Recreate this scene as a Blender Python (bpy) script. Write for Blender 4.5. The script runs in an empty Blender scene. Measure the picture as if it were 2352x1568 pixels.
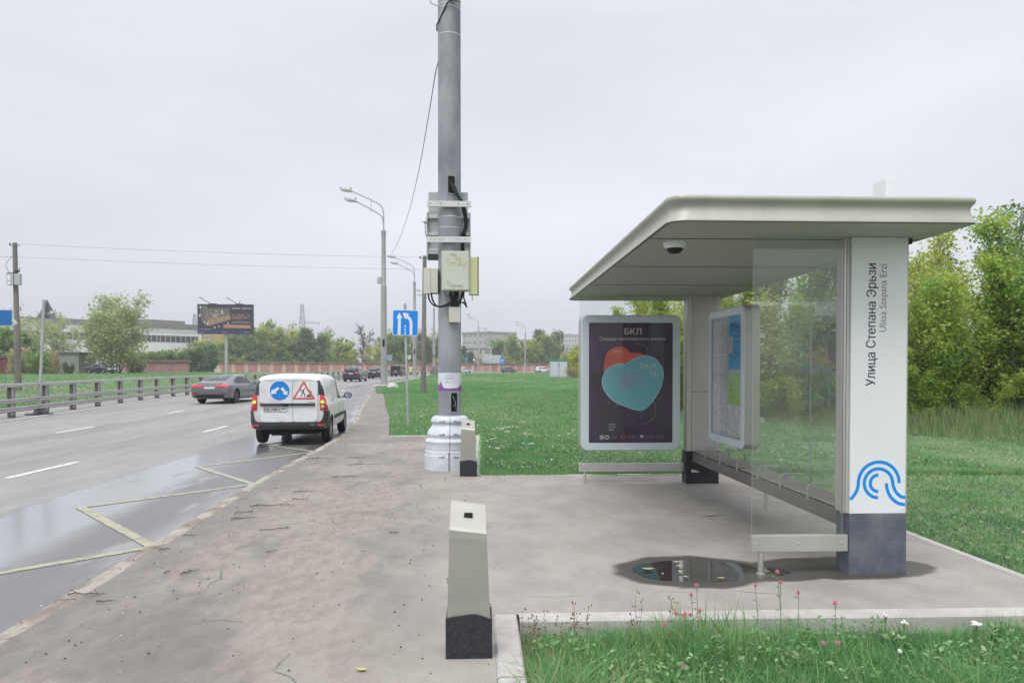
import bpy, bmesh, math, random
import numpy as np
from mathutils import Vector, Matrix
from mathutils.bvhtree import BVHTree
R = math.radians
random.seed(7); rng = np.random.default_rng(7)
S = bpy.context.scene; COL = S.collection
# ------------------------------------------------------------------ camera
YAW = math.atan(71/1700.0); PITCH = R(1.0); EYE = 1.6
cd = bpy.data.cameras.new('camera'); cam = bpy.data.objects.new('camera', cd); COL.objects.link(cam)
cam.location = (0, 0, EYE); cam.rotation_euler = (R(90)-PITCH, 0, -YAW)
cd.sensor_width = 36; cd.lens = 36*1700/2352.0
cd.shift_y = (848+1700*math.tan(PITCH)-784)/2352.0
cd.clip_start = .1; cd.clip_end = 4000
S.camera = cam
# ------------------------------------------------------------------ world, sun, exposure
W = bpy.data.worlds.new('World'); S.world = W; W.use_nodes = True
nt = W.node_tree; nt.nodes.clear()
def wn(t, **k):
    n = nt.nodes.new(t)
    for a, b in k.items(): setattr(n, a, b)
    return n
SUN_EL, SUN_AZ = R(58), R(205)
sky = wn('ShaderNodeTexSky', sky_type='NISHITA'); sky.sun_disc = False
sky.sun_elevation = SUN_EL; sky.sun_rotation = SUN_AZ; sky.dust_density = 4; sky.air_density = 1
bgs = wn('ShaderNodeBackground'); bgs.inputs[1].default_value = .05
hs = wn('ShaderNodeHueSaturation'); hs.inputs['Saturation'].default_value = .25
nt.links.new(sky.outputs[0], hs.inputs['Color']); nt.links.new(hs.outputs[0], bgs.inputs[0])
tc = wn('ShaderNodeTexCoord'); sx = wn('ShaderNodeSeparateXYZ'); nt.links.new(tc.outputs['Generated'], sx.inputs[0])
rp = wn('ShaderNodeValToRGB'); nt.links.new(sx.outputs['Z'], rp.inputs[0])
cr = rp.color_ramp
cr.elements[0].position = 0; cr.elements[0].color = (.545, .58, .64, 1)
cr.elements[1].position = 1; cr.elements[1].color = (1.55, 1.55, 1.57, 1)
for p, c in ((.12, (.57, .60, .66, 1)), (.3, (.595, .615, .665, 1)), (.42, (.60, .62, .67, 1)), (.6, (.95, .96, 1.0, 1))):
    e = cr.elements.new(p); e.color = c
nz = wn('ShaderNodeTexNoise'); nz.inputs['Scale'].default_value = 1.25; nz.inputs['Detail'].default_value = 5; nz.inputs['Roughness'].default_value = .5
mp = wn('ShaderNodeMapping'); mp.inputs['Scale'].default_value = (1, 1, 3.4)
nt.links.new(tc.outputs['Generated'], mp.inputs[0]); nt.links.new(mp.outputs[0], nz.inputs[0])
mr = wn('ShaderNodeMapRange'); mr.inputs[1].default_value = .3; mr.inputs[2].default_value = .7
mr.inputs[3].default_value = .82; mr.inputs[4].default_value = 1.15
nt.links.new(nz.outputs[0], mr.inputs[0])
mx = wn('ShaderNodeVectorMath', operation='SCALE'); nt.links.new(rp.outputs[0], mx.inputs[0]); nt.links.new(mr.outputs[0], mx.inputs['Scale'])
bgc = wn('ShaderNodeBackground'); bgc.inputs[1].default_value = 1.0; nt.links.new(mx.outputs[0], bgc.inputs[0])
ad = wn('ShaderNodeAddShader'); nt.links.new(bgs.outputs[0], ad.inputs[0]); nt.links.new(bgc.outputs[0], ad.inputs[1])
wo = wn('ShaderNodeOutputWorld'); nt.links.new(ad.outputs[0], wo.inputs[0])
sl = bpy.data.lights.new('sun', 'SUN'); sl.energy = 1.3; sl.angle = R(30); sl.color = (1, .97, .93)
so = bpy.data.objects.new('sun', sl); COL.objects.link(so); so.location = (0, 0, 50)
sd = Vector((math.sin(SUN_AZ)*math.cos(SUN_EL), math.cos(SUN_AZ)*math.cos(SUN_EL), math.sin(SUN_EL)))
so.rotation_euler = sd.to_track_quat('Z', 'Y').to_euler()
S.view_settings.view_transform = 'Standard'; S.view_settings.look = 'None'; S.view_settings.gamma = 1
S.view_settings.use_curve_mapping = False; S.view_settings.exposure = 0.12
S.cycles.max_bounces = 7; S.cycles.transparent_max_bounces = 12; S.cycles.diffuse_bounces = 3; S.cycles.glossy_bounces = 3
S.cycles.caustics_reflective = False; S.cycles.caustics_refractive = False

# ------------------------------------------------------------------ materials
MATS = {}
def M(name, col, rough=.6, metal=0., var=.0, sc=4., bump=0., bsc=60., col2=None, lo=.35, hi=.65, coat=0., emit=0., stretch=(1, 1, 1), spec=.5, rvar=0.):
    if name in MATS: return MATS[name]
    m = bpy.data.materials.new(name); m.use_nodes = True; t = m.node_tree; L = t.links
    b = t.nodes['Principled BSDF']; MATS[name] = m
    b.inputs['Roughness'].default_value = rough; b.inputs['Metallic'].default_value = metal
    b.inputs['Specular IOR Level'].default_value = spec
    b.inputs['Coat Weight'].default_value = coat; b.inputs['Coat Roughness'].default_value = .06
    b.inputs['Base Color'].default_value = (*col, 1)
    if emit:
        b.inputs['Emission Color'].default_value = (*col, 1); b.inputs['Emission Strength'].default_value = emit
    if var or col2 or bump or rvar:
        tcn = t.nodes.new('ShaderNodeTexCoord'); mpn = t.nodes.new('ShaderNodeMapping'); mpn.inputs['Scale'].default_value = stretch
        L.new(tcn.outputs['Object'], mpn.inputs[0])
        n = t.nodes.new('ShaderNodeTexNoise'); n.inputs['Scale'].default_value = sc; n.inputs['Detail'].default_value = 8; n.inputs['Roughness'].default_value = .62
        L.new(mpn.outputs[0], n.inputs[0])
        r = t.nodes.new('ShaderNodeValToRGB'); r.color_ramp.elements[0].position = lo; r.color_ramp.elements[1].position = hi
        c2 = col2 if col2 else tuple(c*(1+var) for c in col); c1 = col if col2 else tuple(c*(1-var) for c in col)
        r.color_ramp.elements[0].color = (*c1, 1); r.color_ramp.elements[1].color = (*c2, 1)
        L.new(n.outputs[0], r.inputs[0])
        if var or col2: L.new(r.outputs[0], b.inputs['Base Color'])
        if rvar:
            q = t.nodes.new('ShaderNodeMapRange'); q.inputs[3].default_value = rough-rvar; q.inputs[4].default_value = rough+rvar
            q.inputs[1].default_value = .3; q.inputs[2].default_value = .7
            L.new(n.outputs[0], q.inputs[0]); L.new(q.outputs[0], b.inputs['Roughness'])
        if bump:
            n2 = t.nodes.new('ShaderNodeTexNoise'); n2.inputs['Scale'].default_value = bsc; n2.inputs['Detail'].default_value = 6
            L.new(mpn.outputs[0], n2.inputs[0])
            bp = t.nodes.new('ShaderNodeBump'); bp.inputs['Strength'].default_value = bump; bp.inputs['Distance'].default_value = .02
            L.new(n2.outputs[0], bp.inputs['Height']); L.new(bp.outputs[0], b.inputs['Normal'])
    return m
def glassmat(name, tint=(.93, .965, .95), refl=1.0, haze=.05):
    m = bpy.data.materials.new(name); m.use_nodes = True; t = m.node_tree; t.nodes.clear(); L = t.links
    o = t.nodes.new('ShaderNodeOutputMaterial'); tr = t.nodes.new('ShaderNodeBsdfTransparent'); tr.inputs[0].default_value = (*tint, 1)
    gl = t.nodes.new('ShaderNodeBsdfGlossy'); gl.inputs['Roughness'].default_value = .01; gl.inputs[0].default_value = (1, 1, 1, 1)
    df = t.nodes.new('ShaderNodeBsdfDiffuse'); df.inputs[0].default_value = (.72, .72, .71, 1)
    lw_ = t.nodes.new('ShaderNodeLayerWeight'); lw_.inputs[0].default_value = .5
    pw = t.nodes.new('ShaderNodeMath'); pw.operation = 'POWER'; pw.inputs[1].default_value = 4.5; L.new(lw_.outputs['Facing'], pw.inputs[0])
    ml = t.nodes.new('ShaderNodeMath'); ml.operation = 'MULTIPLY_ADD'; ml.inputs[1].default_value = .8*refl; ml.inputs[2].default_value = .035*refl; L.new(pw.outputs[0], ml.inputs[0])
    m1 = t.nodes.new('ShaderNodeMixShader'); m2 = t.nodes.new('ShaderNodeMixShader')
    n = t.nodes.new('ShaderNodeTexNoise'); n.inputs['Scale'].default_value = 2.2; n.inputs['Detail'].default_value = 7
    tcn = t.nodes.new('ShaderNodeTexCoord'); L.new(tcn.outputs['Object'], n.inputs[0])
    q = t.nodes.new('ShaderNodeMapRange'); q.inputs[1].default_value = .3; q.inputs[2].default_value = .75; q.inputs[3].default_value = haze*.4; q.inputs[4].default_value = haze*1.7
    L.new(n.outputs[0], q.inputs[0]); L.new(q.outputs[0], m1.inputs[0])
    L.new(tr.outputs[0], m1.inputs[1]); L.new(df.outputs[0], m1.inputs[2])
    L.new(ml.outputs[0], m2.inputs[0]); L.new(m1.outputs[0], m2.inputs[1]); L.new(gl.outputs[0], m2.inputs[2]); L.new(m2.outputs[0], o.inputs[0])
    return m
def leafmat(name, stops, trans=.35, rough=.55):
    m = bpy.data.materials.new(name); m.use_nodes = True; t = m.node_tree; t.nodes.clear(); L = t.links
    o = t.nodes.new('ShaderNodeOutputMaterial'); at = t.nodes.new('ShaderNodeAttribute'); at.attribute_name = 'tint'
    r = t.nodes.new('ShaderNodeValToRGB'); L.new(at.outputs['Fac'], r.inputs[0])
    while len(r.color_ramp.elements) < len(stops): r.color_ramp.elements.new(.5)
    for e, (p, c) in zip(r.color_ramp.elements, stops): e.position = p; e.color = (*c, 1)
    d = t.nodes.new('ShaderNodeBsdfPrincipled'); d.inputs['Roughness'].default_value = rough; d.inputs['Specular IOR Level'].default_value = .35
    tr = t.nodes.new('ShaderNodeBsdfTranslucent'); L.new(r.outputs[0], d.inputs['Base Color']); L.new(r.outputs[0], tr.inputs[0])
    x = t.nodes.new('ShaderNodeMixShader'); x.inputs[0].default_value = trans; L.new(d.outputs[0], x.inputs[1]); L.new(tr.outputs[0], x.inputs[2]); L.new(x.outputs[0], o.inputs[0])
    return m
# ------------------------------------------------------------------ object helpers
def tag(o, label=None, cat=None, group=None, kind=None):
    if label: o['label'] = label
    if cat: o['category'] = cat
    if group: o['group'] = group
    if kind: o['kind'] = kind
    return o
def thing(name, loc, label, cat, group=None, rz=0):
    o = bpy.data.objects.new(name, None); COL.objects.link(o); o.location = loc; o.rotation_euler = (0, 0, rz); o.empty_display_size = .2
    return tag(o, label, cat, group)
def copy_tree(o, parent=None):
    c = o.copy(); COL.objects.link(c); c.parent = parent
    for ch in [q for q in bpy.data.objects if q.parent == o]: copy_tree(ch, c)
    return c
class MB:
    def __init__(s): s.v = []; s.f = []; s.m = []; s.mats = []
    def mi(s, mat):
        if mat not in s.mats: s.mats.append(mat)
        return s.mats.index(mat)
    def add(s, vs, fs, mat, T=None):
        b = len(s.v); k = s.mi(mat)
        for p in vs:
            p = Vector(p)
            if T is not None: p = T @ p
            s.v.append(tuple(p))
        for f in fs: s.f.append(tuple(b+i for i in f)); s.m.append(k)
        return s
    def box(s, x0, y0, z0, x1, y1, z1, mat, bev=0., T=None):
        if bev <= 0 or min(x1-x0, y1-y0, z1-z0) <= 2.1*bev:
            vs = [(x, y, z) for z in (z0, z1) for y in (y0, y1) for x in (x0, x1)]
            return s.add(vs, [(0, 2, 3, 1), (4, 5, 7, 6), (0, 1, 5, 4), (2, 6, 7, 3), (0, 4, 6, 2), (1, 3, 7, 5)], mat, T)
        bm = bmesh.new(); bmesh.ops.create_cube(bm, size=1)
        for v in bm.verts: v.co = Vector(((x0+x1)/2+v.co.x*(x1-x0), (y0+y1)/2+v.co.y*(y1-y0), (z0+z1)/2+v.co.z*(z1-z0)))
        bmesh.ops.bevel(bm, geom=list(bm.edges), offset=bev, segments=2, affect='EDGES', profile=.7)
        return s.bm(bm, mat, T)
    def bm(s, bm, mat, T=None):
        bm.verts.index_update(); s.add([v.co for v in bm.verts], [[v.index for v in f.verts] for f in bm.faces], mat, T); bm.free(); return s
    def tube(s, pts, r, mat, n=8, cap=True, T=None):
        pts = [Vector(p) for p in pts]; rs = r if isinstance(r, (list, tuple)) else [r]*len(pts)
        vs = []; fs = []; u = None
        for i, p in enumerate(pts):
            d = (pts[min(i+1, len(pts)-1)]-pts[max(i-1, 0)]); d = d.normalized() if d.length > 1e-9 else Vector((0, 0, 1))
            if u is None: u = d.orthogonal().normalized()
            u = (u-d*u.dot(d)); u = u.normalized() if u.length > 1e-6 else d.orthogonal().normalized()
            w = d.cross(u)
            for k in range(n):
                a = 2*math.pi*k/n; vs.append(p+(u*math.cos(a)+w*math.sin(a))*rs[i])
        for i in range(len(pts)-1):
            for k in range(n):
                a = i*n+k; b = i*n+(k+1) % n; fs.append((a, b, b+n, a+n))
        if cap: fs.append(tuple(range(n))[::-1]); fs.append(tuple((len(pts)-1)*n+k for k in range(n)))
        return s.add(vs, fs, mat, T)
    def lathe(s, prof, mat, n=32, T=None, a0=0, a1=2*math.pi, sx=1., sy=1.):
        full = abs(a1-a0-2*math.pi) < 1e-6; c = n if full else n+1; vs = []; fs = []
        for r, z in prof:
            for k in range(c):
                a = a0+(a1-a0)*k/n; vs.append((r*math.cos(a)*sx, r*math.sin(a)*sy, z))
        for i in range(len(prof)-1):
            for k in range(n):
                k2 = (k+1) % c; fs.append((i*c+k, i*c+k2, (i+1)*c+k2, (i+1)*c+k))
        if full:
            if prof[0][0] > 1e-4: fs.append(tuple(range(c))[::-1])
            if prof[-1][0] > 1e-4: fs.append(tuple((len(prof)-1)*c+k for k in range(c)))
        return s.add(vs, fs, mat, T)
    def prism(s, poly, d0, d1, mat, T=None):     # 2-D outline in the x-z plane pushed along y
        n = len(poly); vs = [(x, d0, z) for x, z in poly]+[(x, d1, z) for x, z in poly]
        fs = [tuple(range(n)), tuple(range(2*n-1, n-1, -1))]+[(i, i+n, (i+1) % n+n, (i+1) % n) for i in range(n)]
        return s.add(vs, fs, mat, T)
    def build(s, name, parent=None, smooth=None, loc=None):
        me = bpy.data.meshes.new(name); me.from_pydata(s.v, [], s.f)
        for m in s.mats: me.materials.append(m)
        me.polygons.foreach_set('material_index', s.m)
        bm = bmesh.new(); bm.from_mesh(me); bmesh.ops.recalc_face_normals(bm, faces=bm.faces); bm.to_mesh(me); bm.free()
        if smooth is not None:
            me.polygons.foreach_set('use_smooth', [True]*len(me.polygons)); me.set_sharp_from_angle(angle=R(smooth))
        me.update(); o = bpy.data.objects.new(name, me); COL.objects.link(o)
        if parent is not None: o.parent = parent
        if loc: o.location = loc
        return o
def rrect(x0, z0, x1, z1, r, n=5):
    out = []
    for cx, cz, a in ((x1-r, z1-r, 0), (x0+r, z1-r, 90), (x0+r, z0+r, 180), (x1-r, z0+r, 270)):
        for k in range(n+1):
            t = R(a+90*k/n); out.append((cx+r*math.cos(t), cz+r*math.sin(t)))
    return out
def frame_T(o, ux, uy):                           # maps (a, b, c) to o + a*ux + c*uy, b along the normal
    ux = Vector(ux).normalized(); uy = Vector(uy).normalized(); n = uy.cross(ux)
    T = Matrix((( ux.x, n.x, uy.x, o[0]), (ux.y, n.y, uy.y, o[1]), (ux.z, n.z, uy.z, o[2]), (0, 0, 0, 1)))
    return T
def text2d(body, offset=0., shear=0.):
    c = bpy.data.curves.new('lettering', 'FONT'); c.body = body; c.shear = shear; c.resolution_u = 3; c.fill_mode = 'NONE'
    o = bpy.data.objects.new('lettering', c); COL.objects.link(o); dg = bpy.context.evaluated_depsgraph_get()
    me = o.evaluated_get(dg).to_mesh(); P = [Vector((v.co.x, v.co.y)) for v in me.vertices]; E = [tuple(e.vertices) for e in me.edges]
    from mathutils.geometry import delaunay_2d_cdt
    nx = {}
    for a, b in E: nx.setdefault(a, []).append(b); nx.setdefault(b, []).append(a)
    seen = set(); segs = []
    for i in range(len(P)):                                  # walk every outline in its own direction
        if i in seen: continue
        lp = [i]; seen.add(i); cur = i+1 if i+1 in nx.get(i, []) else (nx[i][0] if i in nx else None)
        while cur is not None and cur not in seen: lp.append(cur); seen.add(cur); q = [k for k in nx[cur] if k not in seen]; cur = q[0] if q else None
        segs += [(lp[k], lp[(k+1) % len(lp)]) for k in range(len(lp))]
    V2, _, F2, _, _, _ = delaunay_2d_cdt(P, E, [], 0, 1e-6)
    A_s = np.array([tuple(P[a]) for a, b in segs]); B_s = np.array([tuple(P[b]) for a, b in segs]); vs = [(v.x, v.y, 0) for v in V2]; fs = []
    for f in F2:
        c_ = sum((V2[k] for k in f), Vector((0, 0)))/len(f); up = (A_s[:, 1] <= c_.y) & (B_s[:, 1] > c_.y); dn = (A_s[:, 1] > c_.y) & (B_s[:, 1] <= c_.y)
        cr_ = (B_s[:, 0]-A_s[:, 0])*(c_.y-A_s[:, 1])-(c_.x-A_s[:, 0])*(B_s[:, 1]-A_s[:, 1])
        if int((up & (cr_ > 0)).sum())-int((dn & (cr_ < 0)).sum()) != 0: fs.append(tuple(f))
    o.evaluated_get(dg).to_mesh_clear(); bpy.data.objects.remove(o); bpy.data.curves.remove(c)
    return vs, fs
def put_text(mb, body, x, z, h, mat, T=None, w=None, dep=-.002, align='l', offset=0., shear=0., _s=0):
    if offset > 0 and not _s:
        for i, q_ in enumerate((-1, 0, 1)): put_text(mb, body, x+q_*offset*h*1.6, z, h, mat, T, w, dep-.00025*i, align, 0, shear, 1)
        return
    """text in the x-z plane of T; h = capital height; w stretches to a width"""
    vs, fs = text2d(body, offset, shear)
    if not vs: return
    xs = [v[0] for v in vs]; x0, x1 = min(xs), max(xs); s = h/.70
    kx = (w/(x1-x0)) if w else s
    ox = {'l': 0, 'c': -(x1-x0)*kx/2, 'r': -(x1-x0)*kx}[align]
    mb.add([(x+ox+(v[0]-x0)*kx, dep, z+v[1]*s) for v in vs], fs, mat, T)
def strip2d(mb, pts, w, mat, T=None, dep=-.002, taper=None):
    P = [Vector((a, b)) for a, b in pts]; vs = []; fs = []
    for i, p in enumerate(P):
        d = (P[min(i+1, len(P)-1)]-P[max(i-1, 0)]); d = d.normalized(); n = Vector((-d.y, d.x))
        ww = w if taper is None else w*taper[i]
        a = p+n*ww/2; b = p-n*ww/2; vs += [(a.x, dep, a.y), (b.x, dep, b.y)]
    for i in range(len(P)-1): fs.append((2*i, 2*i+1, 2*i+3, 2*i+2))
    mb.add(vs, fs, mat, T)
def arc(cx, cz, r, a0, a1, n=24): return [(cx+r*math.cos(R(a0+(a1-a0)*k/n)), cz+r*math.sin(R(a0+(a1-a0)*k/n))) for k in range(n+1)]
def crom(pts, n=8):
    out = []; P = [pts[0]]+list(pts)+[pts[-1]]
    for i in range(1, len(P)-2):
        for k in range(n):
            t = k/n; out.append(tuple(.5*((2*b)+(-a+c)*t+(2*a-5*b+4*c-d)*t*t+(-a+3*b-3*c+d)*t**3) for a, b, c, d in zip(P[i-1], P[i], P[i+1], P[i+2])))
    out.append(tuple(pts[-1])); return out
def closed_crom(pts, n=8):
    out = []; N = len(pts)
    for i in range(N):
        a0, b0, c0, d0 = pts[i-1], pts[i], pts[(i+1) % N], pts[(i+2) % N]
        for k in range(n):
            t = k/n; out.append(tuple(.5*((2*b)+(-a+c)*t+(2*a-5*b+4*c-d)*t*t+(-a+3*b-3*c+d)*t**3) for a, b, c, d in zip(a0, b0, c0, d0)))
    return out
def npmesh(name, V, F, mat, tint=None, parent=None, smooth=False):
    """V (n,3), F list of index arrays grouped by size"""
    me = bpy.data.meshes.new(name); me.vertices.add(len(V)); me.vertices.foreach_set('co', np.asarray(V, np.float32).ravel())
    loops = np.concatenate([f.ravel() for f in F]); tot = np.concatenate([np.full(len(f), f.shape[1]) for f in F])
    me.loops.add(len(loops)); me.loops.foreach_set('vertex_index', loops.astype(np.int32))
    me.polygons.add(len(tot)); me.polygons.foreach_set('loop_start', np.concatenate([[0], np.cumsum(tot)[:-1]]).astype(np.int32))
    me.polygons.foreach_set('loop_total', tot.astype(np.int32))
    if smooth: me.polygons.foreach_set('use_smooth', np.ones(len(tot), bool))
    me.update(calc_edges=True)
    if tint is not None:
        a = me.attributes.new('tint', 'FLOAT', 'POINT'); a.data.foreach_set('value', np.asarray(tint, np.float32))
    me.materials.append(mat); o = bpy.data.objects.new(name, me); COL.objects.link(o)
    if parent is not None: o.parent = parent
    return o
# ------------------------------------------------------------------ terrain and road lines (metres, x right, y ahead)
def TZ(y): return .0043*min(max(0., y-15), 240)
RAIL = [(-40, -15.9), (20, -15.95), (25.5, -16.1), (30, -16.6), (35, -17.2), (40, -17.9), (45, -18.2), (60, -18.8), (80, -18.5), (95, -17.8), (120, -16.6), (150, -16.2), (172, -14), (188, -8), (198, 2), (205, 16), (210, 40), (216, 90), (226, 260)]
REDGE = [(-40, -2.9), (4.6, -2.93), (7.2, -3.05), (11, -3.25), (15, -3.32), (18.6, -3.42), (22, -3.78), (30.4, -4.95), (45, -6.7), (57, -8.5), (64, -9.1), (85, -8.9), (119, -9.2), (140, -8.6), (158, -7), (170, -3), (180, 6), (187, 18), (193, 40), (200, 90), (210, 260)]
def li(tab, y): return float(np.interp(y, [a for a, b in tab], [b for a, b in tab]))
def rail_x(y): return li(RAIL, y)
def edge_x(y): return li(REDGE, y)
SW = [(17.6, -2.17), (24, -2.95), (31.9, -4.1), (45, -5.9), (54.4, -7.15), (60, -8.2)]   # right edge of the narrow pavement
def bank(x, y):
    d = (rail_x(y)-x-3)/14; d = min(max(d, 0), 1); return .56*d*d*(3-2*d)*min(max((200-y)/60, 0), 1)
def resamp(tab, ys): return [(li(tab, y), y) for y in ys]
YS = sorted(set([round(v, 2) for v in list(np.arange(-40, 4, 4.))+list(np.arange(3, 30, .75))+list(np.arange(30, 80, 2.5))+list(np.arange(80, 165, 4.))+list(np.arange(165, 226, 1.5))]))
def strip(name, L, Rt, zf, mat, cols=2, attr=None, kind='structure', label=None):
    """surface between two lists of (x, y)"""
    vs = []; at = []; fs = []
    for (a, b) in zip(L, Rt):
        w = math.hypot(b[0]-a[0], b[1]-a[1])
        for k in range(cols+1):
            t = k/cols; x = a[0]+(b[0]-a[0])*t; y = a[1]+(b[1]-a[1])*t
            vs.append((x, y, zf(x, y))); at.append(w*(1-t))
    c = cols+1
    for i in range(len(L)-1):
        for k in range(cols): fs.append((i*c+k, i*c+k+1, (i+1)*c+k+1, (i+1)*c+k))
    me = bpy.data.meshes.new(name); me.from_pydata(vs, [], fs); me.materials.append(mat)
    a = me.attributes.new('edge', 'FLOAT', 'POINT'); a.data.foreach_set('value', at)
    me.polygons.foreach_set('use_smooth', [True]*len(fs)); me.update()
    o = bpy.data.objects.new(name, me); COL.objects.link(o); o['kind'] = kind
    return o
# ------------------------------------------------------------------ ground materials
def ground_mat(name, builder):
    m = bpy.data.materials.new(name); m.use_nodes = True; t = m.node_tree; b = t.nodes['Principled BSDF']
    def nd(k, **a):
        n = t.nodes.new(k)
        for q, v in a.items():
            if q.startswith('i_'): n.inputs[int(q[2:])].default_value = v
            else: setattr(n, q, v)
        return n
    def noise(scale, stretch=(1, 1, 1), detail=6, rough=.6, rot=0.):
        g = nd('ShaderNodeNewGeometry'); mp_ = nd('ShaderNodeMapping'); mp_.inputs['Scale'].default_value = stretch; mp_.inputs['Rotation'].default_value = (0, 0, rot)
        t.links.new(g.outputs['Position'], mp_.inputs[0]); n = nd('ShaderNodeTexNoise'); n.inputs['Scale'].default_value = scale
        n.inputs['Detail'].default_value = detail; n.inputs['Roughness'].default_value = rough; t.links.new(mp_.outputs[0], n.inputs[0]); return n.outputs[0]
    def ramp(v, lo, hi, a=0., c=1.):
        q = nd('ShaderNodeMapRange', i_1=lo, i_2=hi, i_3=a, i_4=c); q.interpolation_type = 'SMOOTHSTEP'; t.links.new(v, q.inputs[0]); return q.outputs[0]
    def math_(op, a, c):
        q = nd('ShaderNodeMath', operation=op)
        for i, v in enumerate((a, c)):
            if isinstance(v, (int, float)): q.inputs[i].default_value = v
            else: t.links.new(v, q.inputs[i])
        return q.outputs[0]
    def mix(f, a, c):
        q = nd('ShaderNodeMix', data_type='RGBA')
        if isinstance(f, (int, float)): q.inputs[0].default_value = f
        else: t.links.new(f, q.inputs[0])
        for i, v in ((6, a), (7, c)):
            if isinstance(v, tuple): q.inputs[i].default_value = (*v, 1)
            else: t.links.new(v, q.inputs[i])
        return q.outputs[2]
    def bump(v, s, d=.01):
        q = nd('ShaderNodeBump'); q.inputs['Strength'].default_value = s if isinstance(s, float) else 1; q.inputs['Distance'].default_value = d
        if not isinstance(s, float): t.links.new(s, q.inputs['Strength'])
        t.links.new(v, q.inputs['Height']); return q.outputs[0]
    builder(b, t, nd, noise, ramp, math_, mix, bump)
    return m
def _road(b, t, nd, noise, ramp, m, mix, bump):
    e = nd('ShaderNodeAttribute', attribute_name='edge').outputs['Fac']
    nb = noise(.55, (1, .45, 1), 5, .6); nf = noise(170, detail=3); nm = noise(3, (1, .25, 1), 7, .65)
    ed = m('ADD', e, m('MULTIPLY', m('SUBTRACT', nb, .5), .9))
    wet = ramp(ed, 2.35, 2.6, 1., 0.)                                  # damp band along the right kerb
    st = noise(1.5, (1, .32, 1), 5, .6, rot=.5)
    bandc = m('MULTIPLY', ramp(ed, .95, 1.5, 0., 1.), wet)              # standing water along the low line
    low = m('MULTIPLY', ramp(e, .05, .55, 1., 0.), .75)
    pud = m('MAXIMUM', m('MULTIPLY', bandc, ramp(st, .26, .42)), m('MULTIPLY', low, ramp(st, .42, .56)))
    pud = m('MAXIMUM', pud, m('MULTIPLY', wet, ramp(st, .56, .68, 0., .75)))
    g = nd('ShaderNodeNewGeometry'); sp = nd('ShaderNodeSeparateXYZ'); t.links.new(g.outputs['Position'], sp.inputs[0])
    dry1 = mix(ramp(nm, .3, .7), (.215, .205, .208), (.285, .272, .275)); dry = mix(ramp(nf, .45, .64, 0., .7), dry1, (.37, .36, .355)); dry = mix(ramp(nf, .3, .42, .4, 0.), dry, (.09, .085, .085)); dry = mix(ramp(noise(.35, (1.6, .08, 1), 6, .6), .48, .62, 0., .45), dry, (.17, .16, .162))
    damp = mix(ramp(nf, .4, .65), (.135, .13, .134), (.20, .192, .194))
    c = mix(wet, dry, damp); c = mix(m('MULTIPLY', pud, .8), c, (.21, .21, .22)); t.links.new(c, b.inputs['Base Color'])  # puddle base paled: brighter sky reflection put into the colour
    r = m('ADD', m('MULTIPLY', wet, -.42), .82); r = m('ADD', r, m('MULTIPLY', pud, -.36)); r = m('MAXIMUM', r, .2); t.links.new(r, b.inputs['Roughness'])
    bs = m('SUBTRACT', .32, m('MULTIPLY', pud, .30)); t.links.new(bump(nf, bs, .01), b.inputs['Normal'])
    b.inputs['Specular IOR Level'].default_value = .55
    t.links.new(m('MULTIPLY', pud, .9), b.inputs['Coat Weight']); b.inputs['Coat Roughness'].default_value = .14; b.inputs['Coat IOR'].default_value = 2.0
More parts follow.
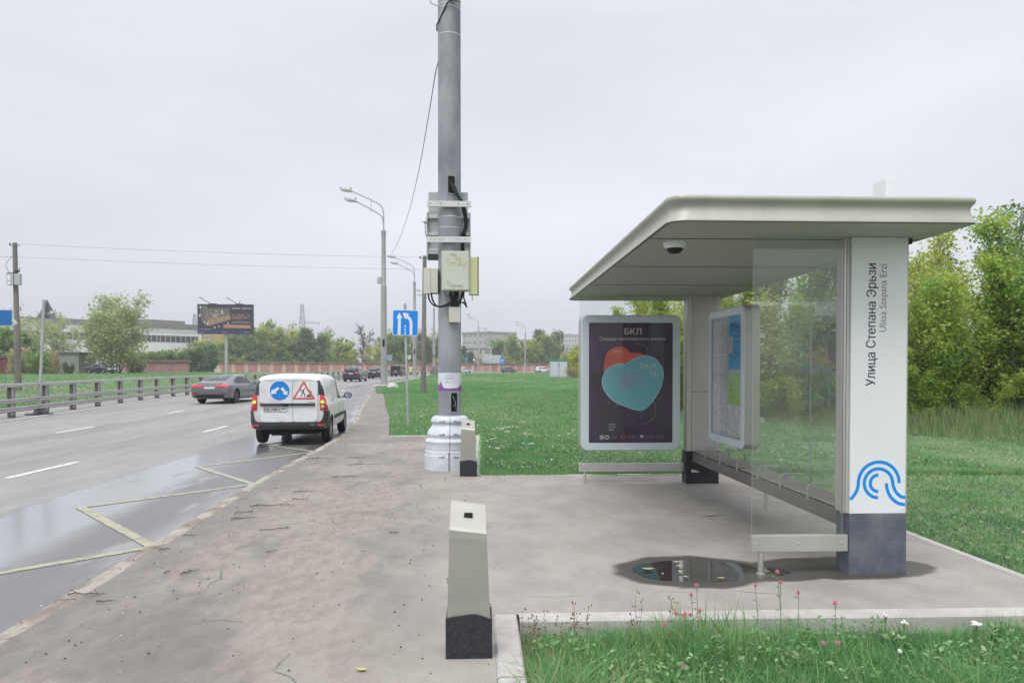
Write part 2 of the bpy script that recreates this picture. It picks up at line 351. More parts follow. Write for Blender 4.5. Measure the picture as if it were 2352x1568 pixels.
def _pave(b, t, nd, noise, ramp, m, mix, bump):
    n1 = noise(.5, (1, .8, 1), 6, .6); n2 = noise(7.5, (1, .55, 1), 9, .76, rot=-.5); nf = noise(170, detail=3); n3 = noise(.9, (1, .6, 1), 5, .6, rot=.3); n4 = noise(1.9, (1, .7, 1), 9, .68, rot=.9); n5 = noise(60, detail=4, rough=.7)
    g = nd('ShaderNodeNewGeometry'); sp = nd('ShaderNodeSeparateXYZ'); t.links.new(g.outputs['Position'], sp.inputs[0]); X, Y = sp.outputs['X'], sp.outputs['Y']
    east = ramp(m('ADD', X, m('MULTIPLY', n1, 1.2)), -1.0, .9, 0., 1.)     # the stop's own newer, cleaner asphalt
    old = mix(ramp(n2, .38, .62), (.19, .162, .142), (.285, .252, .225)); old = mix(ramp(n4, .45, .62, 0., .6), old, (.27, .25, .225)); new = mix(ramp(n4, .34, .66), (.268, .248, .228), (.360, .336, .308))
    c = mix(east, old, new)
    c = mix(ramp(n1, .56, .72, 0., .35), c, (.15, .14, .13))
    c = mix(ramp(nf, .48, .66, 0., .55), c, (.46, .44, .41)); c = mix(ramp(nf, .30, .43, .55, 0.), c, (.085, .08, .075)); c = mix(ramp(n5, .6, .75, 0., .35), c, (.1, .095, .09))
    # hairline cracks
    vo = nd('ShaderNodeTexVoronoi', feature='DISTANCE_TO_EDGE'); vo.inputs['Scale'].default_value = .42; mpv = nd('ShaderNodeMapping'); t.links.new(g.outputs['Position'], mpv.inputs[0])
    wv = nd('ShaderNodeMix', data_type='VECTOR'); wv.inputs[0].default_value = .22; t.links.new(mpv.outputs[0], wv.inputs[4]); nv = nd('ShaderNodeTexNoise'); nv.inputs['Scale'].default_value = 2.2; nv.inputs['Detail'].default_value = 6; t.links.new(g.outputs['Position'], nv.inputs[0]); t.links.new(nv.outputs['Color'], wv.inputs[5]); t.links.new(wv.outputs[1], vo.inputs['Vector'])
    crk = m('MULTIPLY', ramp(vo.outputs[0], .0, .0045, 1., 0.), ramp(n4, .5, .6)); c = mix(m('MULTIPLY', crk, .7), c, (.05, .045, .04))
    kerbw = ramp(X, -2.1, -2.75, 0., 1.)
    damp = m('MULTIPLY', m('MAXIMUM', ramp(n3, .46, .62), m('MULTIPLY', kerbw, ramp(n3, .36, .5, 0., .8))), m('SUBTRACT', 1., east))
    c = mix(m('MULTIPLY', damp, .6), c, (.095, .088, .084))
    def ell(cx, cy, rx, ry):
        a = m('DIVIDE', m('SUBTRACT', X, cx), rx); d = m('DIVIDE', m('SUBTRACT', Y, cy), ry); return m('SUBTRACT', 1., m('SQRT', m('ADD', m('MULTIPLY', a, a), m('MULTIPLY', d, d)), 0.))
    nw = noise(3.2, detail=7, rough=.6); jit = m('MULTIPLY', m('SUBTRACT', nw, .5), .42)
    wm = m('ADD', m('MAXIMUM', m('MAXIMUM', ell(1.68, 5.79, .66, .50), ell(2.3, 5.74, .6, .28)), ell(2.9, 5.84, .82, .36)), jit)
    pm = m('ADD', m('MAXIMUM', ell(1.72, 5.8, .56, .36), ell(2.05, 5.74, .42, .17)), m('MULTIPLY', jit, .8))
    wet = ramp(wm, -.02, .13); pud = ramp(pm, .04, .10); c = mix(wet, c, mix(ramp(nf, .4, .62), (.055, .05, .047), (.105, .098, .092))); c = mix(pud, c, (.035, .031, .027)); t.links.new(c, b.inputs['Base Color'])
    r = m('SUBTRACT', .85, m('MULTIPLY', damp, .4)); r = m('SUBTRACT', r, m('MULTIPLY', wet, .4)); r = m('MAXIMUM', m('SUBTRACT', r, m('MULTIPLY', pud, .8)), .03); t.links.new(r, b.inputs['Roughness'])
    t.links.new(m('MULTIPLY', pud, .8), b.inputs['Coat Weight']); b.inputs['Coat Roughness'].default_value = .02
    t.links.new(bump(m('ADD', nf, m('MULTIPLY', n5, .5)), m('MULTIPLY', m('SUBTRACT', 1., pud), .3), .006), b.inputs['Normal'])
def _soil(b, t, nd, noise, ramp, m, mix, bump):
    n1 = noise(.35, detail=7, rough=.65); n2 = noise(9, detail=6, rough=.7)
    c = mix(ramp(n1, .35, .65), (.09, .15, .075), (.18, .245, .125)); c = mix(ramp(n2, .4, .62, 0., .75), c, (.19, .19, .125)); t.links.new(c, b.inputs['Base Color'])
    b.inputs['Roughness'].default_value = .9; t.links.new(bump(n2, .6, .05), b.inputs['Normal'])
def _kerb(b, t, nd, noise, ramp, m, mix, bump):
    n1 = noise(2.5, detail=8, rough=.7); nf = noise(120, detail=3)
    c = mix(ramp(n1, .35, .65), (.42, .40, .38), (.53, .515, .50)); c = mix(ramp(nf, .5, .65, 0., .4), c, (.3, .28, .26)); t.links.new(c, b.inputs['Base Color'])
    b.inputs['Roughness'].default_value = .85; t.links.new(bump(nf, .4, .01), b.inputs['Normal'])
def _sand(b, t, nd, noise, ramp, m, mix, bump):
    n1 = noise(3.2, (1, .6, 1), 8, .7); nf = noise(150, detail=3)
    c = mix(ramp(n1, .4, .62), (.21, .18, .155), (.45, .42, .37)); c = mix(ramp(nf, .42, .62, 0., .5), c, (.2, .17, .14)); t.links.new(c, b.inputs['Base Color'])
    b.inputs['Roughness'].default_value = .9; t.links.new(bump(nf, .5, .01), b.inputs['Normal'])
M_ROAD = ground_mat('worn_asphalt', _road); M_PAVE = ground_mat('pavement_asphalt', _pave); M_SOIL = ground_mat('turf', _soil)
M_KERB = ground_mat('kerb_concrete', _kerb); M_SAND = ground_mat('sandy_kerb', _sand)
M_WHITE = M('road_white', (.33, .325, .32), .75, col2=(.66, .66, .63), sc=12, lo=.33, hi=.5); M_YEL = M('road_yellow', (.215, .21, .185), .5, col2=(.38, .37, .265), sc=11, lo=.36, hi=.52, bump=.15, bsc=120)
# ------------------------------------------------------------------ ground, road, pavement, lawns
def gsheet():
    xs = [-2500, -900, -400, -200, -120, -80, -50, -30, 0, 40, 120, 300, 900, 2500]; ys = [-400, -40, 0, 15, 60, 110, 150, 200, 255, 400, 900, 3500]
    vs = [(x, y, TZ(y)-.3+(bank(x, y)*.0)) for y in ys for x in xs]; n = len(xs)
    fs = [(j*n+i, j*n+i+1, (j+1)*n+i+1, (j+1)*n+i) for j in range(len(ys)-1) for i in range(n-1)]
    mb = MB(); mb.add(vs, fs, M_SOIL); o = mb.build('ground'); o['kind'] = 'structure'
gsheet()
ysr = [y for y in YS if y <= 210]
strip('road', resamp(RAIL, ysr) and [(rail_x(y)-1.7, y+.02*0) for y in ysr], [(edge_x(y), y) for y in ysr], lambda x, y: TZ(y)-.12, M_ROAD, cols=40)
# lawns
def L2(name, L, Rr, z, cols=6): return strip(name, L, Rr, z, M_SOIL, cols)
ya = [y for y in YS if y < 4.6]+[4.64]
L2('lawn', [(.24, y) for y in ya], [(60, y) for y in ya], lambda x, y: -.12, 8)
yb = [4.64]+[y for y in YS if 4.7 < y < 11.1]+[11.2]
L2('lawn', [(4.22, y) for y in yb], [(60, y) for y in yb], lambda x, y: -.05, 8)
yc = [11.2]+[y for y in YS if 11.3 < y < 17.7]+[17.75]
L2('lawn', [(.0, y) for y in yc], [(70, y) for y in yc], lambda x, y: TZ(y)-.04, 8)
yd = [17.75]+[y for y in YS if 17.8 < y < 60]+[60]
L2('lawn', [(li(SW, y)+.02, y) for y in yd], [(90, y) for y in yd], lambda x, y: TZ(y)-.03, 8)
ye = [60]+[y for y in YS if 60 < y <= 212]
L2('lawn', [(edge_x(y)+.3, y) for y in ye], [(max(300, edge_x(y)+20), y) for y in ye], lambda x, y: TZ(y)-.02, 8)
def verge(name, d0, d1, zf, cols, mat=None): return strip(name, [(rail_x(y)-d1, y) for y in YS if y <= 226], [(rail_x(y)-d0, y) for y in YS if y <= 226], zf, mat or M_SOIL, cols)
verge('verge', 1.85, 17, lambda x, y: TZ(y)-.02+bank(x, y), 14)
verge('verge', 17, 330, lambda x, y: TZ(y)-.02+bank(x, y), 12)
# far side of the road, behind the garages
# pavement
py1 = [y for y in YS if y < 4.75]+[4.8]
strip('pavement', [(edge_x(y)+.14, y) for y in py1], [(.08, y) for y in py1], lambda x, y: 0., M_PAVE, 6)
py2 = [4.8]+[y for y in YS if 4.85 < y < 11.05]+[11.08]
strip('pavement', [(edge_x(y)+.14, y) for y in py2], [(4.12, y) for y in py2], lambda x, y: 0., M_PAVE, 10)
py3 = [11.08]+[y for y in YS if 11.1 < y < 17.6]+[17.65]
strip('pavement', [(edge_x(y)+.14, y) for y in py3], [(-.12, y) for y in py3], lambda x, y: TZ(y), M_PAVE, 6)
py4 = [17.65]+[y for y in YS if 17.7 < y < 60]+[60]
strip('pavement', [(edge_x(y)+.14, y) for y in py4], [(li(SW, y), y) for y in py4], lambda x, y: TZ(y), M_PAVE, 4)
# kerbs
def kerb_run(name, pts, w, zt, zb, mat, side=1, seg=1.0, bev=.012):
    """kerb stones: pts along, w to the right side"""
    mb = MB()
    for (a, b) in zip(pts[:-1], pts[1:]):
        A = Vector((*a, 0)); B = Vector((*b, 0)); d = (B-A); Ln = d.length; d.normalize(); n = Vector((d.y, -d.x, 0))*side
        k = max(1, int(round(Ln/seg)))
        for i in range(k):
            p = A+d*(Ln*i/k+.004); q = A+d*(Ln*(i+1)/k-.004); jt = random.uniform(-.004, .004); jn = random.uniform(-.004, .004)
            z1 = TZ(p.y)+zt+jt; z2 = TZ(q.y)+zt+jt
            vs = []
            for P, z in ((p, z1), (q, z2)):
                for off, zz in ((0, zb), (0, z-bev), (bev, z), (w-bev, z), (w, z-bev), (w, zb)):
                    s_ = P+n*(off+jn); vs.append((s_.x, s_.y, zz if zz != zb else z-zt+zb))
            fs = [(j, j+1, j+7, j+6) for j in range(5)]+[(0, 1, 2, 3, 4, 5), (11, 10, 9, 8, 7, 6)]
            mb.add(vs, fs, mat)
    o = mb.build(name); o['kind'] = 'structure'; return o
kerb_run('kerb', [(.085, -6), (.085, 4.78)], .15, .008, -.25, M_KERB)
kerb_run('kerb', [(.24, 4.795), (4.4, 4.795), (14, 4.795)], .15, .012, -.25, M_KERB, seg=2.05)
kerb_run('kerb', [(4.125, 4.8), (4.125, 11.1)], .09, .01, -.25, M_KERB)
kerb_run('kerb', [(4.12, 11.09), (0.0, 11.09)], .1, .008, -.25, M_KERB, side=1)
kerb_run('kerb', [(-.115, 11.1), (-.115, 17.68)], .12, .02, -.25, M_KERB)
kerb_run('kerb', [(-.115, 17.66), (-2.17, 17.66)], .1, .012, -.25, M_KERB)
kerb_run('kerb', [(edge_x(y), y) for y in YS if y <= 60], .16, .0, -.3, M_SAND, seg=1.0)
kerb_run('kerb', [(edge_x(y), y) for y in YS if 60 <= y <= 210], .3, .03, -.3, M_KERB, seg=6)
kerb_run('kerb', [(rail_x(y)-1.7, y) for y in YS if y <= 210], .16, .03, -.3, M_KERB, side=-1, seg=6)
# road paint
def paint(name, pts, w, mat, z=.0045):
    vs = []; fs = []
    for i, p in enumerate(pts):
        a = Vector(pts[max(i-1, 0)]); b = Vector(pts[min(i+1, len(pts)-1)]); d = (b-a).normalized(); n = Vector((d.y, -d.x))*w/2
        for s_ in (1, -1): vs.append((p[0]+n.x*s_, p[1]+n.y*s_, TZ(p[1])-.12+z))
    for i in range(len(pts)-1): fs.append((2*i, 2*i+1, 2*i+3, 2*i+2))
    return vs, fs
mb = MB()
for y0 in [3.65+8.35*k for k in range(0, 7)]: mb.add(*paint('', [(rail_x(max(y, 12))+8.45+(0.1 if y < 10 else 0), y) for y in (y0, y0+.7, y0+1.4, y0+2.05)], .13, M_WHITE), M_WHITE)
for y0 in [11.9+8.3*k for k in range(0, 20)]: mb.add(*paint('', [(rail_x(max(y, 12))+4.62, y) for y in (y0, y0+.7, y0+1.4, y0+2.05)], .13, M_WHITE), M_WHITE)
o = mb.build('lane_dashes'); o['kind'] = 'structure'
mb = MB(); mb.add(*paint('', [(rail_x(y)+.50, y) for y in YS if y < 200], .22, M_WHITE, .010), M_WHITE); o = mb.build('edge_line'); o['kind'] = 'structure'
mb = MB(); zz = [(-5.0, 1.7), (-3.12, 3.4), (-5.0, 5.45), (-3.18, 7.29), (-4.99, 9.41), (-3.40, 11.2), (-4.99, 13.25), (-3.46, 15.58), (-4.95, 17.0), (-3.75, 19.3)]
for i, (a, b) in enumerate(zip(zz[:-1], zz[1:])):
    A = Vector(a); B = Vector(b); mb.add(*paint('', [tuple(A.lerp(B, t)) for t in (0, .33, .66, 1)], .115, M_YEL, .0045+.0006*(i % 2)), M_YEL)
o = mb.build('zigzag_marking'); o['kind'] = 'structure'
# ------------------------------------------------------------------ bus shelter
def B(mb, name, parent, smooth=None):
    """part given in world coordinates under a thing (or under a part of it)"""
    o = mb.build(name, parent, smooth)
    if parent.parent is None: o.location = -Vector(parent.location)
    return o
M_STEEL = M('brushed_metal', (.60, .585, .56), .42, .75, var=.06, sc=3, stretch=(1, 1, .15), bump=.04, bsc=90, rvar=.06)
M_STEELP = M('grey_cladding', (.50, .485, .465), .45, .35, var=.05, sc=2.5)
M_FASC = M('satin_fascia', (.42, .42, .375), .5, .25, var=.07, sc=6, rvar=.05, stretch=(1, 1, .15))
M_SOFF = M('soffit_panel', (.42, .415, .395), .5, .1, var=.04, sc=1.2)
M_SEAM = M('dark_seam', (.05, .05, .05), .8)
M_SIGNW = M('white_sign_panel', (.76, .785, .81), .34, coat=.15, var=.025, sc=2)
M_BASEG = M('slate_base', (.085, .10, .135), .65, col2=(.17, .175, .19), lo=.42, hi=.72, sc=5, bump=.2, bsc=40)
M_BASEK = M('black_base', (.018, .02, .026), .5, var=.3, sc=9, bump=.2, bsc=50)
M_TXT = M('dark_lettering', (.035, .03, .05), .5); M_TXT2 = M('grey_lettering', (.17, .16, .19), .5)
M_BLUE = M('logo_blue', (.0, .26, .80), .4)
M_GLASS = glassmat('clear_glass', (.962, .972, .968), .95, .026); M_COVER = glassmat('case_glass', (.985, .985, .985), .5, .004); M_GEDGE = M('glass_edge', (.32, .42, .38), .15)
M_LBOX = M('pale_case_frame', (.60, .68, .73), .32, .1); M_CASE = M('case_side', (.50, .50, .45), .42, .4)
M_SLAT = M('bench_slat', (.34, .30, .285), .45, .3, var=.08); M_DARK = M('black_rubber', (.012, .012, .013), .7); M_ARM = M('satin_armrest', (.42, .43, .42), .4, .55)
M_BAND = M('steel_band', (.55, .56, .57), .35, .6)
sh = thing('bus_shelter', (2.4, 7.9, 0), 'glass and metal bus shelter with flat roof and white name pillar on the paved stop', 'bus shelter')
# roof with rounded corners towards the road and a hollow fascia
def roof_plan(inset, r):
    x0, y0, x1, y1 = 1.31+inset, 5.1+inset, 3.51-inset*.6, 11.08-inset; out = []
    for cx, cy, a, rr in ((x1-.05, y0+.05, 270, .05), (x1-.05, y1-.05, 0, .05), (x0+r, y1-r, 90, r), (x0+r, y0+r, 180, r)):
        n = 3 if rr < .1 else 12
        for k in range(n+1): t = R(a+90*k/n); out.append((cx+rr*math.cos(t), cy+rr*math.sin(t)))
    return out
prof = [(.0, 2.630), (-.004, 2.634), (-.002, 2.645), (.010, 2.665), (.022, 2.695), (.030, 2.725), (.026, 2.75), (.012, 2.766), (.001, 2.776), (-.004, 2.79), (-.002, 2.806), (.006, 2.815), (.03, 2.818)]
mb = MB(); vs = []; fs = []
plans = [roof_plan(i, .13) for i, z in prof]; n = len(plans[0])
for (i, z), P in zip(prof, plans): vs += [(x, y, z) for x, y in P]
for k in range(len(prof)-1):
    for j in range(n): fs.append((k*n+j, k*n+(j+1) % n, (k+1)*n+(j+1) % n, (k+1)*n+j))
fs.append(tuple((len(prof)-1)*n+j for j in range(n))); mb.add(vs, fs, M_FASC)
P = roof_plan(.0, .13); mb2 = MB(); mb2.add([(x, y, 2.628) for x, y in roof_plan(.012, .12)], [tuple(range(n))[::-1]], M_SOFF)
for ys in (5.78, 7.36, 8.95): mb2.box(1.325, ys-.004, 2.624, 3.50, ys+.004, 2.6275, M_SEAM)
mb2.box(1.9, 10.2, 2.6, 2.9, 10.24, 2.627, M_SOFF, .004)
rf = B(mb, 'roof', sh, 40); so_ = B(mb2, 'soffit', rf)
mb = MB(); mb.box(3.255, 5.85, 2.81, 3.335, 6.05, 3.14, M_SIGNW, .006); B(mb, 'pillar_cap', sh)
mb = MB(); mb.lathe([(.0, 2.627), (.092, 2.627), (.092, 2.60), (.075, 2.578), (.068, 2.575)], M_SIGNW, 24, Matrix.Translation((1.565, 5.94, 0)))
mb.lathe([(.066, 2.577), (.064, 2.565), (.05, 2.545), (.025, 2.535), (0, 2.533)], M_DARK, 24, Matrix.Translation((1.565, 5.94, 0))); B(mb, 'dome_camera', sh, 40)
# name pillar at the near end
mb = MB(); mb.box(2.878, 5.652, .474, 3.322, 5.852, 2.626, M_SIGNW, .003); pil = B(mb, 'name_pillar', sh)
mb = MB(); mb.box(2.852, 5.67, .474, 2.8765, 5.84, 2.626, M_STEELP, .003); mb.box(2.832, 5.675, .474, 2.850, 5.72, 2.626, M_STEEL, .003); mb.box(3.3235, 5.656, .474, 3.334, 5.852, 2.626, M_STEELP, .002)
mb.box(3.34, 5.70, 2.585, 3.39, 5.80, 2.626, M_DARK, .004); B(mb, 'pillar_channel', sh)
mb = MB(); mb.box(2.872, 5.646, -.02, 3.330, 5.858, .472, M_BASEG, .006); B(mb, 'pillar_base', sh)
pil = pil
T = frame_T((0, 5.6505, 0), (1, 0, 0), (0, 0, 1))
def TV(x, z): return frame_T((x, 5.6505, z), (0, 0, 1), (-1, 0, 0))         # text running upwards
mb = MB()
put_text(mb, 'Улица Степана Эрьзи', 0, 0, .072, M_TXT, TV(3.072, 1.472), w=.950, dep=.001, offset=.012); B(mb, 'stop_name', pil)
mb = MB(); put_text(mb, 'Ulitsa Stepana Erzi', 0, 0, .056, M_TXT2, TV(3.156, 1.893), w=.525, dep=.001); B(mb, 'stop_name', pil)
def lg(x, y): return (2.878+(x-195)*.001194, .474+(453-y)*.001194)
mb = MB(); lw = .0262
def ln(pts): strip2d(mb, [lg(*p) for p in pts], lw, M_BLUE, T, .001)
A_ = lambda cx, cy, r, a0, a1, n=28: [(cx+r*math.cos(R(a0+(a1-a0)*k/n)), cy-r*math.sin(R(a0+(a1-a0)*k/n))) for k in range(n+1)]
ln([(524, 255)]+A_(388, 252, 136, 0, 180)[1:-1]+crom([(251, 252), (247, 285), (232, 320), (212, 347), (197, 360)], 5))
ln([(384, 352)]+A_(386, 255, 95, 268, 0, 36)[1:-1]+crom([(481, 240), (486, 275), (505, 315), (535, 342), (566, 351)], 5))
ln([(385, 308)]+A_(385, 255, 54, 269, 91, 22)[1:-1]+[(385, 201)])
ln(crom([(439, 255), (445, 295), (468, 345), (510, 382), (545, 394), (566, 395)], 6))
B(mb, 'stop_logo', pil)
# far column
mb = MB(); mb.box(2.882, 10.252, .455, 2.945, 10.45, 2.626, M_STEEL, .003); mb.box(2.949, 10.248, .455, 3.30, 10.45, 1.285, M_STEELP, .003); mb.box(2.949, 10.248, 1.289, 3.30, 10.45, 2.626, M_STEELP, .003); mb.box(3.3, 10.27, .455, 3.36, 10.45, 2.626, M_STEEL, .003)
B(mb, 'column', sh)
mb = MB(); mb.box(2.868, 10.24, -.02, 3.335, 10.46, .452, M_BASEK, .005)
mb.add([(2.94, 10.238, .16), (2.945, 10.238, .20), (3.0, 10.238, .19), (3.06, 10.238, .165), (3.03, 10.238, .155)], [(0, 1, 2, 3, 4)], M_STEEL); B(mb, 'column_base', sh)
# glazing
def pane(x0, y0, z0, x1, y1, z1, nm='glass_pane'):
    mb = MB(); mb.box(x0, y0, z0, x1, y1, z1, M_GLASS); o = mb.build(nm, sh); o.location = -Vector(sh.location)
    o.data.materials.append(M_GEDGE); dx, dy = x1-x0, y1-y0
    for p in o.data.polygons:
        if p.area < .03: p.material_index = 1
    return o
pane(2.112, 5.675, .29, 2.832, 5.685, 2.624); pane(1.378, 10.345, .27, 2.095, 10.355, 2.624); pane(2.102, 10.345, .27, 2.88, 10.355, 2.624)
for a, b in ((5.862, 7.37), (7.378, 8.87), (8.878, 10.245)): pane(3.335, a, .36, 3.345, b, 2.624)
mb = MB(); mb.box(2.105, 5.655, .178, 2.868, 5.705, .308, M_STEEL, .006); B(mb, 'glass_rail', sh)
for bx_ in (2.14, 2.47, 2.82):
    mb = MB(); mb.lathe([(.011, 0), (.011, .004), (.006, .006), (0, .006)], M_BAND, 12, Matrix.Translation((bx_, 5.6555, .243)) @ Matrix.Rotation(R(90), 4, 'X')); B(mb, 'rail_screw', sh, 40)
for bx_, bz_ in ((2.9, .50), (3.30, .50), (2.9, 2.59), (3.30, 2.59)):
    mb = MB(); mb.lathe([(.006, 0), (.006, .002), (0, .003)], M_BAND, 10, Matrix.Translation((bx_, 5.6525, bz_)) @ Matrix.Rotation(R(90), 4, 'X')); B(mb, 'panel_screw', pil, 40)
mb = MB(); mb.lathe([(.014, 0), (.014, .004), (0, .006)], M_BAND, 12, Matrix.Translation((3.1, 10.2405, .405)) @ Matrix.Rotation(R(90), 4, 'X')); B(mb, 'column_bolt', sh, 40)
mb = MB(); mb.lathe([(.021, 0), (.021, .176)], M_STEEL, 16, Matrix.Translation((2.185, 5.68, 0))); mb.lathe([(.035, .001), (.035, .008)], M_STEEL, 16, Matrix.Translation((2.185, 5.68, 0))); B(mb, 'rail_leg', sh, 40)
mb = MB(); mb.box(1.372, 10.325, .162, 2.866, 10.375, .28, M_STEEL, .006); B(mb, 'glass_rail', sh)
mb = MB(); mb.lathe([(.021, 0), (.021, .16)], M_STEEL, 16, Matrix.Translation((1.46, 10.35, 0))); mb.lathe([(.035, .001), (.035, .008)], M_STEEL, 16, Matrix.Translation((1.46, 10.35, 0))); B(mb, 'rail_leg', sh, 40)
# advertising case
def case_shell(T, w, h, d, r, frame_w, mside, mface, mb):
    O = rrect(0, 0, w, h, r, 7); I = rrect(frame_w, frame_w, w-frame_w, h-frame_w, r*.25, 7); n = len(O)
    O2 = [(x+(w/2-x)*.012, z+(h/2-z)*.012) for x, z in O]
    vs = [(x, d, z) for x, z in O]+[(x, .012, z) for x, z in O]+[(x, 0, z) for x, z in O2]+[(x, 0, z) for x, z in I]+[(x, .012, z) for x, z in I]
    f1 = [(k, (k+1) % n, n+(k+1) % n, n+k) for k in range(n)]+[tuple(range(n))]
    mb.add(vs, f1, mside, T); mb.add(vs, [(j*n+k, j*n+(k+1) % n, (j+1)*n+(k+1) % n, (j+1)*n+k) for j in (1, 2, 3) for k in range(n)], mface, T)
M_POST = M('poster_ground', (.068, .036, .085), .6, col2=(.034, .026, .046), sc=1.6, lo=.3, hi=.7)
M_RED = M('poster_red', (.64, .10, .06), .3, var=.12, sc=3); M_TEAL = M('poster_teal', (.15, .47, .53), .3, col2=(.16, .45, .52), sc=1.8, lo=.42, hi=.6); M_TEALL = M('poster_pale_line', (.42, .66, .68), .5)
M_PTXT = M('poster_lettering', (.66, .66, .64), .4); M_PTX2 = M('poster_grey_lettering', (.36, .36, .38), .4)
X0, Z0, CW, CH = 1.388, .474, 1.385, 1.878
T = frame_T((X0, 10.205, Z0), (1, 0, 0), (0, 0, 1))
mb = MB(); case_shell(T, CW, CH, .30, .09, .105, M_CASE, M_LBOX, mb); ac = B(mb, 'advertising_case', sh, 35)
mb = MB(); PX0, PZ0, PW, PH = .115, .088, 1.175, 1.702
mb.prism(rrect(PX0-.02, PZ0-.02, PX0+PW+.02, PZ0+PH+.02, .03), .014, .022, M_POST, T)
def pz(x, y): return (PX0+(x-208)/(843-208)*PW, PZ0+PH-(y-240)/(1172-240)*PH)        # poster coordinates measured on the photograph
d = .0125
put_text(mb, 'БКЛ', *pz(536, 338), .082, M_PTXT, T, w=.235, dep=d, align='c', offset=.012)
put_text(mb, 'Сердце московского метро', *pz(531, 383), .045, M_PTXT, T, w=.915, dep=d, align='c')
redb = closed_crom([(318, 560), (345, 470), (420, 430), (480, 440), (520, 475), (600, 482), (650, 520), (600, 620), (420, 640), (325, 625)], 8)
mb.add([(pz(*p)[0], d+.0006, pz(*p)[1]) for p in redb], [tuple(range(len(redb)))], M_RED, T)
tl = closed_crom([(305, 690), (335, 610), (410, 565), (480, 562), (545, 525), (610, 502), (690, 515), (750, 580), (766, 650), (745, 745), (695, 835), (640, 895), (585, 915), (480, 885), (380, 835), (320, 760)], 8)
mb.add([(pz(*p)[0], d-.0004, pz(*p)[1]) for p in tl], [tuple(range(len(tl)))], M_TEAL, T)
for k_, (kk, col_) in enumerate(((1.0, (.17, .455, .53)), (.86, (.19, .44, .53)), (.72, (.215, .42, .53)), (.58, (.24, .40, .53)), (.42, (.26, .385, .53)))):
    gb = closed_crom([(515+(x-515)*kk, 690+(y-690)*kk) for x, y in ((390, 700), (430, 625), (540, 600), (640, 625), (640, 680), (560, 745), (470, 785), (405, 765))], 8); mb.add([(pz(*p)[0], d-.0005-.00008*k_, pz(*p)[1]) for p in gb], [tuple(range(len(gb)))], M('poster_lilac_%s' % 'abcde'[k_], col_, .5), T)
strip2d(mb, [pz(*p) for p in tl]+[pz(*tl[0])], .010, M_TEALL, T, d-.001)
put_text(mb, 'МЦК', *pz(424, 478), .035, M_PTXT, T, w=.12, dep=d-.001, align='c'); put_text(mb, '54км', *pz(389, 500), .022, M_PTX2, T, w=.075, dep=d-.001)
put_text(mb, 'БКЛ', *pz(646, 597), .068, M_PTXT, T, w=.215, dep=d-.002, align='c'); put_text(mb, '70', *pz(658, 652), .062, M_PTXT, T, w=.10, dep=d-.002); put_text(mb, 'км', *pz(708, 652), .018, M_PTXT, T, w=.04, dep=d-.002)
for c_ in ([(540, 410), (600, 412), (640, 440), (650, 470), (640, 500)], [(690, 840), (712, 900), (690, 975), (618, 1022)], [(585, 917), (605, 945), (603, 980)], [(365, 830), (355, 850), (360, 870)], [(440, 870), (415, 880), (400, 890)], [(440, 775), (520, 770), (590, 738), (620, 708)]):
    strip2d(mb, [pz(*p) for p in crom(c_, 6)], .0045, M_PTX2, T, d-.0015)
for i, s_ in enumerate(('Узнайте', 'больше', 'о БКЛ')): put_text(mb, s_, *pz(355, 1026+i*20), .018, M_PTXT, T, dep=d)
for x, w_ in ((360, 60), (500, 62), (628, 74), (714, 64)):
    put_text(mb, 'Московский', *pz(x, 1115), .012, M_PTX2, T, w=w_/540, dep=d); put_text(mb, 'транспорт', *pz(x, 1129), .012, M_PTX2, T, w=w_/600, dep=d)
def pbox(x0, y0, x1, y1, m, dd=d):
    a = pz(x0, y1); b = pz(x1, y0); mb.add([(a[0], dd, a[1]), (b[0], dd, a[1]), (b[0], dd, b[1]), (a[0], dd, b[1])], [(0, 1, 2, 3)], m, T)
pbox(287, 1104, 316, 1138, M_PTX2); strip2d(mb, [pz(*p) for p in arc(340, 1120, 13, 0, 360, 20)], .010, M_PTXT, T, d); strip2d(mb, [pz(*p) for p in arc(465, 1117, 15, 0, 360, 20)], .006, M_RED, T, d)
pbox(592, 1105, 618, 1113, M_PTXT); pbox(592, 1113, 618, 1121, M_BLUE); pbox(592, 1121, 618, 1129, M_RED)
ps = B(mb, 'poster', ac)
mb = MB(); mb.prism(rrect(.1, .1, CW-.1, CH-.1, .03), .0045, .0065, M_COVER, T); B(mb, 'glass_cover', ac)
# timetable case on the back wall, face towards the road (-x)
M_MAPG = M('printed_map', (.50, .54, .55), .5, col2=(.62, .66, .66), sc=14, lo=.45, hi=.55); M_MAPB = M('printed_blue', (.05, .33, .58), .4, var=.15, sc=9); M_MAPL = M('printed_green', (.36, .56, .14), .4, var=.15, sc=12); M_MGREY = M('map_backing', (.42, .46, .49), .4); M_INK = M('printed_ink', (.09, .10, .12), .6)
Y1, Y0, ZB, ZT = 9.65, 8.35, .675, 2.345
T = frame_T((3.0, Y1, ZB), (0, -1, 0), (0, 0, 1)); w_, h_ = Y1-Y0, ZT-ZB
mb = MB(); case_shell(T, w_, h_, .19, .085, .10, M_CASE, M_LBOX, mb); mc = B(mb, 'timetable_case', sh, 35)
mb = MB(); mb.prism(rrect(.09, .09, w_-.09, h_-.09, .02), .016, .024, M_MGREY, T)
def mz(x, y): return (.10+(x-85)/(382-85)*(w_-.2)*1.0, h_-.10-(y-190)/(1390-190)*(h_-.2))
def mbox(x0, y0, x1, y1, m, dd=.0145):
    a = mz(x0, y1); b = mz(x1, y0); mb.add([(a[0], dd, a[1]), (b[0], dd, a[1]), (b[0], dd, b[1]), (a[0], dd, b[1])], [(0, 1, 2, 3)], m, T)
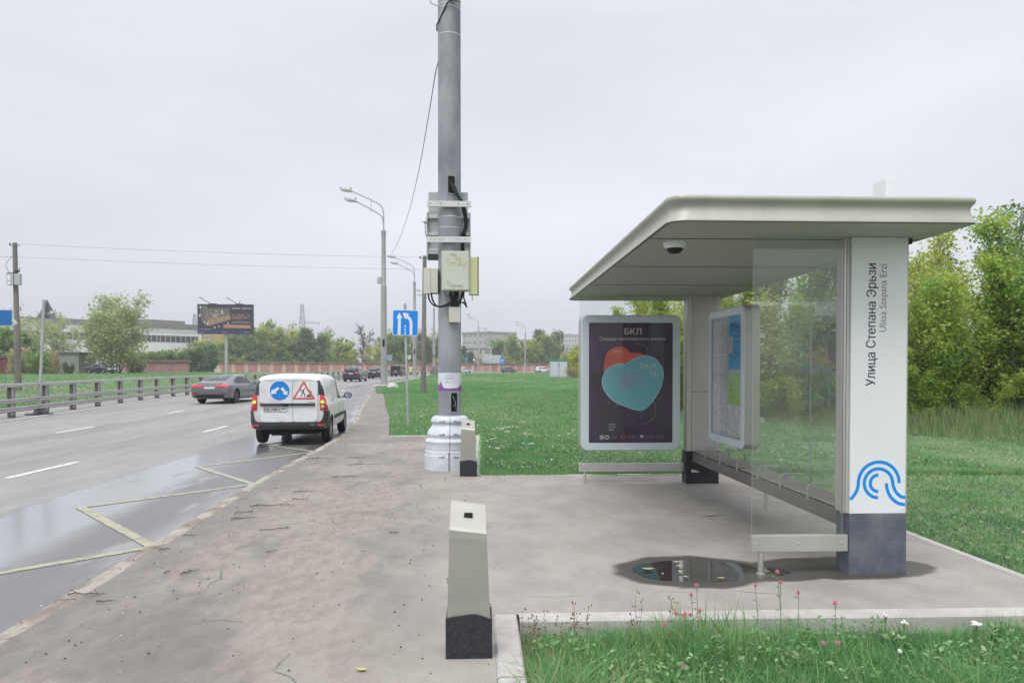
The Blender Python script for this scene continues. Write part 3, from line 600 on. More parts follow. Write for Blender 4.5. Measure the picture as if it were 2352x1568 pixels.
mbox(100, 225, 230, 755, M_MAPG); mbox(100, 800, 232, 1345, M_MAPG); mbox(250, 800, 378, 1360, M_MAPG); mbox(262, 175, 380, 715, M_MAPB); mbox(256, 395, 300, 560, M_MGREY, .0135); mbox(256, 770, 378, 1065, M_MAPL, .0135)
r_ = random.Random(5)
for (xa, xb, ya_, yb_, st) in ((106, 225, 240, 740, 22), (106, 225, 820, 1330, 15), (262, 370, 1080, 1345, 20), (305, 372, 270, 690, 20), (262, 368, 800, 1040, 22)):
    yy = ya_
    while yy < yb_:
        xx = xa+r_.random()*8
        while xx < xb-6:
            l_ = r_.uniform(5, 26); l_ = min(l_, xb-xx); 
            if r_.random() < .62: mbox(xx, yy, xx+l_, yy+st*.22, M_INK if r_.random() < .5 else M_MGREY, .0125)
            xx += l_+r_.uniform(4, 9)
        yy += st
put_text(mb, 'МОЯ', *mz(285, 290), .04, M_INK, T, w=.2, dep=.0125); put_text(mb, 'СКВА', *mz(285, 330), .04, M_INK, T, w=.25, dep=.0125)
B(mb, 'timetable', mc)
mb = MB(); mb.prism(rrect(.095, .095, w_-.095, h_-.095, .02), .005, .007, M_COVER, T); B(mb, 'glass_cover', mc)
for y_ in (8.6, 9.4):
    for z_ in (1.0, 2.0): mb = MB(); mb.box(3.19, y_-.03, z_-.03, 3.335, y_+.03, z_+.03, M_STEEL, .004); B(mb, 'mounting_bracket', mc)
# bench
mb = MB(); mb.box(2.95, 5.93, .315, 2.972, 10.2, .445, M('bench_rail', (.17, .155, .15), .5, .2, var=.1), .004); mb.box(2.975, 5.95, .40, 3.23, 10.18, .415, M_DARK); mb.box(3.235, 5.93, .36, 3.255, 10.2, .455, M_SLAT, .004)
for y_ in (6.2, 7.6, 9.0, 10.1): mb.box(2.972, y_-.02, .38, 3.235, y_+.02, .43, M_STEEL, .004)
be = B(mb, 'bench', sh)
for i in range(6):
    mb = MB(); x_ = 2.953+i*.052; mb.box(x_, 5.92, .446 if i else .456, x_+.032, 10.22, .468, M_SLAT, .004); B(mb, 'slat', be)
for y_ in (5.97, 6.54, 7.16, 7.75, 8.38, 9.0, 9.6):
    mb = MB(); pts = [(2.945, y_, .43), (2.945, y_, .53), (2.955, y_, .56), (2.985, y_, .572), (3.18, y_, .572), (3.235, y_, .56), (3.258, y_, .52), (3.262, y_, .44)]
    vs = []; fs = []
    for i, p in enumerate(pts):
        a = Vector(pts[max(i-1, 0)]); b = Vector(pts[min(i+1, len(pts)-1)]); dd = (b-a).normalized(); nn = Vector((-dd.z, 0, dd.x))*.005; hw = .020
        for sx_, sy_ in ((1, -1), (1, 1), (-1, 1), (-1, -1)): vs.append(Vector(p)+nn*sx_+Vector((0, hw*sy_, 0)))
    for i in range(len(pts)-1):
        for k in range(4): fs.append((i*4+k, i*4+(k+1) % 4, (i+1)*4+(k+1) % 4, (i+1)*4+k))
    fs += [(0, 1, 2, 3), tuple(len(pts)*4-4+k for k in range(4))]; mb.add(vs, fs, M_ARM); B(mb, 'armrest', be, 30)
mb = MB(); mb.lathe([(.026, 0), (.026, .44)], M_STEEL, 16, Matrix.Translation((3.19, 8.14, 0))); mb.box(3.16, 8.10, .31, 3.25, 8.18, .35, M_STEEL, .004); mb.lathe([(.045, .001), (.045, .01)], M_STEEL, 16, Matrix.Translation((3.19, 8.14, 0))); B(mb, 'bench_leg', be, 40)
# ------------------------------------------------------------------ bollards
M_BOLL = M('dull_steel', (.40, .40, .355), .36, .6, var=.05, sc=4, rvar=.05); M_BITU = M('bitumen', (.012, .014, .02), .35, col2=(.03, .034, .045), sc=45, bump=.3, bsc=60)
def bollard(loc, label, rz=0, s=1.):
    t = thing('bollard', loc, label, 'bollard', 'metal bollards along the stop', rz)
    def hw(z): return .1265+(.104-.1265)*min(z/.80, 1)
    prof = [(0., .0), (.0, .22), (.006, .60), (.012, .69)]
    # side outline (depth y, height z): front face leans slightly, top slopes down towards the road side
    out = [(0, .20), (.004, .45), (.010, .66), (.014, .70), (.024, .718), (.17, .828), (.185, .835), (.195, .828), (.198, .8), (.205, .2)]
    mb = MB(); vs = []; n = len(out)
    for s_ in (-1, 1):
        for y, z in out: vs.append((s_*hw(z)-(.012 if s_ > 0 else -.0)*(z/.83), y, z+(-.012*s_*(z > .6))))
    fs = [tuple(range(n)), tuple(range(2*n-1, n-1, -1))]+[(i, (i+1) % n, n+(i+1) % n, n+i) for i in range(n)]
    mb.add(vs, fs, M_BOLL); mb.build('body', t)
    mb = MB(); mb.box(-.028, .085, .762, .020, .108, .79, M_DARK, .002, Matrix.Rotation(0, 4, 'X')); o = mb.build('lock_slot', t)
    # black sleeve with an arched upper edge
    mb = MB(); N = 14; vs = []; fs = []
    for k in range(N+1):
        x = -.129+.258*k/N; zt = .218+.028*math.cos((x/.129)*1.45)+.003*math.sin(40*x)
        vs += [(x, -.006, 0), (x, -.006, zt)]
    for k in range(N): fs.append((2*k, 2*k+2, 2*k+3, 2*k+1))
    b0 = len(vs)
    for x in (-.129, .129): vs += [(x, -.006, 0), (x, -.006, .222), (x, .212, .222), (x, .212, 0)]
    fs += [(b0, b0+1, b0+2, b0+3), (b0+4, b0+5, b0+6, b0+7), (b0+3, b0+2, b0+6, b0+7), (b0+1, b0+2, b0+6, b0+5)]
    mb.add(vs, fs, M_BITU); mb.build('black_sleeve', t)
    return t
bollard((-.068, 4.08, 0), 'tall grey metal bollard with black foot nearest the camera, at the grass corner')
bollard((-.19, 11.06, TZ(11)), 'grey metal bollard with black foot standing in front of the ribbed pole base')
# ------------------------------------------------------------------ main pole
M_CONC = M('pole_paint', (.155, .175, .195), .6, col2=(.32, .335, .365), sc=1.7, lo=.36, hi=.6, bump=.25, bsc=35, stretch=(1, 1, .45))
M_PLAST = M('pale_plastic_cover', (.50, .54, .60), .55, col2=(.60, .64, .70), lo=.3, hi=.55, sc=4, bump=.12, bsc=70)
M_BOXG = M('greenish_box', (.50, .54, .46), .5, var=.05, sc=2.5); M_BOXC = M('cream_box', (.55, .55, .49), .5, var=.06, sc=4); M_BOXY = M('yellowed_box', (.52, .53, .36), .5, col2=(.50, .55, .22), sc=2.5); M_RAILM = M('mounting_channel', (.56, .59, .58), .45, .2, var=.06)
M_GAPK = M('hollow_black', (.004, .004, .004), .9); M_CAB = M('grey_equipment', (.42, .45, .46), .5, .2, var=.05)
PX, PY = -.507, 12.02
mp_ = thing('lighting_pole', (PX, PY, 0), 'thick grey lighting pole with equipment boxes and ribbed pale base cover', 'pole')
def PT(): return Matrix.Translation((PX, PY, 0))
def rad(z): return .185-.0004*(z)
mb = MB(); mb.lathe([(rad(z)*(1+.004*math.sin(z*3)), z) for z in np.linspace(.5, 13.5, 40)], M_CONC, 48, PT()); B(mb, 'shaft', mp_, 30)
mb = MB(); pr = [(.408, .0), (.408, .23), (.400, .238), (.400, .25), (.396, .30), (.386, .305), (.386, .33), (.390, .335), (.386, .41), (.392, .425), (.398, .45), (.386, .475), (.352, .49), (.345, .51), (.36, .54), (.365, .56), (.355, .60), (.315, .66), (.285, .70), (.282, .73), (.29, .735), (.305, .765), (.300, .80), (.275, .835), (.255, .845), (.25, .85), (.19, .855)]
mb.lathe(pr, M_PLAST, 56, PT(), sx=1, sy=1)
mb.box(PX-.005, PY-.412, .0, PX+.002, PY-.38, .30, M_SEAM)
bc = B(mb, 'base_cover', mp_, 28)
def on_cyl(x, z0, z1, r): return PY-math.sqrt(max(r*r-(x-PX)**2, 0))
mb = MB()
for za, zb_, rr in ((.0, .24, .41), (.24, .41, .40), (.41, .48, .399), (.48, .60, .366), (.6, .7, .34), (.7, .85, .306)):
    pass
sm = [(r, z) for r, z in pr if z < .85]
for i in range(len(sm)-1):
    (r0, z0), (r1, z1) = sm[i], sm[i+1]; mb.add([(PX+.012, PY-r0-.0025, z0), (PX+.019, PY-r0-.0025, z0), (PX+.019, PY-r1-.0025, z1), (PX+.012, PY-r1-.0025, z1)], [(0, 1, 2, 3)], M_SEAM)
M_SLOT = M('slot_shadow', (.30, .33, .37), .8)
for xa, xb in ((-.165, -.065), (.075, .165)):
    for z0, z1, rr in ((.755, .79, .306), (.555, .59, .366), (.205, .24, .409)):
        B(mb, 'moulded_slot' if len(mb.v) < 40 else 'base_seam', bc); mb = MB(); N = 6; vs = []; fs = []
        for k in range(N+1):
            x = xa+(xb-xa)*k/N; y = PY-math.sqrt(rr*rr-x*x)-.003; t_ = (k/N if xa < 0 else 1-k/N); vs += [(PX+x, y, z0+.004*(1-t_)), (PX+x, y, z0+(z1-z0)*(.35+.65*t_))]
        for k in range(N): fs.append((2*k, 2*k+2, 2*k+3, 2*k+1))
        mb.add(vs, fs, M_SLOT)
        mb.add([(p[0], p[1]-.001, p[2]) for p in vs[1::2]]+[(p[0], p[1]-.001, p[2]-.006) for p in vs[1::2]], [(k, k+1, N+2+k, N+1+k) for k in range(N)], M_SEAM)

B(mb, 'moulded_slot', bc)
def cylpatch(mb, x0, z0, x1, z1, r, mat, n=16, poly=None):
    vs = []; fs = []
    if poly is None:
        for k in range(n+1):
            x = x0+(x1-x0)*k/n; s_ = (x-PX)/r; s_ = max(-1, min(1, s_)); a = math.asin(s_); vs += [(PX+r*math.sin(a), PY-r*math.cos(a), z0), (PX+r*math.sin(a), PY-r*math.cos(a), z1)]
        for k in range(n): fs.append((2*k, 2*k+2, 2*k+3, 2*k+1))
    mb.add(vs, fs, mat)
def cyl_poly(mb, poly, zc, ac_, r, mat):
    """2-D outline wrapped on the shaft: arc length, height"""
    mb.add([(PX+r*math.sin(ac_+x/r), PY-r*math.cos(ac_+x/r), zc+z) for x, z in poly], [tuple(range(len(poly)))], mat)
def hatch(zc, h, ac_, wires=True):
    mb = MB(); o_ = rrect(-.072, -h/2, .072, h/2, .035, 6); i_ = rrect(-.052, -h/2+.022, .052, h/2-.022, .022, 6); n = len(o_); r0 = rad(zc)
    W_ = lambda p, r: (PX+r*math.sin(ac_+p[0]/r0), PY-r*math.cos(ac_+p[0]/r0), zc+p[1])
    vs = [W_(p, r0-.01) for p in o_]+[W_(p, r0+.014) for p in o_]+[W_(p, r0+.014) for p in i_]+[W_(p, r0+.001) for p in i_]
    mb.add(vs, [(j*n+k, j*n+(k+1) % n, (j+1)*n+(k+1) % n, (j+1)*n+k) for j in range(3) for k in range(n)], M_CONC)
    nx_, ny_ = math.sin(ac_), -math.cos(ac_); tx_, ty_ = math.cos(ac_), math.sin(ac_)
    mb.add([(PX+nx_*(r0+.0035)+tx_*p[0]*1.0, PY+ny_*(r0+.0035)+ty_*p[0]*1.0, zc+p[1]) for p in i_], [tuple(range(n))], M_GAPK)
    return B(mb, 'hatch_frame', mp_, 40)
h1 = hatch(1.075, .345, R(24)); h2 = hatch(4.53, .315, R(12))
mb = MB(); mb.tube([(PX+.05, PY-.19, 1.18), (PX+.09, PY-.19, 1.10), (PX+.11, PY-.18, .95)], .003, M_BAND, 5); mb.tube([(PX+.06, PY-.19, 1.0), (PX+.09, PY-.188, 1.06)], .002, M_BAND, 5); B(mb, 'loose_wire', h1)
M_NOTE = M('notice_paper', (.70, .72, .76), .5, col2=(.60, .68, .76), sc=4); M_PURP = M('notice_purple', (.20, .05, .26), .5, col2=(.30, .10, .36), sc=14); M_PURL = M('notice_lilac', (.42, .30, .55), .5)
mb = MB(); cylpatch(mb, PX-.186, 1.26, PX+.186, 1.545, .1885, M_NOTE); nr = .1895
sky_ = [(-.28, -.14), (.28, -.14), (.28, -.075), (.262, -.07), (.258, -.03), (.25, -.075), (.22, -.07), (.218, .0), (.212, .02), (.206, -.06), (.17, -.085), (.12, -.105), (-.10, -.105), (-.125, -.06), (-.13, .03), (-.137, .04), (-.145, .0), (-.15, -.04), (-.165, -.01), (-.175, .0), (-.18, -.03), (-.2, -.05), (-.23, -.03), (-.24, -.06), (-.28, -.06)]
def fine(poly, st=.02):
    out = []
    for i, p in enumerate(poly):
        q = poly[(i+1) % len(poly)]; n_ = max(1, int(math.hypot(q[0]-p[0], q[1]-p[1])/st)); out += [(p[0]+(q[0]-p[0])*k/n_, p[1]+(q[1]-p[1])*k/n_) for k in range(n_)]
    return out
# skyline drawn as thin columns so that it follows the round shaft
import bisect
def sky_h(x):
    best = -.105
    tops = [(-.28, -.06), (-.24, -.06), (-.23, -.03), (-.2, -.05), (-.18, -.03), (-.17, .0), (-.15, -.04), (-.145, 0), (-.135, .035), (-.127, -.05), (-.10, -.095), (0, -.108), (.12, -.10), (.17, -.085), (.206, -.05), (.214, .02), (.222, -.07), (.25, -.06), (.258, -.03), (.266, -.07), (.28, -.07)]
    return float(np.interp(x, [a for a, b in tops], [b for a, b in tops]))
N = 90
for k in range(N):
    x0 = -.27+.54*k/N; x1 = -.27+.54*(k+1)/N; h0 = sky_h(x0); h1_ = sky_h(x1); vs = []
    for x, z in ((x0, -.1405), (x1, -.1405), (x1, h1_), (x0, h0)): vs.append((PX+nr*math.sin(x/nr), PY-nr*math.cos(x/nr), 1.4025+z))
    mb.add(vs, [(0, 1, 2, 3)], M_PURP)
for i, (z_, a, b) in enumerate(((.10, -.06, .09), (.085, -.06, .08), (.055, -.06, .10), (.04, -.06, .06), (0, -.06, .04), (-.012, -.06, .03))):
    for k in range(12):
        x0 = a+(b-a)*k/12; x1 = a+(b-a)*(k+.75)/12
        mb.add([(PX+nr*math.sin(x/nr), PY-nr*math.cos(x/nr), 1.4025+z) for x, z in ((x0, z_), (x1, z_), (x1, z_+.005), (x0, z_+.005))], [(0, 1, 2, 3)], M_TXT2)
cyl_poly(mb, arc(.075, 0, .008, 0, 330, 8), 1.4025, 0, nr, M_RED)
B(mb, 'notice', mp_)
# boxes and mounting channels
mb = MB(); mb.box(-.855, PY-.235, 4.17, -.155, PY-.195, 4.262, M_RAILM, .004)
for x in (-.80, -.64, -.36, -.21): mb.lathe([(.008, 0), (.008, .008)], M_DARK, 8, Matrix.Translation((x, PY-.235, 4.22)) @ Matrix.Rotation(R(90), 4, 'X'))
B(mb, 'mounting_channel', mp_)
mb = MB(); mb.box(-.855, PY-.235, 3.61, -.155, PY-.195, 3.70, M_RAILM, .004)
for x in (-.79, -.74, -.66, -.61, -.38, -.33, -.26, -.21): mb.lathe([(.006, 0), (.006, .008)], M_DARK, 8, Matrix.Translation((x, PY-.235, 3.66)) @ Matrix.Rotation(R(90), 4, 'X'))
B(mb, 'mounting_channel', mp_)
mb = MB(); mb.box(-.86, PY+.20, 4.17, -.215, PY+.26, 4.50, M_CAB, .005); mb.box(-.88, PY+.20, 3.42, -.175, PY+.24, 4.165, M_CAB, .005)
for z_ in (4.10, 3.82, 3.56, 3.50):
    mb.box(-.87, PY+.15, z_-.035, -.185, PY+.20, z_+.02, M_RAILM, .004)
mb.box(-.885, PY+.12, 3.40, -.865, PY+.26, 4.16, M_CAB, .003); mb.box(-.185, PY+.12, 3.44, -.17, PY+.26, 4.16, M_CAB, .003); mb.box(-.865, PY+.12, 3.40, -.185, PY+.30, 3.48, M_BASEK, .004)
B(mb, 'equipment_frame', mp_)
mb = MB(); mb.lathe([(.0, 4.10), (.03, 4.09), (.045, 4.06), (.048, 3.99), (.03, 3.985)], M_SIGNW, 16, Matrix.Translation((-.91, PY+.1, 0))); mb.tube([(-.91, PY+.1, 3.985), (-.90, PY+.1, 3.8), (-.83, PY+.08, 3.62)], .006, M_DARK, 6); mb.box(-.92, PY+.09, 3.97, -.86, PY+.13, 3.985, M_CAB); B(mb, 'antenna', mp_, 40)
mb = MB(); mb.box(-.615, PY-.42, 2.83, -.185, PY-.20, 3.445, M_BOXG, .008); mb.box(-.60, PY-.43, 2.845, -.20, PY-.421, 3.43, M_BOXG, .004)
bx = B(mb, 'equipment_box', mp_)
Tb = frame_T((-.615, PY-.4315, 2.83), (1, 0, 0), (0, 0, 1)); mb = MB(); M_GRA = M('ochre_scrawl', (.50, .42, .12), .6); M_GRB = M('faded_pen', (.22, .23, .20), .6)
def bq(x, y): return ((x-450)*.001706+.0, (1105-y)*.001706)
put_text(mb, 'РЩ', *bq(530, 795), .045, M_GRB, Tb, dep=-.001, shear=.1); B(mb, 'box_lettering', bx); mb = MB(); put_text(mb, 'П239-88-2', *bq(522, 1075), .034, M_GRB, Tb, w=.22, dep=-.001); B(mb, 'box_lettering', bx); mb = MB(); put_text(mb, 'U', *bq(503, 1045), .05, M_GRB, Tb, dep=-.001); B(mb, 'box_lettering', bx); mb = MB()
for c_ in ([(535, 820), (505, 825), (500, 845), (530, 855), (525, 880), (510, 882)], [(545, 885), (548, 840), (560, 865), (572, 838), (575, 880)], [(565, 815), (625, 812)], [(592, 815), (590, 850), (605, 875), (620, 835), (600, 830)], [(632, 808), (622, 870)], [(655, 870), (650, 880), (680, 850), (665, 855)], [(600, 870), (640, 876)]):
    strip2d(mb, [bq(*p) for p in crom(c_, 4)], .009, M_GRA, Tb, -.001)
B(mb, 'scrawl', bx); mb = MB()
tri_ = [bq(598, 893), bq(618, 932), bq(582, 932)]
strip2d(mb, tri_+[tri_[0]], .006, M_SIGNW, Tb, -.001); strip2d(mb, [bq(599, 905), bq(597, 916), bq(602, 916), bq(599, 927)], .003, M_DARK, Tb, -.001)
B(mb, 'warning_symbol', bx)
mb = MB(); mb.box(-.19, PY-.36, 2.775, -.052, PY-.18, 3.36, M_BOXY, .006); mb.box(-.052, PY-.37, 2.775, -.036, PY-.17, 3.365, M('rusty_edge', (.20, .12, .06), .8, var=.3, sc=12), .003); mb.tube([(-.14, PY-.3, 2.78), (-.138, PY-.3, 2.68)], .005, M_DARK, 6); B(mb, 'equipment_box', mp_)
mb = MB(); mb.box(-.905, PY-.22, 2.815, -.685, PY+.06, 3.205, M_BOXC, .01); mb.box(-.91, PY-.232, 2.80, -.80, PY-.2215, 3.20, M_BOXC, .004); mb.box(-.685, PY-.08, 2.86, -.66, PY+.05, 3.12, M_DARK, .003); B(mb, 'equipment_box', mp_)
mb = MB(); mb.box(-.51, PY-.27, 2.345, -.325, PY-.17, 2.585, M_BOXC, .006); mb.box(-.515, PY-.262, 2.345, -.5105, PY-.17, 2.585, M('rusty_edge', (.2, .12, .06)), .0); B(mb, 'junction_box', mp_)
mb = MB()
for k, (a, dx) in enumerate(((-.84, 0), (-.79, .02))):
    mb.tube(crom([(a, PY-.15, 2.81), (a+.02, PY-.17, 2.70), (a+.10, PY-.22, 2.61-.01*k), (a+.22, PY-.24, 2.60), (-.48+dx, PY-.25, 2.66), (-.43, PY-.26, 2.74), (-.36+dx, PY-.27, 2.84)], 5), .013, M_DARK, 7)
for a, b, c_ in (((-.50, 2.83), (-.46, 2.70), (-.42, 2.60)), ((-.36, 2.83), (-.38, 2.72), (-.42, 2.58)), ((-.30, 2.83), (-.31, 2.72), (-.38, 2.64)), ((-.44, 2.74), (-.41, 2.66), (-.45, 2.58)), ((-.40, 2.83), (-.40, 2.7), (-.37, 2.58))):
    mb.tube(crom([(p[0], PY-.24, p[1]) for p in (a, b, c_)], 4), .017, M_DARK, 7)
mb.tube(crom([(-.35, PY-.24, 2.64), (-.30, PY-.25, 2.66), (-.26, PY-.25, 2.64), (-.225, PY-.25, 2.58)], 4), .014, M_DARK, 7); mb.box(-.48, PY-.25, 2.585, -.35, PY-.19, 2.68, M_DARK, .01)
mb.tube(crom([(-.27, PY-.25, 2.83), (-.27, PY-.27, 2.72), (-.23, PY-.25, 2.62)], 4), .012, M_DARK, 7)
for x in (-.52, -.33): mb.lathe([(.022, 2.79), (.022, 2.83)], M_BOXC, 10, Matrix.Translation((x, PY-.28, 0)))
B(mb, 'cable_bundle', mp_, 40)
mb = MB()
for k in range(7):
    o_ = (k-3)*.008
    mb.tube(crom([(-.47+o_*.6, PY-.17, 4.62-.02*k), (-.45+o_, PY-.205, 4.52), (-.39+o_, PY-.215, 4.40), (-.32+o_, PY-.20, 4.28), (-.275+o_, PY-.17, 4.16), (-.245+o_, PY-.10, 4.0), (-.245+o_, PY-.06, 3.88), (-.28+o_, PY-.03, 3.78), (-.30+o_, PY+.05, 3.66), (-.30+o_, PY+.06, 3.48)], 4), .010, M_DARK, 6)
mb.box(-.33, PY-.02, 3.70, -.24, PY+.06, 3.80, M_DARK, .01)
mb.tube(crom([(-.42, PY-.215, 4.46), (-.36, PY-.225, 4.40), (-.31, PY-.235, 4.29)], 4), .004, M('teal_wire', (.1, .3, .28), .5), 5)
B(mb, 'cable_bundle', mp_, 40)
mb = MB()
for z_, tl_ in ((3.86, 0), (4.03, 0), (6.93, .03), (7.35, .02), (7.40, .02), (1.22, 0)):
    r0 = rad(z_)+.002; N = 40; vs = []; fs = []
    for k in range(N):
        a = 2*math.pi*k/N
        for dz in (0, .014): vs.append((PX+r0*math.cos(a), PY+r0*math.sin(a), z_+dz))
    for k in range(N): a = 2*k; b = 2*((k+1) % N); fs.append((a, b, b+1, a+1))
    if z_ > 2: mb = MB(); mb.add(vs, fs, M_BAND); B(mb, 'steel_band', mp_)
mb = MB(); mb.box(-.50, PY-.30, 7.44, -.33, PY-.18, 7.7, M_BOXC, .01); mb.tube([(-.80, PY-.1, 7.7), (-.80, PY-.1, 7.42), (-.66, PY-.12, 7.36)], .012, M_CAB, 6); mb.tube([(-.42, PY-.25, 7.44), (-.52, PY-.22, 7.38), (-.70, PY-.09, 7.08), (-.7, PY-.05, 7.0)], .012, M_DARK, 6); B(mb, 'equipment_box', mp_)
# ------------------------------------------------------------------ measured points
_fw = Vector((math.sin(YAW)*math.cos(PITCH), math.cos(YAW)*math.cos(PITCH), -math.sin(PITCH))); _rt = Vector((math.cos(YAW), -math.sin(YAW), 0)); _up = _rt.cross(_fw)
_VP = 848+1700*math.tan(PITCH)
def at(u, v, y):
    """world point at distance y ahead seen at photograph position u, v"""
    d = _rt*(u-1176)/1700+_up*(_VP-v)/1700+_fw; return Vector((0, 0, EYE))+d*(y/d.y)
def ORD(i): return ['first', 'second', 'third', 'fourth', 'fifth', 'sixth', 'seventh', 'eighth', 'ninth', 'tenth', 'eleventh', 'twelfth', 'thirteenth', 'fourteenth', 'fifteenth', 'sixteenth', 'seventeenth', 'eighteenth', 'nineteenth', 'twentieth', 'twenty-first', 'twenty-second', 'twenty-third', 'twenty-fourth', 'twenty-fifth', 'twenty-sixth', 'twenty-seventh', 'twenty-eighth', 'twenty-ninth', 'thirtieth', 'thirty-first', 'thirty-second', 'thirty-third', 'thirty-fourth', 'thirty-fifth', 'thirty-sixth', 'thirty-seventh', 'thirty-eighth', 'thirty-ninth', 'fortieth'][i]
M_GALV = M('galvanised', (.42, .43, .43), .5, .3, var=.08, sc=3); M_LAMPC = M('lamp_pole_concrete', (.33, .335, .335), .8, var=.1, sc=2, stretch=(1, 1, .3), bump=.1)
M_OLDC = M('old_concrete', (.17, .155, .15), .85, var=.15, sc=2, stretch=(1, 1, .3), bump=.2); M_LAMPH = M('lamp_head', (.42, .44, .46), .4, .2); M_LENS = M('lamp_glass', (.62, .66, .68), .15, coat=.5)
M_SBLUE = M('sign_blue', (.0, .22, .74), .35, var=.04, sc=3); M_SWHITE = M('sign_white', (.72, .74, .78), .35); M_SBACK = M('sign_back', (.20, .21, .22), .5, .2, var=.06)
# ------------------------------------------------------------------ street lamps
def street_lamp(base, H, label, face=math.pi, arms=2, cover=False, extra=False):
    t = thing('street_lamp', base, label, 'street lamp', 'grey twin armed lamps along the road'); k = H/16.2
    mb = MB(); mb.tube([(0, 0, 0), (0, 0, 8.2*k)], [.27*k, .235*k], M_LAMPC, 16); mb.tube([(0, 0, 8.2*k), (0, 0, 8.35*k), (0, 0, 12.4*k)], [.25*k, .20*k, .17*k], M_LAMPC, 14)
    mb.tube([(0, 0, 12.4*k), (0, 0, 12.8*k)], [.2*k, .2*k], M_LAMPC, 12); mb.box(-.22*k, -.10, 8.5*k, -.5*k, .12, 9.1*k, M_LAMPH) if False else None
    mb.box(-.52*k, -.12, 8.45*k, -.2*k, .12, 9.0*k, M_LAMPH, .01); mb.box(-.09, -.30*k, 3.3*k, .09, -.2*k, 3.9*k, M_DARK, .01); mb.build('shaft', t, 40)
    dx = Vector((math.cos(face), math.sin(face), 0))
    for j in range(arms):
        top = (14.7 if j == 0 else 13.9)*k; ln_ = (2.75 if j == 0 else 2.35)*k; z2 = (16.1 if j == 0 else 15.25)*k
        off = Vector((-dx.y, dx.x, 0))*(.06 if j else -.06)
        pts = crom([Vector((0, 0, 12.6*k))+off, Vector((0, 0, top-.6*k))+off, dx*.15*k+off+Vector((0, 0, top+.05*k)), dx*.75*k+off+Vector((0, 0, top+.50*k)), dx*ln_+off+Vector((0, 0, z2))], 5)
        mb = MB(); mb.tube(pts, .055*k, M_GALV, 8); mb.build('arm', t, 40)
        c = dx*(ln_+.35*k)+off+Vector((0, 0, z2+.05*k)); ang = Matrix.Translation(c) @ Matrix.Rotation(math.atan2(dx.y, dx.x), 4, 'Z') @ Matrix.Rotation(-.32, 4, 'Y')
        mb = MB(); mb.lathe([(0, -.6*k), (.10*k, -.58*k), (.16*k, -.35*k), (.20*k, 0), (.17*k, .35*k), (.08*k, .5*k), (0, .52*k)], M_LAMPH, 14, ang @ Matrix.Rotation(R(90), 4, 'Y'), sx=.7)
        mb.box(-.45*k, -.07*k, .1*k, -.3*k, .07*k, .3*k, M_LAMPH, .01, ang)
        h = mb.build('lamp_head', t, 50)
        mb = MB(); mb.lathe([(0, -.30*k), (.12*k, -.26*k), (.185*k, 0), (.15*k, .3*k), (0, .44*k)], M_LENS, 14, ang @ Matrix.Translation((.05*k, 0, -.08*k)) @ Matrix.Rotation(R(90), 4, 'Y'), sx=.75); mb.build('lens', h, 50)
    if arms == 2: mb = MB(); mb.tube([dx*1.0*k+Vector((0, .06, 14.3*k)), dx*1.0*k+Vector((0, -.06, 15.3*k))], .02*k, M_GALV, 5); mb.build('brace', t)
    if cover:
        s = 1.9; mb = MB(); mb.lathe([(r*s, z*s) for r, z in pr], M_OLDC, 24); mb.build('base_cover', t, 30)
    if extra:
        mb = MB(); mb.tube([(0, 0, 12.6*k), (1.9*k, 0, 12.2*k)], .05*k, M_GALV, 6); mb.box(1.6*k, -.2*k, 12.1*k, 2.5*k, .2*k, 12.4*k, M_LAMPH, .05); mb.build('arm', t)
    return t
def gz(x, y): return TZ(y)
LP = [(882, 887, 61.4, 16.2, 'nearest twin armed lamp post, standing on the kerb past the white van', {}), (952.5, 866, 98.5, 16.2, 'twin armed lamp post seen just right of the lane sign', {}),
      (997, 864, 142, 16.2, 'twin armed lamp post on a wide moulded base left of the big pole', {'cover': True}), (1099, 857, 207, 16.0, 'lamp post just right of the big pole with a short extra arm', {'extra': True}),
      (1206.5, 853, 238, 15.9, 'lamp post between the far grey and white cars', {}), (1288, 852, 273, 15.6, 'lamp post rising behind the green topped cabinet', {}), (1323, 852, 305, 15.4, 'farthest lamp post at the left edge of the shelter glass', {})]
for u, v, y, H, lab, kw in LP:
    p = at(u, v, y); street_lamp((p.x, y, TZ(y)-.02), H, lab, face=math.pi if y < 150 else math.pi+.25, **kw)
    if y < 110:
        mb = MB(); mb.lathe([(.55, -.1), (.52, .08), (.3, .14), (.28, .14)], M_KERB, 14, Matrix.Translation((p.x+.1, y, TZ(y)))); o = mb.build('concrete_footing', None, 40); tag(o, 'rough concrete footing round the foot of the '+('nearest' if y < 70 else 'second nearest')+' lamp post', 'footing')
# concrete rubble at the nearest lamp post
mb = MB(); bm = bmesh.new(); bmesh.ops.create_icosphere(bm, subdivisions=2, radius=.3)
for v in bm.verts: v.co = Vector((v.co.x*1.5, v.co.y*.9, v.co.z*1.0))*(1+random.uniform(-.2, .2))
mb.bm(bm, M_KERB); o = mb.build('concrete_lump', None, 30); o.location = (at(900, 890, 57).x, 57, TZ(57)+.05); tag(o, 'broken lump of concrete in the grass beside the nearest lamp post', 'concrete lump')
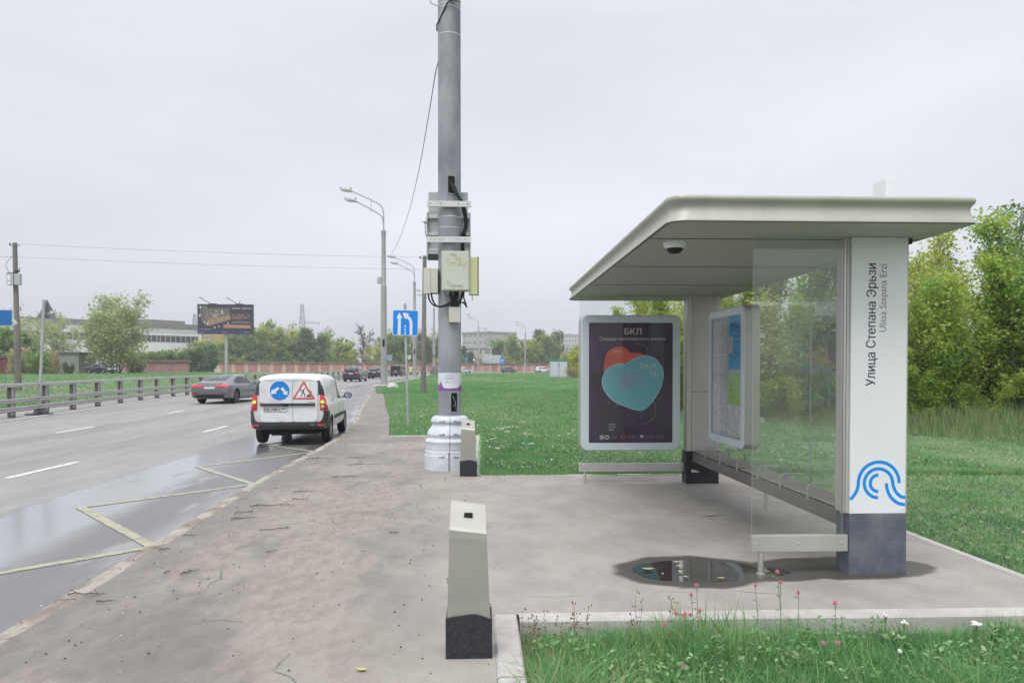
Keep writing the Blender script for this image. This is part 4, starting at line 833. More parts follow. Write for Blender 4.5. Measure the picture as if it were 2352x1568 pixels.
# ------------------------------------------------------------------ plain concrete poles
def conc_pole(x, y, z0, H, r0, r1, label, box=False, lean=0.):
    t = thing('utility_pole', (x, y, z0), label, 'pole', 'plain concrete wire poles'); mb = MB(); mb.tube([(0, 0, 0), (lean*.48, 0, H*.48), (lean*.48, 0, H*.485), (lean, 0, H)], [r0, (r0+r1)/2+.01, (r0+r1)/2-.01, r1], M_OLDC, 14); mb.build('shaft', t, 40)
    mb = MB(); mb.tube([(lean-.3, 0, H-.15), (lean+.3, 0, H-.15)], .02, M_DARK, 6); mb.lathe([(.03, 0), (.05, .06), (.02, .12)], M_DARK, 8, Matrix.Translation((lean-.28, 0, H-.13))); mb.build('insulator', t)
    if box:
        mb = MB(); mb.box(-.35, -.42, H*.735, .05, -.16, H*.79, M_CAB, .01) if False else mb.box(-.36, -.40, H-2.5, .02, -.14, H-1.85, M_CAB, .012); mb.box(.06, -.38, H-2.5, .38, -.16, H-1.85, M_CAB, .012); mb.build('meter_box', t)
        mb = MB(); mb.box(-.30, -.41, H-2.25, -.12, -.402, H-1.95, M_SIGNW); mb.box(-.30, -.41, H-2.48, -.12, -.402, H-2.32, M_SIGNW); mb.build('meter_window', t)
        mb = MB(); mb.box(.05, -.3, H-1.75, .3, -.2, H-1.65, M_DARK, .01); mb.tube([(.0, -.2, H-1.9), (.2, -.25, H-1.7), (.34, -.25, H-1.5)], .02, M_DARK, 6); mb.box(-.4, -.3, H-1.82, .05, -.22, H-1.78, M_DARK); mb.tube(crom([(-.15, -.15, H-.8), (-.5, -.2, H-1.3), (-.25, -.3, H-1.8)], 5), .012, M_DARK, 5); mb.build('bracket', t)
    return t
lp_ = at(42, 893, 45.0); zl = TZ(45)+bank(lp_.x, 45)-.05
conc_pole(lp_.x, 45.0, zl, 9.05-zl, .19, .125, 'concrete wire pole carrying grey meter boxes beyond the guard rail', True, at(34, 560, 45).x-lp_.x)
cp_ = at(972, 903, 45.6); conc_pole(cp_.x, 45.6, TZ(45.6)-.05, 8.45, .175, .12, 'bare brownish concrete pole standing in the grass left of the big grey pole', False, at(975.5, 590, 45.6).x-cp_.x)
M_WIRE = M('black_wire', (.05, .05, .055), .6)
def wire(pts, r, label, group=None):
    mb = MB(); mb.tube(pts, r, M_WIRE, 5); o = mb.build('overhead_wire', None, 60); tag(o, label, 'wire', group); return o
def span(a, b, sag, n=24):
    a = Vector(a); b = Vector(b); return [a.lerp(b, k/n)-Vector((0, 0, sag*4*(k/n)*(1-k/n))) for k in range(n+1)]
wire(span(at(38, 560, 44.9), at(973, 591, 45.6), .12), .006, 'upper thin wire between the two concrete poles')
wire(span(at(38, 590, 44.9), at(973, 619, 45.6), .10), .006, 'lower thin wire between the two concrete poles')
wire(span(at(-60, 583, 44.8), at(34, 590, 44.9), .05), .008, 'short thin wire leaving the meter pole towards the left edge')
zp = [(12.02, 1012, 128), (12.6, 1001, 165), (15, 985, 262), (20, 962, 392), (26, 941, 480), (33, 921, 540), (40, 906, 572), (48, 895, 588), (55, 886, 583), (61.2, 880, 568)]
cw = crom([tuple(at(u, v, y)) for y, u, v in zp], 10)
w1 = wire(cw, .008, 'twisted cable sagging from the big pole to the nearest lamp post')
# ------------------------------------------------------------------ road signs
def lane_sign():
    y = 20.84; p = at(938, 977, y); s = at(930.5, 740.5, y-.08)
    t = thing('lane_sign', (p.x, y, TZ(y)-.02), 'square blue lane sign with two white arrows on a thin pole', 'road sign')
    top = at(930, 700, y); mb = MB(); mb.tube([(0, 0, -.2), (top.x-p.x, 0, top.z-p.z+.05)], .038, M_GALV, 12); mb.box(top.x-p.x-.05, -.03, 0+top.z-.08, top.x-p.x+.05, .03, top.z-.05, M_GALV, .005) ; mb.build('post', t, 40)
    w = .715; T = frame_T((s.x-p.x-w/2, -.075, s.z-TZ(y)+.02-w/2), (1, 0, 0), (0, 0, 1)) @ Matrix.Rotation(R(1.2), 4, 'Y')
    mb = MB(); mb.prism(rrect(0, 0, w, w, .05), 0, .012, M_SWHITE, T); mb.prism(rrect(0, 0, w, w, .05), .0125, .02, M_SBACK, T); mb.box(.1, .02, .15, w-.1, .045, .19, M_GALV, 0, T); mb.box(.1, .02, .52, w-.1, .045, .56, M_GALV, 0, T); pl = mb.build('sign_plate', t)
    mb = MB(); mb.prism(rrect(.016, .016, w-.016, w-.016, .04), -.0025, .0, M_SBLUE, T)
    def q(x, y_): return ((x-155)/(393-155)*w, w-(y_-27)/(260-27)*w)
    def poly(ps): mb.add([(q(*p_)[0], -.0045, q(*p_)[1]) for p_ in ps], [tuple(range(len(ps)))], M_SWHITE, T)
    poly([(205, 252), (205, 104), (190, 104), (218, 50), (246, 104), (232, 104), (232, 252)])
    cv = crom([(268, 82), (300, 95), (322, 125), (327, 165), (327, 252)], 6); strip2d(mb, [q(*c) for c in cv], .078, M_SWHITE, T, -.0052)
    poly([(250, 50), (308, 62), (292, 80), (283, 108), (262, 100)])
    for a, b in ((165, 187), (195, 215), (222, 252)): poly([(268, a), (278, a), (278, b), (268, b)])
    mb.build('sign_face', pl); return t
lane_sign()
def tri_sign():
    y = 28.0; b = at(90, 943, y); z0 = TZ(y)-.12
    t = thing('triangle_sign', (b.x, y, z0), 'grey back of a triangular sign on a leaning pole behind the guard rail', 'road sign')
    top = at(101, 688, y); mb = MB(); mb.tube([(0, 0, .05), (top.x-b.x, 0, top.z-z0)], .055, M_GALV, 12); mb.build('post', t, 40)
    A = at(101, 686, y-.07); B_ = at(77, 731, y-.07); C_ = at(124, 731, y-.07); o_ = Vector((b.x, y, z0))
    P = [A-o_, B_-o_, C_-o_]; mb = MB(); poly = [(p.x, p.z) for p in P]; mb.prism(poly, .12, .135, M_SBACK); mb.box(.12, .10, P[1].z+.15, .35, .118, P[1].z+.22, M_GALV); mb.build('sign_plate', t)
    mb = MB(); c = at(110, 716, y-.1)-o_; mb.box(c.x-.05, .112, c.z-.035, c.x+.06, .119, c.z+.04, M_SWHITE, 0, None); mb.build('sticker', t)
    mb = MB(); mb.lathe([(.46, 0), (.46, .04), (.2, .07), (.14, .2), (.09, .22)], M_BITU, 18); mb.build('rubber_base', t, 40)
tri_sign()
def dir_sign():
    y = 40.; t = thing('direction_sign', (at(-45, 900, y).x, y, TZ(y)), 'blue direction sign with pale border cut off by the left edge', 'road sign'); o_ = Vector(t.location)
    P = [at(u, v, y)-o_ for u, v in ((-120, 748), (28, 748), (38, 743), (35, 738), (30, 733), (30, 711), (-120, 709))]
    M_PALE = M('pale_green_border', (.52, .60, .50), .5)
    mb = MB(); mb.prism([(p.x, p.z) for p in P], 0, .10, M_PALE); pl = mb.build('sign_plate', t)
    Q = [at(u, v, y)-o_ for u, v in ((-118, 746.5), (26, 746.5), (30, 741), (26, 737), (27, 735), (27.5, 712.5), (-118, 711))]
    mb = MB(); mb.prism([(p.x, p.z) for p in Q], -.012, -.002, M('deep_sign_blue', (.0, .12, .42), .4, var=.05)); mb.build('sign_face', pl)
    for u in (-100, -30):
        a = at(u, 900, y)-o_; mb = MB(); mb.tube([(a.x, .15, 0), (a.x, .15, 4.4)], .06, M_GALV, 10); mb.build('post', t, 40)
dir_sign()
def small_sign(u, v, y, w, shape, mat, label, vb=855, ring=None):
    p = at(u, v, y); z0 = TZ(y)-.02; t = thing('small_road_sign', (p.x, y, z0), label, 'road sign'); h = p.z-z0
    mb = MB(); mb.tube([(0, .05, 0), (0, .05, h+w*.45)], .05, M_GALV, 6); mb.build('post', t)
    mb = MB()
    if shape == 'round': mb.lathe([(w/2, 0), (w/2, .03)], mat, 20, Matrix.Translation((0, .02, h)) @ Matrix.Rotation(R(90), 4, 'X'))
    else: mb.prism(rrect(-w/2, h-w*.55, w/2, h+w*.55, .05), -.02, .02, mat)
    pl = mb.build('sign_plate', t)
    if ring:
        mb = MB(); strip2d(mb, [(-w*.2, h-w*.3), (-w*.2, h+w*.05), (-w*.05, h+w*.25), (w*.18, h+w*.2), (w*.2, h-w*.1)], w*.12, ring, None, -.035); mb.build('arrow', pl)
small_sign(1153.6, 828, 196, 1.25, 'square', M_SBLUE, 'small blue arrow sign beside the far grey car', ring=M_SWHITE)
small_sign(1071.5, 824, 200, .8, 'round', M_SBLUE, 'tiny blue sign on a thin pole just right of the big pole')
small_sign(1088.5, 826, 202, .5, 'square', M_SWHITE, 'tiny white sign on a thin pole left of the far grey car')
small_sign(940, 820, 128, .75, 'round', M('sign_cream', (.55, .52, .45), .5), 'pale round sign on a pole above the yellow taxi')
small_sign(895, 821, 135, .95, 'square', M('sign_greyblue', (.22, .30, .42), .5, var=.3, sc=4), 'grey blue sign on a pole right of the nearest lamp post')
# ------------------------------------------------------------------ guard rail
M_RL = M('rail_metal', (.43, .42, .415), .5, .3, var=.08, sc=1.5, bump=.05); M_RP = M('rail_post', (.115, .10, .09), .8, var=.35, sc=8, bump=.3, bsc=25)
gr_ = thing('guard_rail', (-16.2, 25, 0), 'long grey metal guard rail with dark posts between road and grass verge', 'guard rail')
def railpt(y, z): return Vector((rail_x(y), y, TZ(y)-.08+z))
ysp = []
for u in (-60, 27, 105, 168, 225, 277, 323, 361, 398, 430):
    lo, hi = 12., 80.
    for _ in range(40):
        m = (lo+hi)/2; p = Vector((rail_x(m), m)); uu = 1176+1700*((p.x*math.cos(YAW)-p.y*math.sin(YAW))/(p.x*math.sin(YAW)+p.y*math.cos(YAW)))
        if uu < u: lo = m
        else: hi = m
    ysp.append(lo)
y_ = ysp[-1]
while y_ < 150: y_ += 2.6; ysp.append(y_)
post = MB(); post.box(-.10, -.11, -.1, .06, .0, 1.06, M_RP, .01); post.box(-.12, .02, -.1, .10, .035, 1.06, M_RL, .004); post.box(.05, -.11, .05, .065, .03, 1.06, M_RL);  # lit side of the dark post put in as lighter metal
po = post.build('post', gr_); po.location = railpt(ysp[0], 0)-Vector(gr_.location)
for y in ysp[1:]:
    c = po.copy(); COL.objects.link(c); c.parent = gr_; c.location = railpt(y, 0)-Vector(gr_.location)
for z0, z1, dx in ((1.02, 1.13, .02), (.46, .62, .12), (.16, .34, .12)):
    mb = MB(); yy = [14, 17, 20, 23]+[y for y in ysp if y > 23.5]; vs = []; fs = []
    for y in yy:
        p = railpt(y, 0)
        if z0 > 1: pf = [(-.12, z0), (-.12, z1), (.10, z1), (.11, z1-.02), (.11, z0)]
        else: h = z1-z0; pf = [(.06, z0+.02), (.08, z0+h*.5), (.06, z1-.02), (.10, z1), (.13, z0+h*.85), (.135, z0+h*.7), (.105, z0+h*.5), (.135, z0+h*.3), (.13, z0+h*.15), (.10, z0)]
        vs += [(p.x+a, p.y, p.z+b) for a, b in pf]
    n = len(pf)
    for i in range(len(yy)-1):
        for k in range(n): fs.append((i*n+k, i*n+(k+1) % n, (i+1)*n+(k+1) % n, (i+1)*n+k))
    mb.add(vs, fs, M_RL); B(mb, 'rail', gr_)
# ------------------------------------------------------------------ billboard
def billboard():
    y = 82.; z0 = TZ(y)+bank(-28, y)-.05; c = at(518, 800, y); t = thing('billboard', (c.x, y, z0), 'dark advertising billboard with orange bar on a single grey column', 'billboard', None, R(4)); o_ = z0
    mb = MB(); mb.tube([(0, .35, 0), (0, .35, 5.3)], .17, M_GALV, 14); mb.build('column', t, 40)
    zb, zt = 1.6+80*82/1700-z0, 1.6+147*82/1700-z0; x0, x1 = -2.93, 2.93
    mb = MB(); mb.box(x0, .0, zb, x1, .42, zt, M('billboard_case', (.06, .055, .075), .5), .03); pn = mb.build('panel', t)
    w, h = x1-x0-.12, zt-zb-.12; T = frame_T((x0+.06, -.004, zb+.06), (1, 0, 0), (0, 0, 1))
    def q(x, y_): return ((x-275)/(2095-275)*w, h-(y_-295)/(1270-295)*h)
    mb = MB(); M_BG = M('billboard_night', (.042, .036, .058), .5, col2=(.06, .055, .08), sc=1.2); 
    def poly(ps, m, d): mb.add([(q(*p_)[0], d, q(*p_)[1]) for p_ in ps], [tuple(range(len(ps)))], m, T)
    poly([(275, 295), (2095, 295), (2095, 1270), (275, 1270)], M_BG, 0)
    M_OR = M('billboard_orange', (.42, .22, .15), .5); M_LIT = M('billboard_golden', (.22, .15, .09), .5, col2=(.50, .38, .25), sc=5, lo=.45, hi=.6); M_GRY = M('billboard_grey', (.11, .105, .11), .5, col2=(.20, .17, .15), sc=4); M_NAVY = M('billboard_blue', (.03, .05, .22), .5); M_LINE = M('billboard_line', (.34, .27, .25), .5)
    poly([(1118, 965), (2030, 990), (2028, 1095), (1118, 1085)], M_OR, -.003); poly([(275, 1185), (2085, 1215), (2085, 1270), (275, 1245)], M_NAVY, -.003)
    poly([(400, 430), (1310, 400), (1370, 760), (590, 1010), (470, 880)], M_GRY, -.002); poly([(560, 880), (640, 760), (930, 730), (1290, 640), (1360, 690), (1350, 770), (620, 980)], M_LIT, -.003)
    poly([(740, 630), (930, 620), (940, 720), (790, 740)], M_LINE, -.004)
    poly([(860, 780), (1100, 730), (1130, 790), (880, 850)], M_OR, -.005)
    for a, b, c_, d_ in ((350, 430, 430, 850), (430, 850, 570, 1010), (600, 1010, 1360, 790), (560, 440, 580, 690), (650, 590, 900, 610), (900, 610, 1150, 600)): strip2d(mb, [q(a, b), q(c_, d_)], .07, M_LINE, T, -.006)
    for x, y_ in ((505, 890), (600, 950), (830, 1070), (970, 1035), (1275, 930), (1075, 515), (1085, 570), (880, 520), (340, 640), (340, 690)): poly([(x-18, y_-22), (x+18, y_-26), (x+18, y_+18), (x-18, y_+22)], M_SIGNW, -.006)
    poly([(335, 345), (375, 345), (378, 415), (335, 415)], M_SIGNW, -.004); M_PT = M('billboard_lettering', (.62, .62, .66), .5)
    put_text(mb, 'весёлый', *q(395, 405), .12, M_PT, T, w=.62, dep=-.004); put_text(mb, 'НОВЫЕ СМЫСЛЫ', *q(1425, 440), .15, M_PT, T, w=2.0, dep=-.004, offset=.01)
    put_text(mb, 'В ЧЁМ', *q(1425, 690), .22, M_OR, T, w=1.2, dep=-.004, offset=.03); put_text(mb, 'СМЫСЛ', *q(1425, 775), .22, M_OR, T, w=1.42, dep=-.004, offset=.03); put_text(mb, '?', *q(1890, 775), .5, M_GRY, T, w=.42, dep=-.003)
    put_text(mb, 'В ДОМЕ БУДУЩЕГО', *q(1425, 905), .11, M_PT, T, w=1.9, dep=-.004); put_text(mb, 'новые кварталы', *q(310, 1140), .09, M_PT, T, w=1.2, dep=-.004)
    for x in (300, 1095, 1830): put_text(mb, 'реклама', *q(x, 1245), .08, M_PT, T, w=.5, dep=-.006)
    mb.build('poster', pn)
    for x in (-1.5, 1.3):
        mb = MB(); mb.tube([(x, .1, zt), (x-.75, -1.1, zt+.55)], .03, M_DARK, 6); mb.box(x-.9, -1.25, zt+.5, x-.6, -1.05, zt+.62, M_LAMPH, .02); mb.box(x-.2, -.05, zt, x+.6, .2, zt+.06, M_DARK, .01)
        if x > 0: mb.tube([(x+.1, .1, zt), (x+.55, -1.1, zt+.3)], .025, M_DARK, 6)
        mb.build('floodlight_arm', t)
billboard()
# ------------------------------------------------------------------ pylons
def pylon(u, vt, y, label, H=None):
    p = at(u, vt, y); z0 = 0; H = p.z; t = MB(); M_PY = M('pylon_steel', (.25, .26, .28), .7)
    b0, b1 = H*.10, H*.018; lv = [H*k for k in (0, .15, .28, .4, .5, .58, .66, .73, .80, .87, .93, 1.0)]; r = lambda z: b0+(b1-b0)*(z/H)**.8
    C4 = [(-1, -1), (1, -1), (1, 1), (-1, 1)]; th = .16
    for sx_, sy_ in C4: t.tube([(sx_*r(z), sy_*r(z), z) for z in lv], th, M_PY, 4)
    for a, b in zip(lv[:-1], lv[1:]):
        for k in range(4):
            c, d = C4[k], C4[(k+1) % 4]; t.tube([(c[0]*r(a), c[1]*r(a), a), (d[0]*r(b), d[1]*r(b), b)], th*.6, M_PY, 3); t.tube([(d[0]*r(a), d[1]*r(a), a), (c[0]*r(b), c[1]*r(b), b)], th*.6, M_PY, 3)
            t.tube([(c[0]*r(b), c[1]*r(b), b), (d[0]*r(b), d[1]*r(b), b)], th*.6, M_PY, 3)
    for zf, w in ((.50, .26), (.73, .24)):
        z = H*zf; W_ = H*w
        for s_ in ((-1, 1) if zf < .6 else (1,)):
            t.tube([(0, 0, z+H*.035), (s_*W_*.55, 0, z+.02*H), (s_*W_, 0, z)], th*.7, M_PY, 4); t.tube([(0, 0, z), (s_*W_, 0, z)], th*.8, M_PY, 4); t.tube([(s_*W_, 0, z+.03*H), (s_*W_, 0, z-.02*H)], th*.8, M_PY, 4)
    o = t.build('lattice_pylon'); o.location = (p.x, y, 0); o.rotation_euler = (0, 0, R(12)); tag(o, label, 'pylon')
pylon(694, 699, 330, 'tall lattice power pylon above the trees right of the billboard'); pylon(447, 721, 420, 'small distant lattice pylon peeking over the factory roof left of the billboard')
# ------------------------------------------------------------------ switch cabinet
def cabinet():
    y = 111.; a = at(1265, 866, y); b = at(1303, 866, y); z0 = TZ(y)-.05; w = b.x-a.x; h = 2.72; t = thing('electrical_cabinet', ((a.x+b.x)/2, y, z0), 'white metal cabinet with green roof standing alone on the far lawn', 'cabinet')
    MW = M('cabinet_white', (.50, .54, .60), .5, var=.05); MG = M('cabinet_green', (.02, .22, .18), .5)
    mb = MB(); mb.box(-w/2, 0, .12, w/2, 2.2, h-.28, MW, .03); bd = mb.build('housing', t); mb = MB(); mb.box(-w/2-.06, -.06, h-.28, w/2+.06, 2.26, h, MG, .03); mb.build('roof', t)
    mb = MB(); mb.box(-w/2-.03, -.03, -.1, w/2+.03, 2.23, .12, M_KERB, .02); mb.build('plinth', t)
    mb = MB(); mb.box(-w/2+.06, -.03, .2, -.06, -.005, h-.36, MW, .008); mb.build('door', t); mb = MB(); mb.box(-.0, -.03, .2, w/2-.06, -.005, h-.36, MW, .008); dr = mb.build('door', t)
    mb = MB(); mb.box(-.055, -.012, .2, -.005, -.004, h-.9, M_DARK); mb.box(-.16, -.06, h-.95, .08, -.03, h-.6, M_SBACK, .01); mb.build('lock_plate', t)
cabinet()
# ------------------------------------------------------------------ garages
M_TERR = M('terracotta_door', (.47, .215, .185), .75, var=.14, sc=.8); M_TERR2 = M('faded_door', (.52, .28, .24), .75, var=.14, sc=.9); M_PIL = M('cream_pilaster', (.64, .49, .39), .85, var=.12, sc=.9); M_RUST = M('rusty_roof_edge', (.16, .085, .07), .8, col2=(.32, .17, .14), sc=.6); M_ROOFT = M('tar_roof', (.13, .115, .11), .9)
def garage_row(A, B_, z0, H, n, label, doorm, pilm, depth=6.):
    A = Vector((*A, 0)); B_ = Vector((*B_, 0)); d = (B_-A); L_ = d.length; ang = math.atan2(d.y, d.x); t = thing('garage_row', (A.x, A.y, z0), label, 'garages', None, ang)
    mb = MB(); mb.box(0, .12, -1, L_, depth, H-.35, pilm); mb.build('wall', t); mb = MB(); mb.box(-.2, -.25, H-.35, L_+.2, depth+.2, H, M_RUST, .02); mb.box(-.1, -.1, H+.002, L_+.1, depth+.1, H+.06, M_ROOFT); mb.build('roof', t)
    p_ = L_/n
    for i in range(n):
        dm = random.choice(doorm); mb = MB(); a = i*p_+p_*.14; b = (i+1)*p_-p_*.14; hh = H-.62+random.uniform(-.05, .05)
        mb.box(a, .03, 0, (a+b)/2-.02, .10, hh, dm, .01); mb.box((a+b)/2+.02, .03, 0, b, .10, hh, dm, .01); mb.box(a-.06, .0, hh+.01, b+.06, .11, hh+.12, M_RUST); mb.build('garage_door', t)
    return t
ga = at(505, 855, 196); gb = at(1345, 851, 262)
garage_row((ga.x, 196), (gb.x, 262), .62, 2.95, 37, 'long row of terracotta garages with rusty roof edge beyond the road', [M_TERR, M_TERR, M_TERR2], M_PIL)
g2 = at(305, 857, 138); g3 = at(436, 857, 146)
t = garage_row((g2.x, 138), (g3.x, 146), .86, 2.45, 3, 'low garages with grey and pink doors right of the parked black sedan', [M('grey_door', (.33, .36, .40), .7, var=.1), M('pink_door', (.42, .23, .21), .7, var=.1)], M('pink_wall', (.40, .22, .20), .8, var=.15))
g4 = at(-70, 857, 104); g5 = at(123, 857, 112)
garage_row((g4.x, 104), (g5.x, 112), .92, 2.6, 5, 'old brick red garages with dark overhanging roof at the left edge', [M('brick_red_door', (.27, .09, .085), .8, var=.2), M_TERR], M('brick_red_wall', (.25, .10, .08), .85, var=.2))
g6 = at(125, 857, 116); g7 = at(205, 857, 119)
mb = MB(); t = thing('metal_shed', (g6.x, 116, .94), 'greenish grey metal shed between brick garages and parked sedan', 'shed'); w_ = g7.x-g6.x
mb.box(0, 0, -.5, w_, 5, 3.1, M('shed_green', (.26, .29, .24), .7, var=.12), .02); mb.build('wall', t); mb = MB(); mb.box(-.3, -.3, 3.1, w_+.3, 5.2, 3.3, M_ROOFT, .02); mb.build('roof', t)
# ------------------------------------------------------------------ factory and far buildings
M_FW = M('factory_white', (.84, .85, .87), .7, var=.05, sc=.3); M_FR = M('factory_roof', (.22, .205, .205), .8); M_FG = M('factory_glass', (.06, .07, .08), .15, var=.3, sc=.4); M_MULL = M('factory_mullion', (.45, .46, .48), .6)
def block(name, A, B_, z0, H, depth, wall, label, cat):
    A = Vector((*A, 0)); B_ = Vector((*B_, 0)); d = B_-A; t = thing(name, (A.x, A.y, z0), label, cat, None, math.atan2(d.y, d.x)); mb = MB(); mb.box(0, 0, 0, d.length, depth, H, wall, .05); mb.build('wall', t); return t, d.length
fa = at(-60, 850, 188); fb = at(463, 850, 232)
t, L_ = block('factory', (fa.x, 188), (fb.x, 232), 0, 13.9, 26, M_FW, 'long white factory hall with a dark ribbon window behind the left trees', 'factory')
mb = MB(); mb.box(-.5, -.5, 13.9, L_+.4, 27, 15.2, M_FR, .05); mb.box(L_*.72, 2, 15.2, L_*.93, 20, 16.3, M_FR, .05); mb.build('roof', t)
mb = MB(); mb.box(0, -.06, 9.7, L_-1, -.01, 11.6, M_FG); rw = mb.build('ribbon_window', t)
mb = MB(); k = 1.2
while k < L_-1: mb.box(k-.10, -.14, 9.7, k+.10, -.065, 11.6, M_MULL); k += 1.55 if int(k) % 3 else 1.0
mb.build('mullion', rw)
mb = MB(); mb.box(0, -.1, 4.4, L_*.99, -.02, 4.5, M_MULL); mb.box(0, -.1, 12.6, L_*.99, -.02, 12.68, M_MULL); mb.build('cladding_joint', t)
ba = at(462, 800, 245); bb = at(520, 800, 245)
t, L_ = block('brick_building', (ba.x, 245), (bb.x, 245), 0, 1.6+86*245/1700, 14, M('ochre_brick', (.42, .30, .13), .85, var=.15, sc=.5), 'ochre brick building half hidden behind the billboard column', 'building')
mb = MB(); mb.box(1.2, -.08, 7.2, 3.2, .02, 12.4, M('stair_window', (.28, .33, .36), .3)); mb.build('window', t)
def panel_house(u0, u1, y, vt, wall, rows, label, floors=9, z0=0., cols=None, rot=0., dep=14, strip_=None, name='apartment_block'):
    a = at(u0, 800, y); b = at(u1, 800, y+rot); H = 1.6+(848-vt)*y/1700; t, L_ = block(name, (a.x, y), (b.x, y+rot), z0, H, dep, wall, label, 'building'); MWN = M('far_window', (.20, .23, .27), .3, var=.25, sc=.6); fh = H/floors; cols = cols or max(3, int(L_/3.2)); MFR = M('far_window_frame', (.60, .62, .64), .5)
    for i in range(floors):
        if i < floors-rows: continue
        for j in range(cols):
            w = L_/cols; x = j*w+w*.22; zz = i*fh+fh*.3; mb = MB(); mb.box(x, -.10, zz, x+w*.56, -.02, zz+fh*.5, MWN); wd = mb.build('window', t)
            mb = MB(); mb.box(x+w*.26, -.16, zz, x+w*.30, -.105, zz+fh*.5, MFR); mb.box(x-.1, -.16, zz-.35, x+w*.56+.1, -.11, zz-.02, MFR); mb.build('window_frame', wd)
    mb = MB(); mb.box(-.4, -.4, H, L_+.4, dep+.4, H+.6, M('far_roof', (.40, .40, .41), .8)); mb.build('roof', t); return t, L_, H
M_PB = M('panel_beige', (.46, .44, .42), .85, var=.06, sc=.3); M_PC = M('panel_cream', (.52, .48, .41), .85, var=.06, sc=.3); M_PG = M('panel_pale', (.56, .56, .58), .85, var=.05, sc=.3)
panel_house(1062, 1120, 330, 766, M_PB, 4, 'beige panel block right of the big pole, cream lower wing in front', 6, cols=5, rot=-10)
t, L_, H = panel_house(1121, 1186, 345, 765, M_PB, 2, 'long grey block with a dark band under its roof above the middle trees', 6, cols=8)
mb = MB(); mb.box(2.5, -.3, H-4.2, L_*.82, -.12, H-.6, M('dark_band', (.20, .195, .20), .6)); mb.build('dark_cladding', t)
panel_house(1072, 1130, 262, 800, M_PC, 2, 'cream two storey wing with a large glazed window behind the garages', 3, cols=3)
a = at(1108, 818, 261)
mb = MB(); mb.box(0, 0, 0, 6.4, .25, 4.3, M('glazed_grid', (.42, .48, .53), .3, var=.2, sc=.8), .02); 
for k in range(9): mb.box(k*.8-.04 if k else 0, -.06, 0, k*.8+.04, -.002, 4.3, M_SWHITE)
mb.box(0, -.07, 2.1, 6.4, -.003, 2.2, M_SWHITE); o = mb.build('glazed_bay'); o.location = (a.x, 258.5, 2.3); tag(o, 'pale glazed bay in front of the cream wing, above the garage roof', 'glazed bay')
panel_house(1187, 1290, 520, 781, M('far_brick', (.50, .42, .40), .9, var=.05), 2, 'very distant low pinkish block behind the middle lamp posts', 8, cols=14)
panel_house(1291, 1332, 470, 769, M_PG, 6, 'white panel apartment block at the left edge of the shelter glass', 9, cols=6)
panel_house(1333, 1420, 560, 775, M_PG, 3, 'white panel apartment block mostly hidden by the advertising case', 9, cols=10)
# ------------------------------------------------------------------ cars
def paintm(name, col, metal=.0, rough=.3): return M(name, col, rough, metal, coat=.8, var=.03, sc=2)
M_CGL = M('car_glass', (.012, .014, .016), .05, spec=.35); M_TYRE = M('tyre', (.018, .018, .019), .8, var=.3, sc=20, bump=.2, bsc=60); M_RIM = M('alloy_rim', (.30, .30, .31), .35, .6); M_RIMD = M('dark_rim', (.05, .05, .055), .4, .5)
M_TRIM = M('black_trim', (.035, .037, .042), .5, var=.15, sc=6); M_LRED = M('lamp_red', (.50, .012, .015), .2, coat=.6); M_LREDE = M('lit_red_lamp', (.7, .02, .04), .2, emit=.35, coat=.5); M_LAMB = M('lit_amber_lamp', (.6, .75, .08), .2, emit=.35, coat=.5); M_LCLR = M('lamp_clear', (.5, .38, .36), .2, coat=.5)
M_PLATE = M('plate_white', (.62, .63, .64), .45); M_UND = M('underbody', (.012, .012, .013), .9); M_SEAMC = M('panel_gap', (.03, .03, .032), .7)
def csec(zb, wl, belt, wb, wt, zr):
    wt = min(wt, wb); zm = (zb+belt)/2
    P = [(0, zb), (wl*.80, zb), (wl*.96, zb+.04), (wl, zb+.13), (wb*1.0, zm), (wb*1.0, belt-.10), (wb*.985, belt-.02), (wb*.955, belt+.02*(zr > belt+.1)), (wt+(wb*.95-wt)*.42, belt+(zr-belt)*.48), (wt+(wb*.95-wt)*.10, belt+(zr-belt)*.76), (wt*.93, belt+(zr-belt)*.88), (wt*.80, belt+(zr-belt)*.95), (wt*.45, belt+(zr-belt)*.992), (0, zr)]
    return P
